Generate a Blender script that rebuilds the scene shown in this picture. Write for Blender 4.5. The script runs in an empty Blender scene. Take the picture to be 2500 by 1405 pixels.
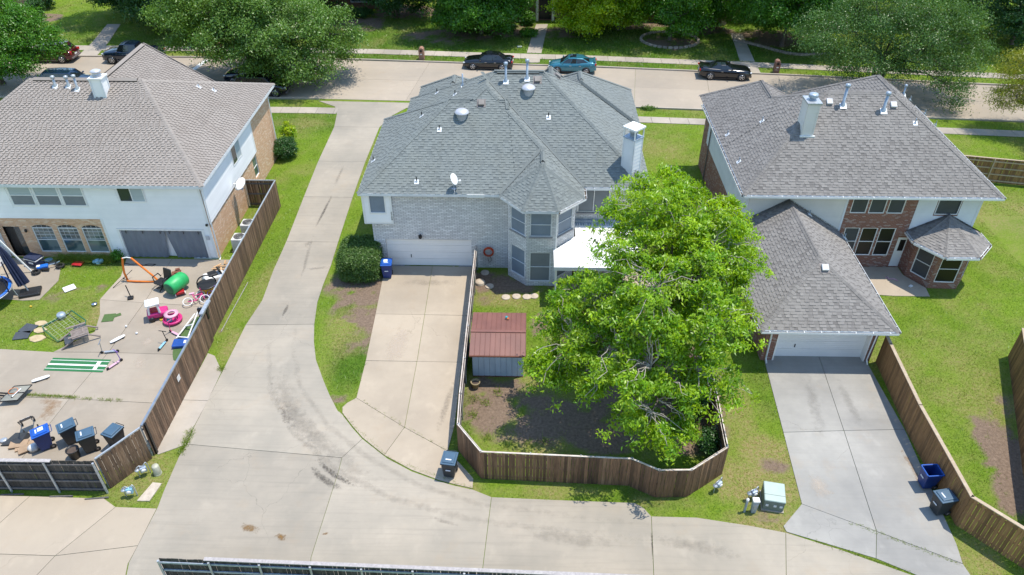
import bpy, math, random
import numpy as np
from mathutils import Vector, Matrix

SC = bpy.context.scene
COL = SC.collection
R = math.radians

# ------------------------------------------------------------------ camera
cam_d = bpy.data.cameras.new("camera")
cam = bpy.data.objects.new("camera", cam_d)
COL.objects.link(cam)
cam.location = (0, 0, 27.3)
cam.rotation_euler = (R(90 - 37.07), 0, R(1.24))
cam_d.sensor_width = 36
cam_d.lens = 26.54
cam_d.clip_end = 2000
SC.camera = cam

# ------------------------------------------------------------------ sky, sun, exposure
SUN = Vector((1.55, 0.58, 5.4)).normalized()
world = bpy.data.worlds.new("World")
SC.world = world
world.use_nodes = True
wn = world.node_tree.nodes
wn.clear()
wo = wn.new("ShaderNodeOutputWorld")
wb = wn.new("ShaderNodeBackground")
ws = wn.new("ShaderNodeTexSky")
ws.sky_type = 'NISHITA'
ws.sun_disc = False
ws.sun_elevation = math.asin(SUN.z)
ws.sun_rotation = math.atan2(SUN.x, SUN.y)
ws.air_density = 1.5
ws.dust_density = 0.3
ws.ozone_density = 4.0
wb.inputs[1].default_value = 0.15
world.node_tree.links.new(ws.outputs[0], wb.inputs[0])
world.node_tree.links.new(wb.outputs[0], wo.inputs[0])
sun_d = bpy.data.lights.new("sun", 'SUN')
sun_d.energy = 3.3
sun_d.angle = R(0.53)
sun_d.color = (1.0, 0.93, 0.81)
sun = bpy.data.objects.new("sun", sun_d)
sun.rotation_euler = SUN.to_track_quat('Z', 'Y').to_euler()
sun.location = (20, 20, 60)
COL.objects.link(sun)
SC.view_settings.view_transform = 'Standard'
SC.view_settings.look = 'None'
SC.view_settings.exposure = 0.72
SC.view_settings.gamma = 1.0
SC.view_settings.use_curve_mapping = False
SC.cycles.max_bounces = 8
SC.cycles.diffuse_bounces = 3
SC.cycles.glossy_bounces = 3
SC.cycles.transmission_bounces = 4
SC.cycles.transparent_max_bounces = 12

rng = random.Random(7)
nrng = np.random.default_rng(7)

# ------------------------------------------------------------------ materials
MATS = {}
def _mat(name):
    m = bpy.data.materials.new(name)
    m.use_nodes = True
    nt = m.node_tree
    nt.nodes.clear()
    out = nt.nodes.new("ShaderNodeOutputMaterial")
    bs = nt.nodes.new("ShaderNodeBsdfPrincipled")
    nt.links.new(bs.outputs[0], out.inputs[0])
    MATS[name] = m
    return m, nt, bs, out
def c4(c): return (c[0], c[1], c[2], 1.0)
def mixrgb(nt, fac, a, b, mode='MIX'):
    n = nt.nodes.new("ShaderNodeMix")
    n.data_type = 'RGBA'; n.blend_type = mode
    for s, v in ((0, fac), (6, a), (7, b)):
        if isinstance(v, (int, float)): n.inputs[s].default_value = v
        elif isinstance(v, tuple): n.inputs[s].default_value = c4(v)
        else: nt.links.new(v, n.inputs[s])
    return n.outputs[2]
def mathn(nt, op, a, b=0.0, clamp=False):
    n = nt.nodes.new("ShaderNodeMath"); n.operation = op; n.use_clamp = clamp
    for s, v in ((0, a), (1, b)):
        if isinstance(v, (int, float)): n.inputs[s].default_value = v
        else: nt.links.new(v, n.inputs[s])
    return n.outputs[0]
def pos(nt, scale=(1, 1, 1), rot=(0, 0, 0), kind='pos'):
    if kind == 'pos':
        g = nt.nodes.new("ShaderNodeNewGeometry"); o = g.outputs['Position']
    elif kind == 'uv':
        g = nt.nodes.new("ShaderNodeUVMap"); o = g.outputs[0]
    else:
        g = nt.nodes.new("ShaderNodeTexCoord"); o = g.outputs['Object']
    mp = nt.nodes.new("ShaderNodeMapping")
    mp.inputs['Scale'].default_value = scale
    mp.inputs['Rotation'].default_value = rot
    nt.links.new(o, mp.inputs[0])
    return mp.outputs[0]
def noise(nt, vec, scale, detail=4, rough=0.55):
    n = nt.nodes.new("ShaderNodeTexNoise")
    n.inputs['Scale'].default_value = scale
    n.inputs['Detail'].default_value = detail
    n.inputs['Roughness'].default_value = rough
    nt.links.new(vec, n.inputs['Vector'])
    return n.outputs[0]
def ramp(nt, fac, lo, hi):
    n = nt.nodes.new("ShaderNodeMapRange")
    n.inputs[1].default_value = lo; n.inputs[2].default_value = hi
    nt.links.new(fac, n.inputs[0])
    return n.outputs[0]
def bumpn(nt, bs, h, strength=0.3, dist=0.01):
    b = nt.nodes.new("ShaderNodeBump")
    b.inputs['Strength'].default_value = strength
    b.inputs['Distance'].default_value = dist
    nt.links.new(h, b.inputs['Height'])
    nt.links.new(b.outputs[0], bs.inputs['Normal'])
def objrand(nt):
    return nt.nodes.new("ShaderNodeObjectInfo").outputs['Random']
def attr(nt, name, which=0):
    a = nt.nodes.new("ShaderNodeAttribute"); a.attribute_name = name
    return a.outputs[which]

def pm(name, col, rough=0.6, metal=0.0, col2=None, scale=3.0, stretch=(1, 1, 1), lo=0.35, hi=0.65,
       bump=0.0, bscale=40, rand=0.0, coat=0.0, kind='pos', spec=0.5, tint=False):
    m, nt, bs, out = _mat(name)
    c = col
    if col2 is None: col2 = tuple(x * 0.78 for x in col)
    v = pos(nt, stretch, kind=kind)
    f = ramp(nt, noise(nt, v, scale), lo, hi)
    c = mixrgb(nt, f, col, col2)
    if rand:
        r = mathn(nt, 'MULTIPLY_ADD', objrand(nt), 2 * rand)
        r.node.inputs[2].default_value = 1 - rand
        comb = nt.nodes.new("ShaderNodeCombineColor")
        for i in range(3): nt.links.new(r, comb.inputs[i])
        c = mixrgb(nt, 1.0, c, comb.outputs[0], 'MULTIPLY')
    if tint:
        c = mixrgb(nt, 1.0, c, attr(nt, 'tint'), 'MULTIPLY')
    nt.links.new(c, bs.inputs['Base Color'])
    bs.inputs['Roughness'].default_value = rough
    bs.inputs['Metallic'].default_value = metal
    bs.inputs['Specular IOR Level'].default_value = spec
    if coat:
        bs.inputs['Coat Weight'].default_value = coat
        bs.inputs['Coat Roughness'].default_value = 0.05
    if bump:
        bumpn(nt, bs, noise(nt, v, bscale, 3), bump, 0.02)
    return m

def concrete(name, col, dark, streak=0.0, srot=0.0, warm=(0.36, 0.27, 0.18)):
    m, nt, bs, out = _mat(name)
    p = pos(nt)
    big = ramp(nt, noise(nt, p, 0.22, 5, 0.6), 0.38, 0.66)
    c = mixrgb(nt, big, col, dark)
    mid = ramp(nt, noise(nt, p, 1.7, 6, 0.65), 0.5, 0.8)
    c = mixrgb(nt, mathn(nt, 'MULTIPLY', mid, 0.45), c, dark)
    wv = ramp(nt, noise(nt, p, 0.55, 5, 0.7), 0.56, 0.78)
    c = mixrgb(nt, mathn(nt, 'MULTIPLY', wv, 0.34), c, warm)
    lt = ramp(nt, noise(nt, pos(nt, (1.3, .9, 1)), 0.75, 4, 0.6), 0.58, 0.74)
    c = mixrgb(nt, mathn(nt, 'MULTIPLY', lt, 0.3), c, tuple(min(1, x * 1.25) for x in col))
    if streak:
        sv = pos(nt, (0.09, 2.6, 1), (0, 0, srot))
        s = ramp(nt, noise(nt, sv, 2.2, 6, 0.7), 0.5, 0.75)
        c = mixrgb(nt, mathn(nt, 'MULTIPLY', s, streak), c, tuple(x * 0.72 for x in dark))
    fine = ramp(nt, noise(nt, p, 60, 2), 0.3, 0.7)
    c = mixrgb(nt, mathn(nt, 'MULTIPLY', fine, 0.12), c, tuple(x * 0.5 for x in dark))
    cr = nt.nodes.new("ShaderNodeTexVoronoi"); cr.feature = 'DISTANCE_TO_EDGE'
    cr.inputs['Scale'].default_value = 0.16
    wob = nt.nodes.new("ShaderNodeVectorMath"); wob.operation = 'ADD'
    nz = nt.nodes.new("ShaderNodeTexNoise"); nz.inputs['Scale'].default_value = 1.1; nz.inputs['Detail'].default_value = 5
    nt.links.new(p, nz.inputs['Vector'])
    nt.links.new(p, wob.inputs[0]); nt.links.new(nz.outputs[1], wob.inputs[1])
    nt.links.new(wob.outputs[0], cr.inputs['Vector'])
    ck = nt.nodes.new("ShaderNodeMapRange")
    ck.inputs[1].default_value = 0.0; ck.inputs[2].default_value = 0.0018; ck.inputs[3].default_value = 1; ck.inputs[4].default_value = 0
    nt.links.new(cr.outputs['Distance'], ck.inputs[0])
    gate = ramp(nt, noise(nt, p, 0.12, 2), 0.52, 0.6)
    c = mixrgb(nt, mathn(nt, 'MULTIPLY', mathn(nt, 'MULTIPLY', ck.outputs[0], gate), 0.5), c, tuple(x * 0.4 for x in dark))
    r = mathn(nt, 'MULTIPLY_ADD', objrand(nt), 0.13); r.node.inputs[2].default_value = 0.935
    comb = nt.nodes.new("ShaderNodeCombineColor")
    for i in range(3): nt.links.new(r, comb.inputs[i])
    c = mixrgb(nt, 1.0, c, comb.outputs[0], 'MULTIPLY')
    nt.links.new(c, bs.inputs['Base Color'])
    bs.inputs['Roughness'].default_value = 0.85
    bs.inputs['Specular IOR Level'].default_value = 0.3
    bumpn(nt, bs, noise(nt, p, 35, 4, 0.7), 0.25, 0.01)
    return m

def brickmat(name, c1, c2, mortar, sp=None, bl=0.205, bh=0.075, ms=0.011, patch=0.5):
    m, nt, bs, out = _mat(name)
    v = pos(nt, kind='uv')
    b = nt.nodes.new("ShaderNodeTexBrick")
    b.inputs['Scale'].default_value = 1.0
    b.inputs['Brick Width'].default_value = bl
    b.inputs['Row Height'].default_value = bh
    b.inputs['Mortar Size'].default_value = ms
    b.inputs['Mortar Smooth'].default_value = 0.2
    b.inputs['Bias'].default_value = -0.1
    b.inputs['Color1'].default_value = c4(c1); b.inputs['Color2'].default_value = c4(c2); b.inputs['Mortar'].default_value = c4(mortar)
    nt.links.new(v, b.inputs['Vector'])
    # per-brick random by snapping the coordinates
    fl = nt.nodes.new("ShaderNodeTexBrick")
    fl.inputs['Scale'].default_value = 1.0
    fl.inputs['Brick Width'].default_value = bl
    fl.inputs['Row Height'].default_value = bh
    fl.inputs['Mortar Size'].default_value = 0.0
    fl.inputs['Color1'].default_value = (0, 0, 0, 1); fl.inputs['Color2'].default_value = (1, 1, 1, 1)
    fl.inputs['Bias'].default_value = 0.0
    nt.links.new(v, fl.inputs['Vector'])
    c = b.outputs[0]
    if sp:
        st = ramp(nt, fl.outputs[0], 0.72, 0.86)
        inv = mathn(nt, 'SUBTRACT', 1.0, b.outputs[1])
        c = mixrgb(nt, mathn(nt, 'MULTIPLY', mathn(nt, 'MULTIPLY', st, inv), 0.85), c, sp)
    g = ramp(nt, noise(nt, v, 0.9, 5), 0.4, 0.7)
    c = mixrgb(nt, mathn(nt, 'MULTIPLY', g, 0.35 * patch), c, tuple(x * 0.6 for x in c1))
    g2 = ramp(nt, noise(nt, v, 14, 3), 0.4, 0.75)
    c = mixrgb(nt, mathn(nt, 'MULTIPLY', g2, 0.3), c, tuple(min(1, x * 1.3) for x in c2))
    nt.links.new(c, bs.inputs['Base Color'])
    bs.inputs['Roughness'].default_value = 0.85
    h = mathn(nt, 'SUBTRACT', 1.0, b.outputs[1])
    bumpn(nt, bs, h, 0.8, 0.012)
    return m

def leafmat(name, c1, c2, trans=0.45):
    m, nt, bs, out = _mat(name)
    nt.nodes.remove(bs)
    t = attr(nt, 'tint')
    sep = nt.nodes.new("ShaderNodeSeparateColor"); nt.links.new(t, sep.inputs[0])
    c = mixrgb(nt, sep.outputs[0], c1, c2)
    hs = nt.nodes.new("ShaderNodeHueSaturation")
    v = mathn(nt, 'MULTIPLY_ADD', sep.outputs[1], 0.7); v.node.inputs[2].default_value = 0.65
    nt.links.new(v, hs.inputs['Value']); nt.links.new(c, hs.inputs['Color'])
    d = nt.nodes.new("ShaderNodeBsdfDiffuse"); nt.links.new(hs.outputs[0], d.inputs[0])
    tr = nt.nodes.new("ShaderNodeBsdfTranslucent")
    tc = mixrgb(nt, 1.0, hs.outputs[0], (1.35, 1.25, 0.5), 'MULTIPLY')
    nt.links.new(tc, tr.inputs[0])
    g = nt.nodes.new("ShaderNodeBsdfGlossy"); g.inputs['Roughness'].default_value = 0.42
    g.inputs['Color'].default_value = (0.9, 0.95, 0.9, 1)
    mx = nt.nodes.new("ShaderNodeMixShader"); mx.inputs[0].default_value = trans
    nt.links.new(d.outputs[0], mx.inputs[1]); nt.links.new(tr.outputs[0], mx.inputs[2])
    mg = nt.nodes.new("ShaderNodeMixShader"); mg.inputs[0].default_value = 0.035
    nt.links.new(mx.outputs[0], mg.inputs[1]); nt.links.new(g.outputs[0], mg.inputs[2])
    nt.links.new(mg.outputs[0], out.inputs[0])
    return m

def shinglemat(name, base, varied, blot):
    m, nt, bs, out = _mat(name)
    p = pos(nt)
    t = attr(nt, 'tint')
    sep = nt.nodes.new("ShaderNodeSeparateColor"); nt.links.new(t, sep.inputs[0])
    c = mixrgb(nt, sep.outputs[0], base, varied)
    g = ramp(nt, noise(nt, p, 0.45, 5, 0.6), 0.45, 0.72)
    c = mixrgb(nt, mathn(nt, 'MULTIPLY', g, 0.4), c, blot)
    st = ramp(nt, noise(nt, pos(nt, (1.6, 0.25, 0.25)), 1.4, 5, 0.6), 0.52, 0.78)
    c = mixrgb(nt, mathn(nt, 'MULTIPLY', st, 0.3), c, tuple(x * 0.72 for x in blot))
    f = ramp(nt, noise(nt, p, 90, 2), 0.25, 0.75)
    c = mixrgb(nt, mathn(nt, 'MULTIPLY', f, 0.25), c, tuple(x * 0.45 for x in base))
    nt.links.new(c, bs.inputs['Base Color'])
    bs.inputs['Roughness'].default_value = 0.95
    bs.inputs['Specular IOR Level'].default_value = 0.2
    bumpn(nt, bs, noise(nt, p, 120, 2), 0.5, 0.01)
    return m

def woodmat(name, c1, c2, wear, rand=0.3, zs=0.12):
    m, nt, bs, out = _mat(name)
    p = pos(nt, (9, 9, 9 * zs))
    oi = nt.nodes.new("ShaderNodeObjectInfo")
    vm = nt.nodes.new("ShaderNodeVectorMath"); vm.operation = 'ADD'
    cx = nt.nodes.new("ShaderNodeCombineXYZ")
    r37 = mathn(nt, 'MULTIPLY', oi.outputs['Random'], 37.0)
    nt.links.new(r37, cx.inputs[2]); nt.links.new(p, vm.inputs[0]); nt.links.new(cx.outputs[0], vm.inputs[1])
    n1 = ramp(nt, noise(nt, vm.outputs[0], 1.6, 6, 0.65), 0.36, 0.66)
    c = mixrgb(nt, n1, c1, c2)
    n2 = ramp(nt, noise(nt, vm.outputs[0], 0.5, 3), 0.52, 0.7)
    c = mixrgb(nt, mathn(nt, 'MULTIPLY', n2, 0.5), c, wear)
    r = mathn(nt, 'MULTIPLY_ADD', oi.outputs['Random'], 2 * rand); r.node.inputs[2].default_value = 1 - rand
    comb = nt.nodes.new("ShaderNodeCombineColor")
    for i in range(3): nt.links.new(r, comb.inputs[i])
    c = mixrgb(nt, 1.0, c, comb.outputs[0], 'MULTIPLY')
    nt.links.new(c, bs.inputs['Base Color'])
    bs.inputs['Roughness'].default_value = 0.8
    bumpn(nt, bs, n1, 0.3, 0.006)
    return m

concrete('conc_alley', (0.37, 0.325, 0.262), (0.275, 0.25, 0.207), 0.34, R(6))
concrete('conc_drive', (0.425, 0.355, 0.27), (0.335, 0.28, 0.215), 0.0)
concrete('conc_grey', (0.365, 0.35, 0.32), (0.26, 0.252, 0.235), 0.22, R(84))
concrete('conc_yard', (0.37, 0.315, 0.25), (0.285, 0.245, 0.195), 0.15, R(30))
concrete('conc_left', (0.41, 0.345, 0.265), (0.355, 0.30, 0.235))
concrete('conc_street', (0.385, 0.325, 0.255), (0.325, 0.28, 0.225), 0.22, R(-2))
concrete('conc_walk', (0.42, 0.37, 0.31), (0.31, 0.275, 0.23))
pm('joint', (0.075, 0.065, 0.045), 0.95, col2=(0.10, 0.10, 0.05), scale=2)
pm('paint_white', (0.80, 0.80, 0.78), 0.5, col2=(0.72, 0.73, 0.72), scale=1.2)
pm('paint_trim', (0.72, 0.74, 0.76), 0.5, col2=(0.62, 0.64, 0.66), scale=2)
pm('siding_white', (0.86, 0.86, 0.86), 0.55, col2=(0.80, 0.81, 0.81), scale=0.8, rand=0.025)
pm('siding_cream', (0.70, 0.67, 0.635), 0.6, col2=(0.63, 0.605, 0.57), scale=0.8, rand=0.025)
pm('siding_grey', (0.70, 0.72, 0.74), 0.6, col2=(0.62, 0.64, 0.67), scale=0.8, rand=0.025)
pm('door_white', (0.84, 0.82, 0.80), 0.45, col2=(0.78, 0.77, 0.76), scale=0.7)
pm('patio_white', (0.86, 0.86, 0.85), 0.4, col2=(0.80, 0.80, 0.80), scale=1)
brickmat('brick_white', (0.72, 0.72, 0.72), (0.50, 0.50, 0.51), (0.24, 0.235, 0.24), sp=(0.86, 0.86, 0.86), bl=0.30, bh=0.098, ms=0.010)
brickmat('brick_tan', (0.70, 0.43, 0.26), (0.50, 0.245, 0.11), (0.62, 0.50, 0.38), sp=(0.80, 0.62, 0.44), bl=0.24, bh=0.085, patch=0.3)
brickmat('brick_red', (0.27, 0.105, 0.065), (0.17, 0.065, 0.045), (0.30, 0.22, 0.18), sp=(0.42, 0.33, 0.29), patch=0.5)
brickmat('brick_dark', (0.22, 0.09, 0.055), (0.14, 0.06, 0.04), (0.24, 0.19, 0.15))
brickmat('brick_box', (0.38, 0.17, 0.10), (0.30, 0.125, 0.075), (0.40, 0.33, 0.27))
shinglemat('shingle_left', (0.335, 0.30, 0.27), (0.25, 0.222, 0.20), (0.25, 0.212, 0.185))
shinglemat('shingle_mid', (0.215, 0.238, 0.232), (0.145, 0.163, 0.165), (0.205, 0.215, 0.19))
shinglemat('shingle_right', (0.265, 0.25, 0.235), (0.155, 0.145, 0.138), (0.185, 0.172, 0.16))
pm('felt', (0.06, 0.058, 0.055), 0.95)
woodmat('picket_brown', (0.19, 0.115, 0.068), (0.105, 0.062, 0.038), (0.29, 0.195, 0.125), 0.45)
woodmat('picket_mid', (0.22, 0.118, 0.06), (0.11, 0.06, 0.033), (0.30, 0.185, 0.105), 0.45)
woodmat('picket_tan', (0.28, 0.155, 0.066), (0.18, 0.092, 0.036), (0.12, 0.065, 0.03), 0.32)
woodmat('picket_grey', (0.055, 0.05, 0.047), (0.03, 0.028, 0.027), (0.10, 0.085, 0.075), 0.35)
woodmat('rail_grey', (0.13, 0.12, 0.12), (0.08, 0.075, 0.075), (0.17, 0.16, 0.155), 0.15)
woodmat('cap_tan', (0.42, 0.33, 0.23), (0.33, 0.25, 0.17), (0.5, 0.42, 0.32), 0.1)
woodmat('cap_grey', (0.36, 0.33, 0.32), (0.26, 0.24, 0.235), (0.45, 0.42, 0.40), 0.1)
pm('cap_cream', (0.62, 0.56, 0.50), 0.6, col2=(0.45, 0.37, 0.31), scale=3)
woodmat('bark', (0.14, 0.115, 0.095), (0.075, 0.06, 0.05), (0.2, 0.17, 0.145), 0.1, 0.4)
woodmat('bark_pale', (0.42, 0.38, 0.33), (0.26, 0.23, 0.19), (0.5, 0.47, 0.42), 0.1, 0.4)
pm('steel', (0.52, 0.54, 0.56), 0.35, 0.85, col2=(0.40, 0.42, 0.44), scale=3)
pm('galv', (0.50, 0.53, 0.56), 0.45, 0.5, col2=(0.36, 0.39, 0.43), scale=8)
pm('galv_blue', (0.40, 0.47, 0.56), 0.5, 0.35, col2=(0.28, 0.34, 0.42), scale=8)
pm('vent_dome', (0.60, 0.60, 0.64), 0.4, 0.35, col2=(0.5, 0.5, 0.54), scale=2)
pm('vent_brown', (0.22, 0.20, 0.185), 0.6)
pm('vent_grey', (0.55, 0.56, 0.58), 0.5)
pm('black_plastic', (0.018, 0.018, 0.02), 0.4)
pm('black_metal', (0.012, 0.012, 0.014), 0.35, 0.2)
pm('rubber', (0.018, 0.018, 0.019), 0.85)
pm('screen_grey', (0.19, 0.21, 0.23), 0.6, col2=(0.165, 0.185, 0.205), scale=1.5)
pm('screen_blue', (0.20, 0.25, 0.31), 0.6, col2=(0.17, 0.215, 0.27), scale=1.5)
pm('screen_dark', (0.055, 0.065, 0.075), 0.5, col2=(0.045, 0.052, 0.06), scale=1.5)
pm('screen_black', (0.008, 0.008, 0.009), 0.35)
pm('garage_mesh', (0.19, 0.205, 0.235), 0.8, col2=(0.15, 0.165, 0.19), scale=2.5, stretch=(1, 1, 0.3))
pm('blind', (0.42, 0.48, 0.49), 0.7, col2=(0.34, 0.40, 0.42), scale=12, stretch=(0.05, 0.05, 3))
pm('glass_dark', (0.02, 0.032, 0.038), 0.06, spec=0.8, col2=(0.035, 0.05, 0.055), scale=1)
pm('glass_teal', (0.05, 0.085, 0.095), 0.1, spec=0.8, col2=(0.16, 0.20, 0.195), scale=0.9, lo=.45, hi=.55)
pm('car_glass', (0.012, 0.016, 0.02), 0.04, spec=1.0)
pm('rim', (0.62, 0.63, 0.66), 0.25, 0.9)
pm('chrome', (0.8, 0.8, 0.82), 0.12, 1.0)
pm('lamp_clear', (0.75, 0.78, 0.8), 0.08)
pm('lamp_red', (0.5, 0.012, 0.012), 0.12)
pm('paint_black', (0.006, 0.006, 0.009), 0.18, 0.2, coat=1.0)
pm('paint_navy', (0.006, 0.014, 0.035), 0.2, 0.3, coat=1.0)
pm('paint_red', (0.085, 0.005, 0.012), 0.2, 0.35, coat=1.0)
pm('paint_blue', (0.012, 0.035, 0.085), 0.22, 0.4, coat=1.0)
pm('paint_slate', (0.05, 0.075, 0.13), 0.22, 0.4, coat=1.0)
pm('paint_teal', (0.035, 0.20, 0.27), 0.22, 0.35, coat=1.0)
pm('trim_grey', (0.16, 0.14, 0.14), 0.5)
pm('cart_blue', (0.008, 0.04, 0.20), 0.45, col2=(0.006, 0.03, 0.16), scale=2)
pm('cart_lid_blue', (0.01, 0.09, 0.42), 0.4, col2=(0.009, 0.075, 0.36), scale=2)
pm('cart_grey', (0.028, 0.034, 0.042), 0.5, col2=(0.022, 0.027, 0.034), scale=2)
pm('cart_lid_grey', (0.06, 0.115, 0.175), 0.42, col2=(0.05, 0.10, 0.155), scale=2)
pm('sticker', (0.72, 0.76, 0.82), 0.5)
pm('tank_green', (0.36, 0.44, 0.405), 0.5, col2=(0.32, 0.40, 0.365), scale=1.5)
pm('tank_side', (0.16, 0.20, 0.18), 0.6)
pm('beige', (0.50, 0.49, 0.38), 0.55)
pm('soil_dark', (0.075, 0.055, 0.045), 0.95, col2=(0.11, 0.085, 0.07), scale=4)
pm('mulch', (0.085, 0.05, 0.035), 0.95, col2=(0.05, 0.032, 0.024), scale=9)
pm('shed_roof', (0.20, 0.085, 0.066), 0.55, col2=(0.165, 0.07, 0.056), scale=1.3, rand=0.06)
pm('shed_wall', (0.50, 0.58, 0.66), 0.5, col2=(0.42, 0.50, 0.58), scale=1.5, rand=0.05)
pm('rust', (0.20, 0.075, 0.045), 0.8)
pm('stone', (0.50, 0.43, 0.35), 0.85, col2=(0.40, 0.34, 0.27), scale=5)
pm('stone_edge', (0.42, 0.36, 0.30), 0.85, col2=(0.30, 0.24, 0.2), scale=4, rand=0.2)
pm('paver', (0.50, 0.40, 0.24), 0.85, col2=(0.40, 0.31, 0.18), scale=5)
pm('terracotta', (0.30, 0.24, 0.13), 0.6)
pm('orange_hose', (0.55, 0.06, 0.012), 0.5)
pm('orange', (0.75, 0.20, 0.02), 0.5, col2=(0.62, 0.14, 0.012), scale=3)
pm('navy_cloth', (0.012, 0.02, 0.055), 0.85, col2=(0.02, 0.03, 0.075), scale=4)
pm('pink', (0.60, 0.03, 0.20), 0.4)
pm('pink_pale', (0.72, 0.40, 0.50), 0.45)
pm('white_plastic', (0.78, 0.77, 0.74), 0.45)
pm('green_vinyl', (0.03, 0.42, 0.12), 0.45)
pm('green_dark', (0.015, 0.13, 0.06), 0.5)
pm('yellow', (0.68, 0.45, 0.03), 0.5)
pm('red_plastic', (0.42, 0.012, 0.02), 0.4)
pm('teal_plastic', (0.06, 0.45, 0.50), 0.45)
pm('purple', (0.25, 0.13, 0.45), 0.45)
pm('blue_plastic', (0.012, 0.07, 0.32), 0.45)
pm('blue_bright', (0.01, 0.14, 0.55), 0.45)
pm('sky_plastic', (0.25, 0.48, 0.62), 0.45)
pm('turf', (0.025, 0.16, 0.055), 0.9, col2=(0.018, 0.12, 0.04), scale=20)
pm('turf_mat', (0.08, 0.14, 0.04), 0.95, col2=(0.055, 0.10, 0.03), scale=20)
pm('grey_mat', (0.24, 0.25, 0.24), 0.9)
pm('weathered', (0.26, 0.215, 0.19), 0.8, col2=(0.19, 0.155, 0.135), scale=6, rand=0.1)
pm('slate_cushion', (0.055, 0.065, 0.08), 0.8)
pm('cardboard', (0.36, 0.25, 0.16), 0.85, rand=0.15)
pm('wood_scrap', (0.52, 0.32, 0.16), 0.8, rand=0.25)
pm('glass_clear', (0.20, 0.20, 0.17), 0.15, col2=(0.28, 0.27, 0.22), scale=2)
pm('tarp', (0.035, 0.037, 0.04), 0.55)
pm('ac_white', (0.62, 0.62, 0.6), 0.5)
pm('number_black', (0.01, 0.01, 0.012), 0.5)
pm('debris', (0.10, 0.07, 0.045), 0.95, col2=(0.05, 0.035, 0.025), scale=30)
leafmat('leaf_main', (0.12, 0.29, 0.006), (0.36, 0.52, 0.012), 0.42)
leafmat('leaf_oak', (0.07, 0.165, 0.02), (0.17, 0.29, 0.05), 0.34)
leafmat('leaf_oak2', (0.05, 0.13, 0.024), (0.12, 0.23, 0.055), 0.32)
leafmat('leaf_green', (0.045, 0.16, 0.01), (0.12, 0.30, 0.018), 0.36)
leafmat('leaf_dark', (0.022, 0.08, 0.016), (0.06, 0.16, 0.032), 0.3)
leafmat('leaf_yellow', (0.20, 0.38, 0.006), (0.48, 0.56, 0.01), 0.45)
leafmat('leaf_olive', (0.16, 0.23, 0.018), (0.36, 0.34, 0.03), 0.4)
leafmat('leaf_hedge', (0.05, 0.125, 0.018), (0.13, 0.21, 0.045), 0.25)
leafmat('grass_blade', (0.125, 0.235, 0.014), (0.38, 0.34, 0.10), 0.35)

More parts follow.
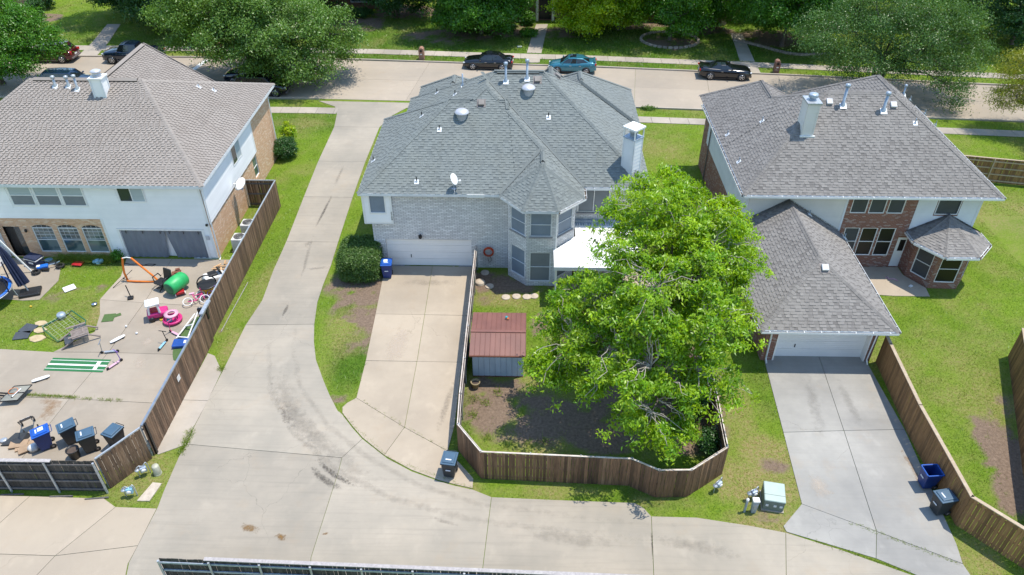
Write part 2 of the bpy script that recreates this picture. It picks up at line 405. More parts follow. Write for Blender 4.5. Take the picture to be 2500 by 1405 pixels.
# ------------------------------------------------------------------ mesh builder
WORLDLOC = {}
class MB:
    def __init__(self):
        self.v = []; self.f = []; self.mi = []; self.uv = []; self.sm = []; self.t = None
    def add(self, vs, fs, mi=0, uvs=None, smooth=False):
        b = len(self.v); self.v += [tuple(p) for p in vs]
        for k, f in enumerate(fs):
            self.f.append(tuple(b + i for i in f)); self.mi.append(mi); self.sm.append(smooth)
            self.uv.append(uvs[k] if uvs else None)
        return self
    def quad(self, a, b, c, d, mi=0, uv=None):
        return self.add([a, b, c, d], [(0, 1, 2, 3)], mi, [uv] if uv else None)
    def hexa(self, p, mi=0, smooth=False):   # 8 points: bottom ring 0-3, top ring 4-7 (ccw from above)
        return self.add(p, [(3, 2, 1, 0), (4, 5, 6, 7), (0, 1, 5, 4), (1, 2, 6, 5), (2, 3, 7, 6), (3, 0, 4, 7)], mi, smooth=smooth)
    def box(self, c, s, rz=0.0, mi=0, M=None):
        x, y, z = s[0] / 2, s[1] / 2, s[2] / 2
        p = [Vector(q) for q in ((-x, -y, -z), (x, -y, -z), (x, y, -z), (-x, y, -z), (-x, -y, z), (x, -y, z), (x, y, z), (-x, y, z))]
        rm = M if M is not None else Matrix.Rotation(rz, 3, 'Z')
        c = Vector(c)
        return self.hexa([rm @ q + c for q in p], mi)
    def bb(self, x0, x1, y0, y1, z0, z1, mi=0):
        return self.box(((x0 + x1) / 2, (y0 + y1) / 2, (z0 + z1) / 2), (x1 - x0, y1 - y0, z1 - z0), mi=mi)
    def prism(self, poly, z0, z1, mi=0):
        n = len(poly)
        vs = [(p[0], p[1], z0 if not callable(z0) else z0(p)) for p in poly] + [(p[0], p[1], z1 if not callable(z1) else z1(p)) for p in poly]
        fs = [tuple(range(n - 1, -1, -1)), tuple(range(n, 2 * n))]
        fs += [(i, (i + 1) % n, n + (i + 1) % n, n + i) for i in range(n)]
        return self.add(vs, fs, mi)
    def tube(self, pts, r, n=8, mi=0, cap=True, smooth=True):
        pts = [Vector(p) for p in pts]
        rs = r if isinstance(r, (list, tuple)) else [r] * len(pts)
        vs = []; up = Vector((0.0137, 0.0071, 1)).normalized()
        prev = None
        for i, p in enumerate(pts):
            d = (pts[min(i + 1, len(pts) - 1)] - pts[max(i - 1, 0)])
            if d.length < 1e-9: d = Vector((0, 0, 1))
            d.normalize()
            if prev is None:
                a = d.cross(up)
                if a.length < 0.05: a = d.cross(Vector((1, 0.02, 0)))
            else:
                a = prev - d * prev.dot(d)
            a.normalize(); prev = a
            b = d.cross(a)
            for k in range(n):
                t = 2 * math.pi * k / n
                vs.append(p + a * (math.cos(t) * rs[i]) + b * (math.sin(t) * rs[i]))
        fs = []
        for i in range(len(pts) - 1):
            for k in range(n):
                fs.append((i * n + k, i * n + (k + 1) % n, (i + 1) * n + (k + 1) % n, (i + 1) * n + k))
        self.add(vs, fs, mi, smooth=smooth)
        if cap:
            self.add(vs[:n], [tuple(range(n - 1, -1, -1))], mi)
            self.add(vs[-n:], [tuple(range(n))], mi)
        return self
    def lathe(self, prof, n=16, c=(0, 0, 0), M=None, mi=0, smooth=True):
        vs = []; c = Vector(c)
        for r, z in prof:
            for k in range(n):
                t = 2 * math.pi * k / n
                q = Vector((r * math.cos(t), r * math.sin(t), z))
                vs.append((M @ q if M is not None else q) + c)
        fs = [(i * n + k, i * n + (k + 1) % n, (i + 1) * n + (k + 1) % n, (i + 1) * n + k) for i in range(len(prof) - 1) for k in range(n)]
        self.add(vs, fs, mi, smooth=smooth)
        if len(prof) >= 4 and abs(prof[0][0] - prof[-1][0]) < 1e-6 and prof[0][0] > 1e-3:
            e = (len(prof) - 1) * n
            return self.add(vs, [(e + k, e + (k + 1) % n, (k + 1) % n, k) for k in range(n)], mi, smooth=smooth)
        if prof[0][0] > 1e-4: self.add(vs[:n], [tuple(range(n - 1, -1, -1))], mi)
        if prof[-1][0] > 1e-4: self.add(vs[-n:], [tuple(range(n))], mi)
        return self
    def mesh(self, name, mats, tint=None):
        me = bpy.data.meshes.new(name)
        me.from_pydata(self.v, [], self.f)
        if isinstance(mats, str): mats = [mats]
        for m in mats: me.materials.append(MATS[m])
        if len(mats) > 1: me.polygons.foreach_set('material_index', self.mi)
        me.polygons.foreach_set('use_smooth', self.sm)
        if any(u is not None for u in self.uv):
            ul = me.uv_layers.new(name='UVMap')
            flat = []
            for f, u in zip(self.f, self.uv):
                for i in range(len(f)): flat += list(u[i]) if u else [0.0, 0.0]
            ul.data.foreach_set('uv', flat)
        if tint is not None:
            a = me.attributes.new('tint', 'FLOAT_COLOR', 'POINT')
            a.data.foreach_set('color', np.asarray(tint, dtype=np.float32).ravel())
        me.update()
        return me
    def build(self, name, mats, parent=None, tint=None, kind=None, label=None, loc=None, rot=None, bevel=0, seg=2):
        o = bpy.data.objects.new(name, self.mesh(name, mats, tint))
        return place(o, parent, kind, label, loc, rot, bevel, seg)
def place(o, parent=None, kind=None, label=None, loc=None, rot=None, bevel=0, seg=2):
    COL.objects.link(o)
    if parent is not None:
        o.parent = parent
        if parent.name in WORLDLOC:
            o.matrix_parent_inverse = Matrix.Translation(-Vector(WORLDLOC[parent.name]))
    if kind: o['kind'] = kind
    if label: o['label'] = label
    if loc is not None: o.location = loc
    if rot is not None: o.rotation_euler = rot
    if bevel:
        b = o.modifiers.new('bevel', 'BEVEL'); b.width = bevel; b.segments = seg; b.limit_method = 'ANGLE'; b.angle_limit = R(35)
    return o
def inst(me, name, parent, M):
    o = bpy.data.objects.new(name, me)
    COL.objects.link(o)
    o.parent = parent
    if parent is not None and parent.name in WORLDLOC:
        o.matrix_parent_inverse = Matrix.Translation(-Vector(WORLDLOC[parent.name]))
    o.matrix_basis = M
    return o
def thing(name, label, cat, loc=(0, 0, 0), rz=0.0, group=None, world=False):
    o = bpy.data.objects.new(name, None)
    o.empty_display_size = 0.2
    COL.objects.link(o)
    o.location = loc; o.rotation_euler = (0, 0, rz)
    o['label'] = label; o['category'] = cat
    if group: o['group'] = group
    if world: WORLDLOC[o.name] = tuple(loc)
    return o
def tag(o, label, cat, group=None):
    o['label'] = label; o['category'] = cat
    if group: o['group'] = group
    return o
def V2(a): return Vector((a[0], a[1]))

# ------------------------------------------------------------------ ground with grass / soil masks
_lat = {}
def vnoise(x, y, scale, seed=0):
    if seed not in _lat: _lat[seed] = np.random.default_rng(1000 + seed).random((256, 256))
    L = _lat[seed]
    x = np.asarray(x, dtype=float) * scale + 91.3; y = np.asarray(y, dtype=float) * scale + 47.7
    xi = np.floor(x).astype(int); yi = np.floor(y).astype(int)
    fx = x - xi; fy = y - yi
    fx = fx * fx * (3 - 2 * fx); fy = fy * fy * (3 - 2 * fy)
    g = lambda a, b: L[a % 256, b % 256]
    return (g(xi, yi) * (1 - fx) + g(xi + 1, yi) * fx) * (1 - fy) + (g(xi, yi + 1) * (1 - fx) + g(xi + 1, yi + 1) * fx) * fy
def fbm(x, y, s, seed=0):
    return 0.5 * vnoise(x, y, s, seed) + 0.28 * vnoise(x, y, s * 2.3, seed + 1) + 0.22 * vnoise(x, y, s * 5.1, seed + 2)
def inpoly(x, y, poly):
    x = np.asarray(x, dtype=float); y = np.asarray(y, dtype=float)
    ins = np.zeros(x.shape, bool); n = len(poly)
    for i in range(n):
        x0, y0 = poly[i][:2]; x1, y1 = poly[(i + 1) % n][:2]
        if y0 == y1: continue
        c = ((y0 > y) != (y1 > y)) & (x < (x1 - x0) * (y - y0) / (y1 - y0) + x0)
        ins ^= c
    return ins
# soft blobs: (centre, rx, ry, amount)
SOIL = [
    ((-8.62,32.24), 0.5, 2.2, 1.1), ((-9.4,33.32), 1.1, 0.9, 0.9), ((-11.07,33.65), 0.4, 1.6, 0.8), ((-8.24,28.76), 0.4, 1.0, 0.7),
    ((-10.21,36.44), 2.2, 1.3, 1.1), ((-9.17,35.44), 1.3, 1.6, 1.0), ((-10.92,35.01), 1.1, 1.2, 0.8), ((-8.96,31.53), 0.9, 2.0, 0.75),
    ((-11.49,36), 0.6, 2.0, 0.9), ((-9.11,26.65), 0.8, 0.5, 0.7), ((-8.27,29.55), 0.5, 1.2, 0.5),
    ((-2.03,36.62), 2.2, 1.2, 1.2), ((0.45,36.26), 2.2, 0.8, 0.9), ((-1.95,34.81), 1.2, 0.7, 0.6), ((0.91,32.45), 0.8, 1.6, 0.8),
    ((-0.97,26.13), 2.4, 2.2, 1.05), ((-1.83,27.24), 1.4, 1.3, 0.8), ((1.05,25.63), 2.4, 2.2, 1.2), ((3.43,25.41), 2.4, 2.2, 1.2), ((5.51,26.27), 3.4, 3.4, 1.1),
    ((4.89,30.81), 3.8, 4.0, 1.0), ((8.07,24.72), 1.8, 1.6, 0.9), ((7.75,27.74), 3, 4, 0.9), ((7.83,36.42), 3, 3, 0.7),
    ((22.48,24.52), 1.2, 2.0, 1.0), ((24.33,26.68), 1.0, 1.5, 0.8), ((21.55,21.89), 1.0, 2.2, 1.0), ((22.76,22.83), 1.2, 4.0, 1.2),
    ((18.87,17.79), 1.0, 1.0, 0.6), ((11.57,22.82), 0.9, 0.6, 0.6), ((10.5,20.35), 1.6, 0.7, 0.5), ((9.7,26.08), 0.4, 2.0, 0.45),
    ((-25.3,35.5), 0.6, 0.5, 0.5), ((-26.38,35.68), 1.2, 0.5, 0.5), ((-27.74,34.44), 1.0, 0.9, 0.5), ((-17.01,32.78), 0.25, 2.2, 0.45), ((-16.66,35.08), 0.2, 2.0, 0.3),
    ((-13.81,88.89), 4.5, 3.0, 1.2), ((-8.33,80.56), 6, 3.0, 0.8), ((-1.34,82.7), 4, 2.5, 0.9), ((3.56,82.13), 4, 2.2, 0.8), ((15.08,79.15), 3.2, 2.2, 1.1),
    ((19.68,83.15), 3.5, 1.5, 1.2), ((25.73,80.65), 4.0, 3.0, 1.2), ((-18.71,84.39), 4, 3, 0.9), ((-55.41,85.74), 2.5, 2, 1.1), ((3.3,89.26), 10, 3, 0.6), ((12.31,85.06), 5, 2, 0.8),
]
DRY = [
    ((11.28,23.53), 1.2, 1.2, 1.3), ((10.57,26.38), 0.8, 2.5, 0.5), ((10.51,21.87), 2.4, 1.4, 1.0), ((10.57,19.93), 2.0, 0.8, 0.8), ((-17.31,21.73), 1.6, 1.6, 0.8),
    ((21.96,29.57), 3.5, 3.0, 0.45), ((22.71,26.64), 2.2, 3.0, 0.5), ((22.65,32.22), 2.0, 1.5, 0.3), ((-24.56,33.36), 0.6, 2.0, 0.7), ((-24.9,30.67), 1.4, 0.4, 0.5),
    ((-0.61,28.16), 2.5, 1.0, 0.6), ((0.45,23.79), 3.0, 0.7, 0.5), ((-1.24,35.02), 1.8, 0.8, 0.7), ((-15.99,30.36), 0.4, 1.5, 0.7), ((-15.8,35.91), 0.6, 3, 0.4),
    ((-19.25,58.81), 2.5, 1.0, 0.6), ((10.87,54.9), 3, 3, 0.35), ((32.69,44.88), 3, 3, 0.5), ((-9.89,32.22), 1.4, 2.4, 0.5), ((-35.42,73.86), 6, 1.2, 0.6), ((-13.18,52.29), 1, 6, 0.4),
    ((1.35,21.23), 2.5, 0.4, 0.5), ((-2.28,21.37), 0.6, 0.5, 0.5), ((18.55,18.15), 1.0, 1.2, 0.7), ((6.68,20.69), 2.0, 0.5, 0.3),
]
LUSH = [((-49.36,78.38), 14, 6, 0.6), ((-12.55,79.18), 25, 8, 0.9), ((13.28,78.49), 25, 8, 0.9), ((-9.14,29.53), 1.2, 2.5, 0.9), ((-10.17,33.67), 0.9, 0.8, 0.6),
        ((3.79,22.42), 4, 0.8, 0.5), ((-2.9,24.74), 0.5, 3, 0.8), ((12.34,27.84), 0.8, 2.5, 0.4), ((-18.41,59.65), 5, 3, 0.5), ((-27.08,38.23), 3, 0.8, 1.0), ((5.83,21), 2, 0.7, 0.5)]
def blobs(L, x, y):
    r = np.zeros_like(x)
    for (c, rx, ry, a) in L:
        d = ((x - c[0]) / rx) ** 2 + ((y - c[1]) / ry) ** 2
        r = np.maximum(r, a * np.clip(1.35 - d, 0, 1))
    return r
def masks(x, y):
    n = fbm(x, y, 0.9, 3) - 0.5; n2 = fbm(x, y, 2.6, 9) - 0.5
    soil = np.clip(blobs(SOIL, x, y) * (0.75 + 0.9 * n) + 0.55 * n + 0.7 * n2 - 0.08, 0, 1)
    soil = np.clip((soil - 0.1) * 1.5, 0, 0.95)
    dry = np.clip(blobs(DRY, x, y) * 0.9 + 1.0 * (fbm(x, y, 0.5, 14) - 0.5) + 0.7 * (fbm(x, y, 1.9, 17) - 0.5) + 0.12, 0, 1)
    lush = np.clip(blobs(LUSH, x, y) + 0.7 * (fbm(x, y, 0.35, 21) - 0.5) + 0.12, 0, 1)
    return soil, dry, lush

def grassmat():
    m, nt, bs, out = _mat('ground_grass')
    a = attr(nt, 'mask')
    sep = nt.nodes.new("ShaderNodeSeparateColor"); nt.links.new(a, sep.inputs[0])
    p = pos(nt)
    f1 = ramp(nt, noise(nt, p, 9, 5, 0.7), 0.35, 0.65)
    g = mixrgb(nt, f1, (0.10, 0.175, 0.012), (0.18, 0.26, 0.028))
    fl = ramp(nt, noise(nt, p, 5, 4), 0.35, 0.65)
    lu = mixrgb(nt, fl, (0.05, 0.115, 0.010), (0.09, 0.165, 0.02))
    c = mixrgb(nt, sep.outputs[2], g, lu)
    f2 = ramp(nt, noise(nt, p, 14, 5, 0.7), 0.3, 0.7)
    dr = mixrgb(nt, f2, (0.33, 0.27, 0.13), (0.21, 0.17, 0.07))
    dn = mathn(nt, 'MULTIPLY', sep.outputs[1], mathn(nt, 'ADD', ramp(nt, noise(nt, p, 6, 4), 0.3, 0.7), 0.25), True)
    c = mixrgb(nt, dn, c, dr)
    f3 = ramp(nt, noise(nt, p, 7, 5, 0.7), 0.3, 0.7)
    so = mixrgb(nt, f3, (0.26, 0.19, 0.138), (0.125, 0.09, 0.066))
    n5 = noise(nt, p, 11, 4, 0.7)
    sfac = mathn(nt, 'ADD', sep.outputs[0], mathn(nt, 'MULTIPLY', mathn(nt, 'SUBTRACT', n5, 0.5), 0.9))
    c = mixrgb(nt, ramp(nt, sfac, 0.3, 0.75), c, so)
    nt.links.new(c, bs.inputs['Base Color'])
    bs.inputs['Roughness'].default_value = 0.95
    bs.inputs['Specular IOR Level'].default_value = 0.1
    bumpn(nt, bs, noise(nt, p, 22, 5, 0.7), 0.9, 0.05)
    return m
grassmat()
gx = np.concatenate([[-600, -300, -150, -95], np.arange(-75, 66, 0.33), [90, 150, 300, 600]])
gy = np.concatenate([[-300, -100, -20, 4], np.arange(10, 102, 0.33), [120, 170, 300, 700]])
GX, GY = np.meshgrid(gx, gy)
nx_, ny_ = len(gx), len(gy)
xs = GX.ravel(); ys = GY.ravel()
zs = 0.012 * (fbm(xs, ys, 0.8, 30) - 0.5)
co = np.stack([xs, ys, zs], 1)
ii = np.arange(nx_ * ny_).reshape(ny_, nx_)
quads = np.stack([ii[:-1, :-1], ii[:-1, 1:], ii[1:, 1:], ii[1:, :-1]], -1).reshape(-1, 4)
def npmesh(name, co, quads, mats, tint=None, aname='tint', smooth=False, tri=False):
    me = bpy.data.meshes.new(name)
    k = quads.shape[1]
    me.vertices.add(len(co)); me.vertices.foreach_set('co', co.astype(np.float32).ravel())
    me.loops.add(quads.size); me.loops.foreach_set('vertex_index', quads.astype(np.int32).ravel())
    me.polygons.add(len(quads))
    me.polygons.foreach_set('loop_start', np.arange(0, quads.size, k, dtype=np.int32))
    me.polygons.foreach_set('loop_total', np.full(len(quads), k, dtype=np.int32))
    if smooth: me.polygons.foreach_set('use_smooth', np.ones(len(quads), dtype=bool))
    for m in ([mats] if isinstance(mats, str) else mats): me.materials.append(MATS[m])
    if tint is not None:
        a = me.attributes.new(aname, 'FLOAT_COLOR', 'POINT')
        a.data.foreach_set('color', tint.astype(np.float32).ravel())
    me.update(calc_edges=True); me.validate()
    return me
so, dr, lu = masks(xs, ys)
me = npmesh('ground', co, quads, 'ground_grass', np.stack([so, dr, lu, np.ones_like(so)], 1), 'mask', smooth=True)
ground = bpy.data.objects.new('ground', me); COL.objects.link(ground); ground['kind'] = 'structure'

# ------------------------------------------------------------------ concrete: slabs with recessed joints
CONC = []
def area2(p): return sum(p[i][0] * p[(i + 1) % len(p)][1] - p[(i + 1) % len(p)][0] * p[i][1] for i in range(len(p)))
def inset(poly, g):
    if area2(poly) < 0: poly = poly[::-1]
    n = len(poly); out = []
    for i in range(n):
        a, b, c = V2(poly[i - 1]), V2(poly[i]), V2(poly[(i + 1) % n])
        d1 = (b - a).normalized(); d2 = (c - b).normalized()
        n1 = Vector((-d1.y, d1.x)); n2 = Vector((-d2.y, d2.x))
        m = n1 + n2
        k = m.dot(n1)
        out.append(b + (m * (g / k) if abs(k) > 0.3 else n1 * g))
    return [(q.x, q.y) for q in out]
def paving(name, slabs, mat, top=0.035, gap=0.011, base=True):
    st = None
    mb = MB()
    for s in slabs: mb.prism(inset(s, 0.02), -0.05, 0.017)
    st = mb.build(name, 'joint', kind='structure')
    for s in slabs:
        CONC.append(s)
        MB().prism(inset(s, gap), 0.0, top + rng.uniform(-0.003, 0.003)).build('concrete_slab', mat, st)
    return st
alley = paving('alley', [
    [(-18.6,63.3),(-16.9,62.1),(-16.4,60.5),(-16.1,58.0),(-12.3,58.0),(-11.6,60.3),(-10.6,61.9),(-9.3,63.0)],
    [(-16.1,58.0),(-16.05,51.9),(-12.4,51.9),(-12.3,58.0)],
    [(-16.05,51.9),(-15.85,46.5),(-12.35,46.5),(-12.4,51.9)],
    [(-15.85,46.5),(-15.6,40.75),(-12.2,40.75),(-12.35,46.5)],
    [(-15.6,40.75),(-15.57,37.6),(-15.4,34.52),(-15.68,32.27),(-11.83,32.42),(-12.11,34.39),(-12.15,36.19),(-12.11,38.11),(-12.2,40.75)],
    [(-15.68,32.27),(-15.75,28.6),(-15.85,24.41),(-15.79,23.54),(-8.35,22.89),(-7.61,24.05),(-8.23,24.76),(-8.9,25.63),(-9.15,25.84),(-9.79,26.93),(-10.32,27.95),(-11.06,29.49),(-11.51,30.96),(-11.83,32.42)],
    [(-15.79,23.54),(-15.9,22.95),(-15.84,20.86),(-15.77,19.99),(-15.87,17.31),(-15.33,15.14),(-8.15,15.29),(-8.56,17.71),(-8.34,22.2),(-8.35,22.89)],
    [(-8.35,22.89),(-8.34,22.2),(-8.56,17.71),(-8.15,15.29),(-1.58,15.43),(-1.56,17.25),(-1.35,20.84),(-2.18,21.22),(-3.02,21.42),(-3.77,21.66),(-5.03,22.18),(-6.26,22.91),(-7.61,24.05)],
    [(-1.35,20.84),(-1.56,17.25),(-1.58,15.43),(5.13,15.58),(5.53,19.99),(5.26,20.4),(4.9,20.67),(1.34,20.75)],
    [(5.53,19.99),(5.13,15.58),(10.13,15.69),(11.06,19.3),(9.63,19.61),(7.45,19.97)],
    [(11.06,19.3),(10.13,15.69),(17.94,15.86),(15.62,17.41),(13.07,18.54)],
], 'conc_alley')
drive_mid = paving('driveway', [
    [(-8.74,38.18),(-5.78,38.2),(-5.72,33.4),(-8.54,33.41)], [(-5.78,38.2),(-3.3,38.17),(-3.23,33.38),(-5.72,33.4)],
    [(-8.54,33.41),(-5.72,33.4),(-5.68,29.47),(-8.41,29.48)], [(-5.72,33.4),(-3.23,33.38),(-3.29,29.46),(-5.68,29.47)],
    [(-8.41,29.48),(-5.68,29.47),(-5.71,24.81),(-8.4,26.73)], [(-5.68,29.47),(-3.29,29.46),(-3.31,25),(-3.5,23.39),(-5.71,24.81)],
    [(-8.4,26.73),(-5.71,24.81),(-6.42,23.08),(-7.62,24.12),(-8.24,24.84),(-8.89,25.68),(-8.97,26.07),(-8.79,26.38)],
    [(-5.71,24.81),(-3.5,23.39),(-2.83,22.63),(-2.2,21.83),(-2.2,21.28),(-3.02,21.49),(-3.78,21.72),(-5.04,22.25),(-6.42,23.08)],
], 'conc_drive')
drive_right = paving('driveway', [
    [(12.79,30.39),(15.77,30.45),(15.36,25.06),(12.43,24.89)], [(15.77,30.45),(18.14,30.51),(18.3,25.2),(15.36,25.06)],
    [(12.43,24.89),(15.36,25.06),(14.89,19.44),(12.14,20.77)], [(15.36,25.06),(18.3,25.2),(17.97,18.9),(17.82,17.98),(14.89,19.44)],
    [(12.14,20.77),(14.89,19.44),(14.4,18.15),(11.1,19.34),(11.04,19.62)], [(14.89,19.44),(17.82,17.98),(18.1,16.19),(16.83,16.85),(14.4,18.15)],
], 'conc_grey')
yard_pad = paving('driveway', [
    [(-25.2,38.62),(-22.3,38.62),(-22.22,34.14),(-24.95,34.4),(-24.85,35.6),(-24.72,36.71)],
    [(-22.3,38.62),(-17.35,38.62),(-17.35,33.7),(-19.97,33.99),(-22.22,34.14)],
    [(-24.95,34.4),(-22.22,34.14),(-22.37,29.83),(-25.36,29.79),(-23.9,31.5),(-24.3,33)],
    [(-22.22,34.14),(-19.97,33.99),(-17.35,33.7),(-17.35,29.7),(-22.37,29.83)],
    [(-28.6,30.0),(-25.36,29.79),(-22.37,29.83),(-22.77,26.36),(-30.5,26.55)],
    [(-22.37,29.83),(-17.35,29.7),(-17.35,26.1),(-22.77,26.36)],
    [(-30.5,26.55),(-22.77,26.36),(-23.1,22.5),(-24.0,21.9),(-30,21.9)],
    [(-22.77,26.36),(-17.35,26.1),(-17.4,22.9),(-18.6,21.9),(-24.0,21.9),(-23.1,22.5)],
    [(-29.38,38.4),(-28.91,37.74),(-28.3,36.2),(-28.48,34.3),(-29.4,34.2),(-33.5,34.6),(-33.5,38.6)],
], 'conc_yard', 0.034)
strip = paving('paved_strip', [
    [(-16.55,29.69),(-15.78,28.5),(-15.78,26.37),(-17.05,26.4),(-17.0,29.9)],
    [(-15.78,26.37),(-15.87,24.36),(-15.82,23.52),(-16.92,22.88),(-17.05,23.1),(-17.05,26.4)],
], 'conc_walk')
drive_left = paving('driveway', [
    [(-31,20.45),(-21.6,20.45),(-22.7,17.6),(-32,17.7)], [(-21.6,20.45),(-18.3,20.4),(-17.59,19.97),(-19.0,17.55),(-22.7,17.6)],
    [(-17.59,19.97),(-15.78,19.93),(-15.83,18.09),(-19.0,17.55)], [(-32,17.7),(-22.7,17.6),(-23.8,14),(-33,14)],
    [(-22.7,17.6),(-19.0,17.55),(-20.2,14),(-23.8,14)], [(-19.0,17.55),(-15.83,18.09),(-15.88,17.25),(-15.36,15.14),(-20.2,14)],
], 'conc_left')
patio_right = paving('patio', [[(19.2,38.7),(23.15,38.7),(23.15,37.9),(24.0,36.6),(23.9,35.75),(21.7,35.75),(20.2,35.9),(18.6,36.0),(18.4,38.7)]], 'conc_drive')
patio_mid = paving('patio', [[(2.0,36.2),(2.0,34.4),(9.0,34.4),(9.0,39.0),(2.95,39.0),(2.95,37.5)]], 'conc_drive')

# street, kerbs, sidewalks (the street bends gently)
FAR = [(-110,73.9),(-60,73.9),(-45,73.65),(-30,73.6),(-15.7,73.25),(-6.4,72.6),(6.8,71.85),(16.2,70.95),(25.8,70.05),(38.7,68.6),(46,67.9),(70,65.5),(110,61.5)]
NEAR = [(-110,63.4),(-60,63.5),(-45,63.6),(-30,63.85),(-18.6,63.8),(-9.3,63.4),(-0.0,63.0),(9.8,62.5),(15.8,62.1),(25.6,61.5),(35.4,60.8),(42,60.3),(70,58.2),(110,54.5)]
def lerp_line(L, x):
    for a, b in zip(L[:-1], L[1:]):
        if a[0] <= x <= b[0]:
            t = (x - a[0]) / (b[0] - a[0]); return a[1] + t * (b[1] - a[1])
    return L[-1][1]
def shift(L, d): return [(p[0], p[1] + d) for p in L]
street_x = [-100, -88, -76, -64, -54, -47, -40, -33, -26, -19.0, -10.3, -3.6, 3.2, 9.9, 16.6, 23.3, 30, 37, 44, 52, 62, 74, 90]
mid = lambda x: (lerp_line(FAR, x) + lerp_line(NEAR, x)) / 2
sl = []
for a, b in zip(street_x[:-1], street_x[1:]):
    sk = 0.55
    sl.append([(a, mid(a)), (b, mid(b)), (b + sk, lerp_line(FAR, b + sk)), (a + sk, lerp_line(FAR, a + sk))])
    sl.append([(a - sk, lerp_line(NEAR, a - sk)), (b - sk, lerp_line(NEAR, b - sk)), (b, mid(b)), (a, mid(a))])
street = paving('street', sl, 'conc_street', 0.03, 0.009)
def stripmesh(mb, L, w, z0, z1, d=1):
    for a, b in zip(L[:-1], L[1:]):
        p = [(a[0], a[1]), (b[0], b[1]), (b[0], b[1] + w), (a[0], a[1] + w)]
        mb.prism(p, z0, z1)
kerb_far = MB(); stripmesh(kerb_far, FAR, 0.17, -0.05, 0.15)
kerb_far.build('kerb', 'conc_walk', kind='structure')
kn = MB()
Lk = [p for p in NEAR if p[0] <= -18.6]; stripmesh(kn, shift(Lk, -0.17), 0.17, -0.05, 0.14)
Rk = [p for p in NEAR if p[0] >= -9.4]; stripmesh(kn, shift(Rk, -0.17), 0.17, -0.05, 0.14)
kn.build('kerb', 'conc_walk', kind='structure')
for L in (FAR, NEAR): CONC.append([(p[0], p[1] - 0.2) for p in L] + [(p[0], p[1] + 0.2) for p in reversed(L)])
def sidewalk(L, off, w, x0, x1, step=1.55, mat='conc_walk'):
    s = []; x = x0
    while x < x1 - 0.1:
        b = min(x + step, x1)
        s.append([(x, lerp_line(L, x) + off), (b, lerp_line(L, b) + off), (b, lerp_line(L, b) + off + w), (x, lerp_line(L, x) + off + w)]); x = b
    return paving('sidewalk', s, mat, 0.04, 0.012)
sidewalk(FAR, 1.9, 1.35, -62, 60, 1.75)
sidewalk(NEAR, -3.15, 1.25, -40, -16.5)
sidewalk(NEAR, -3.1, 1.2, -9.6, 52)
paving('walkway', [[(-0.24,73.04),(1.18,73.07),(1.23,75.12),(-0.13,75.09)], [(-0.14,75.79),(1.36,75.7),(1.75,80.13),(0.32,80.35)], [(0.32,80.35),(1.75,80.13),(2.18,84.84),(0.86,84.81)]], 'conc_walk')
paving('walkway', [[(20.86,70.91),(22.36,70.63),(22.5,72.87),(21.06,73.06)], [(21.06,73.95),(22.51,73.76),(22.8,77.72),(21.48,78.05)], [(21.48,78.05),(22.8,77.72),(23.08,82.02),(21.85,82.26)]], 'conc_walk')
paving('walkway', [[(-45.42,73.88),(-43.51,73.8),(-44.1,77.87),(-45.82,77.83)], [(-45.82,77.83),(-44.1,77.87),(-45.4,83.81),(-46.91,83.78)]], 'conc_walk')
# painted bar across the street by the parked cars
pb = MB(); pb.prism([(-32.66,70.39), (-32.18,70.4), (-31.76,73.14), (-32.3,73.13)], 0.034, 0.038); pb.build('painted_line', 'paint_white', street)

# stains on the paving: thin ribbons whose material fades to nothing
def stainmat(name, col, amt, sx=1.0, sc=6.0):
    m, nt, bs, out = _mat(name)
    bs.inputs['Base Color'].default_value = c4(col); bs.inputs['Roughness'].default_value = 0.9
    u = nt.nodes.new("ShaderNodeUVMap"); s = nt.nodes.new("ShaderNodeSeparateXYZ"); nt.links.new(u.outputs[0], s.inputs[0])
    def hump(o): 
        a = mathn(nt, 'SUBTRACT', o, 0.5); a = mathn(nt, 'MULTIPLY', a, a); a = mathn(nt, 'MULTIPLY', a, 4.0)
        return mathn(nt, 'SUBTRACT', 1.0, a, True)
    h = mathn(nt, 'MULTIPLY', hump(s.outputs[0]), hump(s.outputs[1]))
    n = noise(nt, pos(nt, (sx, 1, 1)), sc, 6, 0.75)
    f = mathn(nt, 'ADD', mathn(nt, 'MULTIPLY', h, 1.1), mathn(nt, 'MULTIPLY', mathn(nt, 'SUBTRACT', n, 0.62), 2.6))
    f = mathn(nt, 'MULTIPLY', ramp(nt, f, 0.25, 1.1), amt)
    f = mathn(nt, 'MULTIPLY', f, ramp(nt, h, 0.0, 0.25))
    t = nt.nodes.new("ShaderNodeBsdfTransparent"); mx = nt.nodes.new("ShaderNodeMixShader")
    nt.links.new(f, mx.inputs[0]); nt.links.new(t.outputs[0], mx.inputs[1]); nt.links.new(bs.outputs[0], mx.inputs[2])
    nt.links.new(mx.outputs[0], out.inputs[0])
stainmat('stain_dark', (0.07, 0.06, 0.05), 0.7, 1, 11)
stainmat('stain_soft', (0.12, 0.105, 0.09), 0.3, 1, 7)
stainmat('stain_track', (0.15, 0.13, 0.105), 0.17, 1, 3.5)
stainmat('stain_wide', (0.12, 0.105, 0.085), 0.2, 1, 2.5)
stainmat('stain_straw', (0.22, 0.12, 0.035), 0.95, 1, 9)
stainmat('stain_rust', (0.30, 0.16, 0.06), 0.5, 1, 4)
stainmat('stain_pale', (0.55, 0.46, 0.37), 0.55, 1, 2.0)
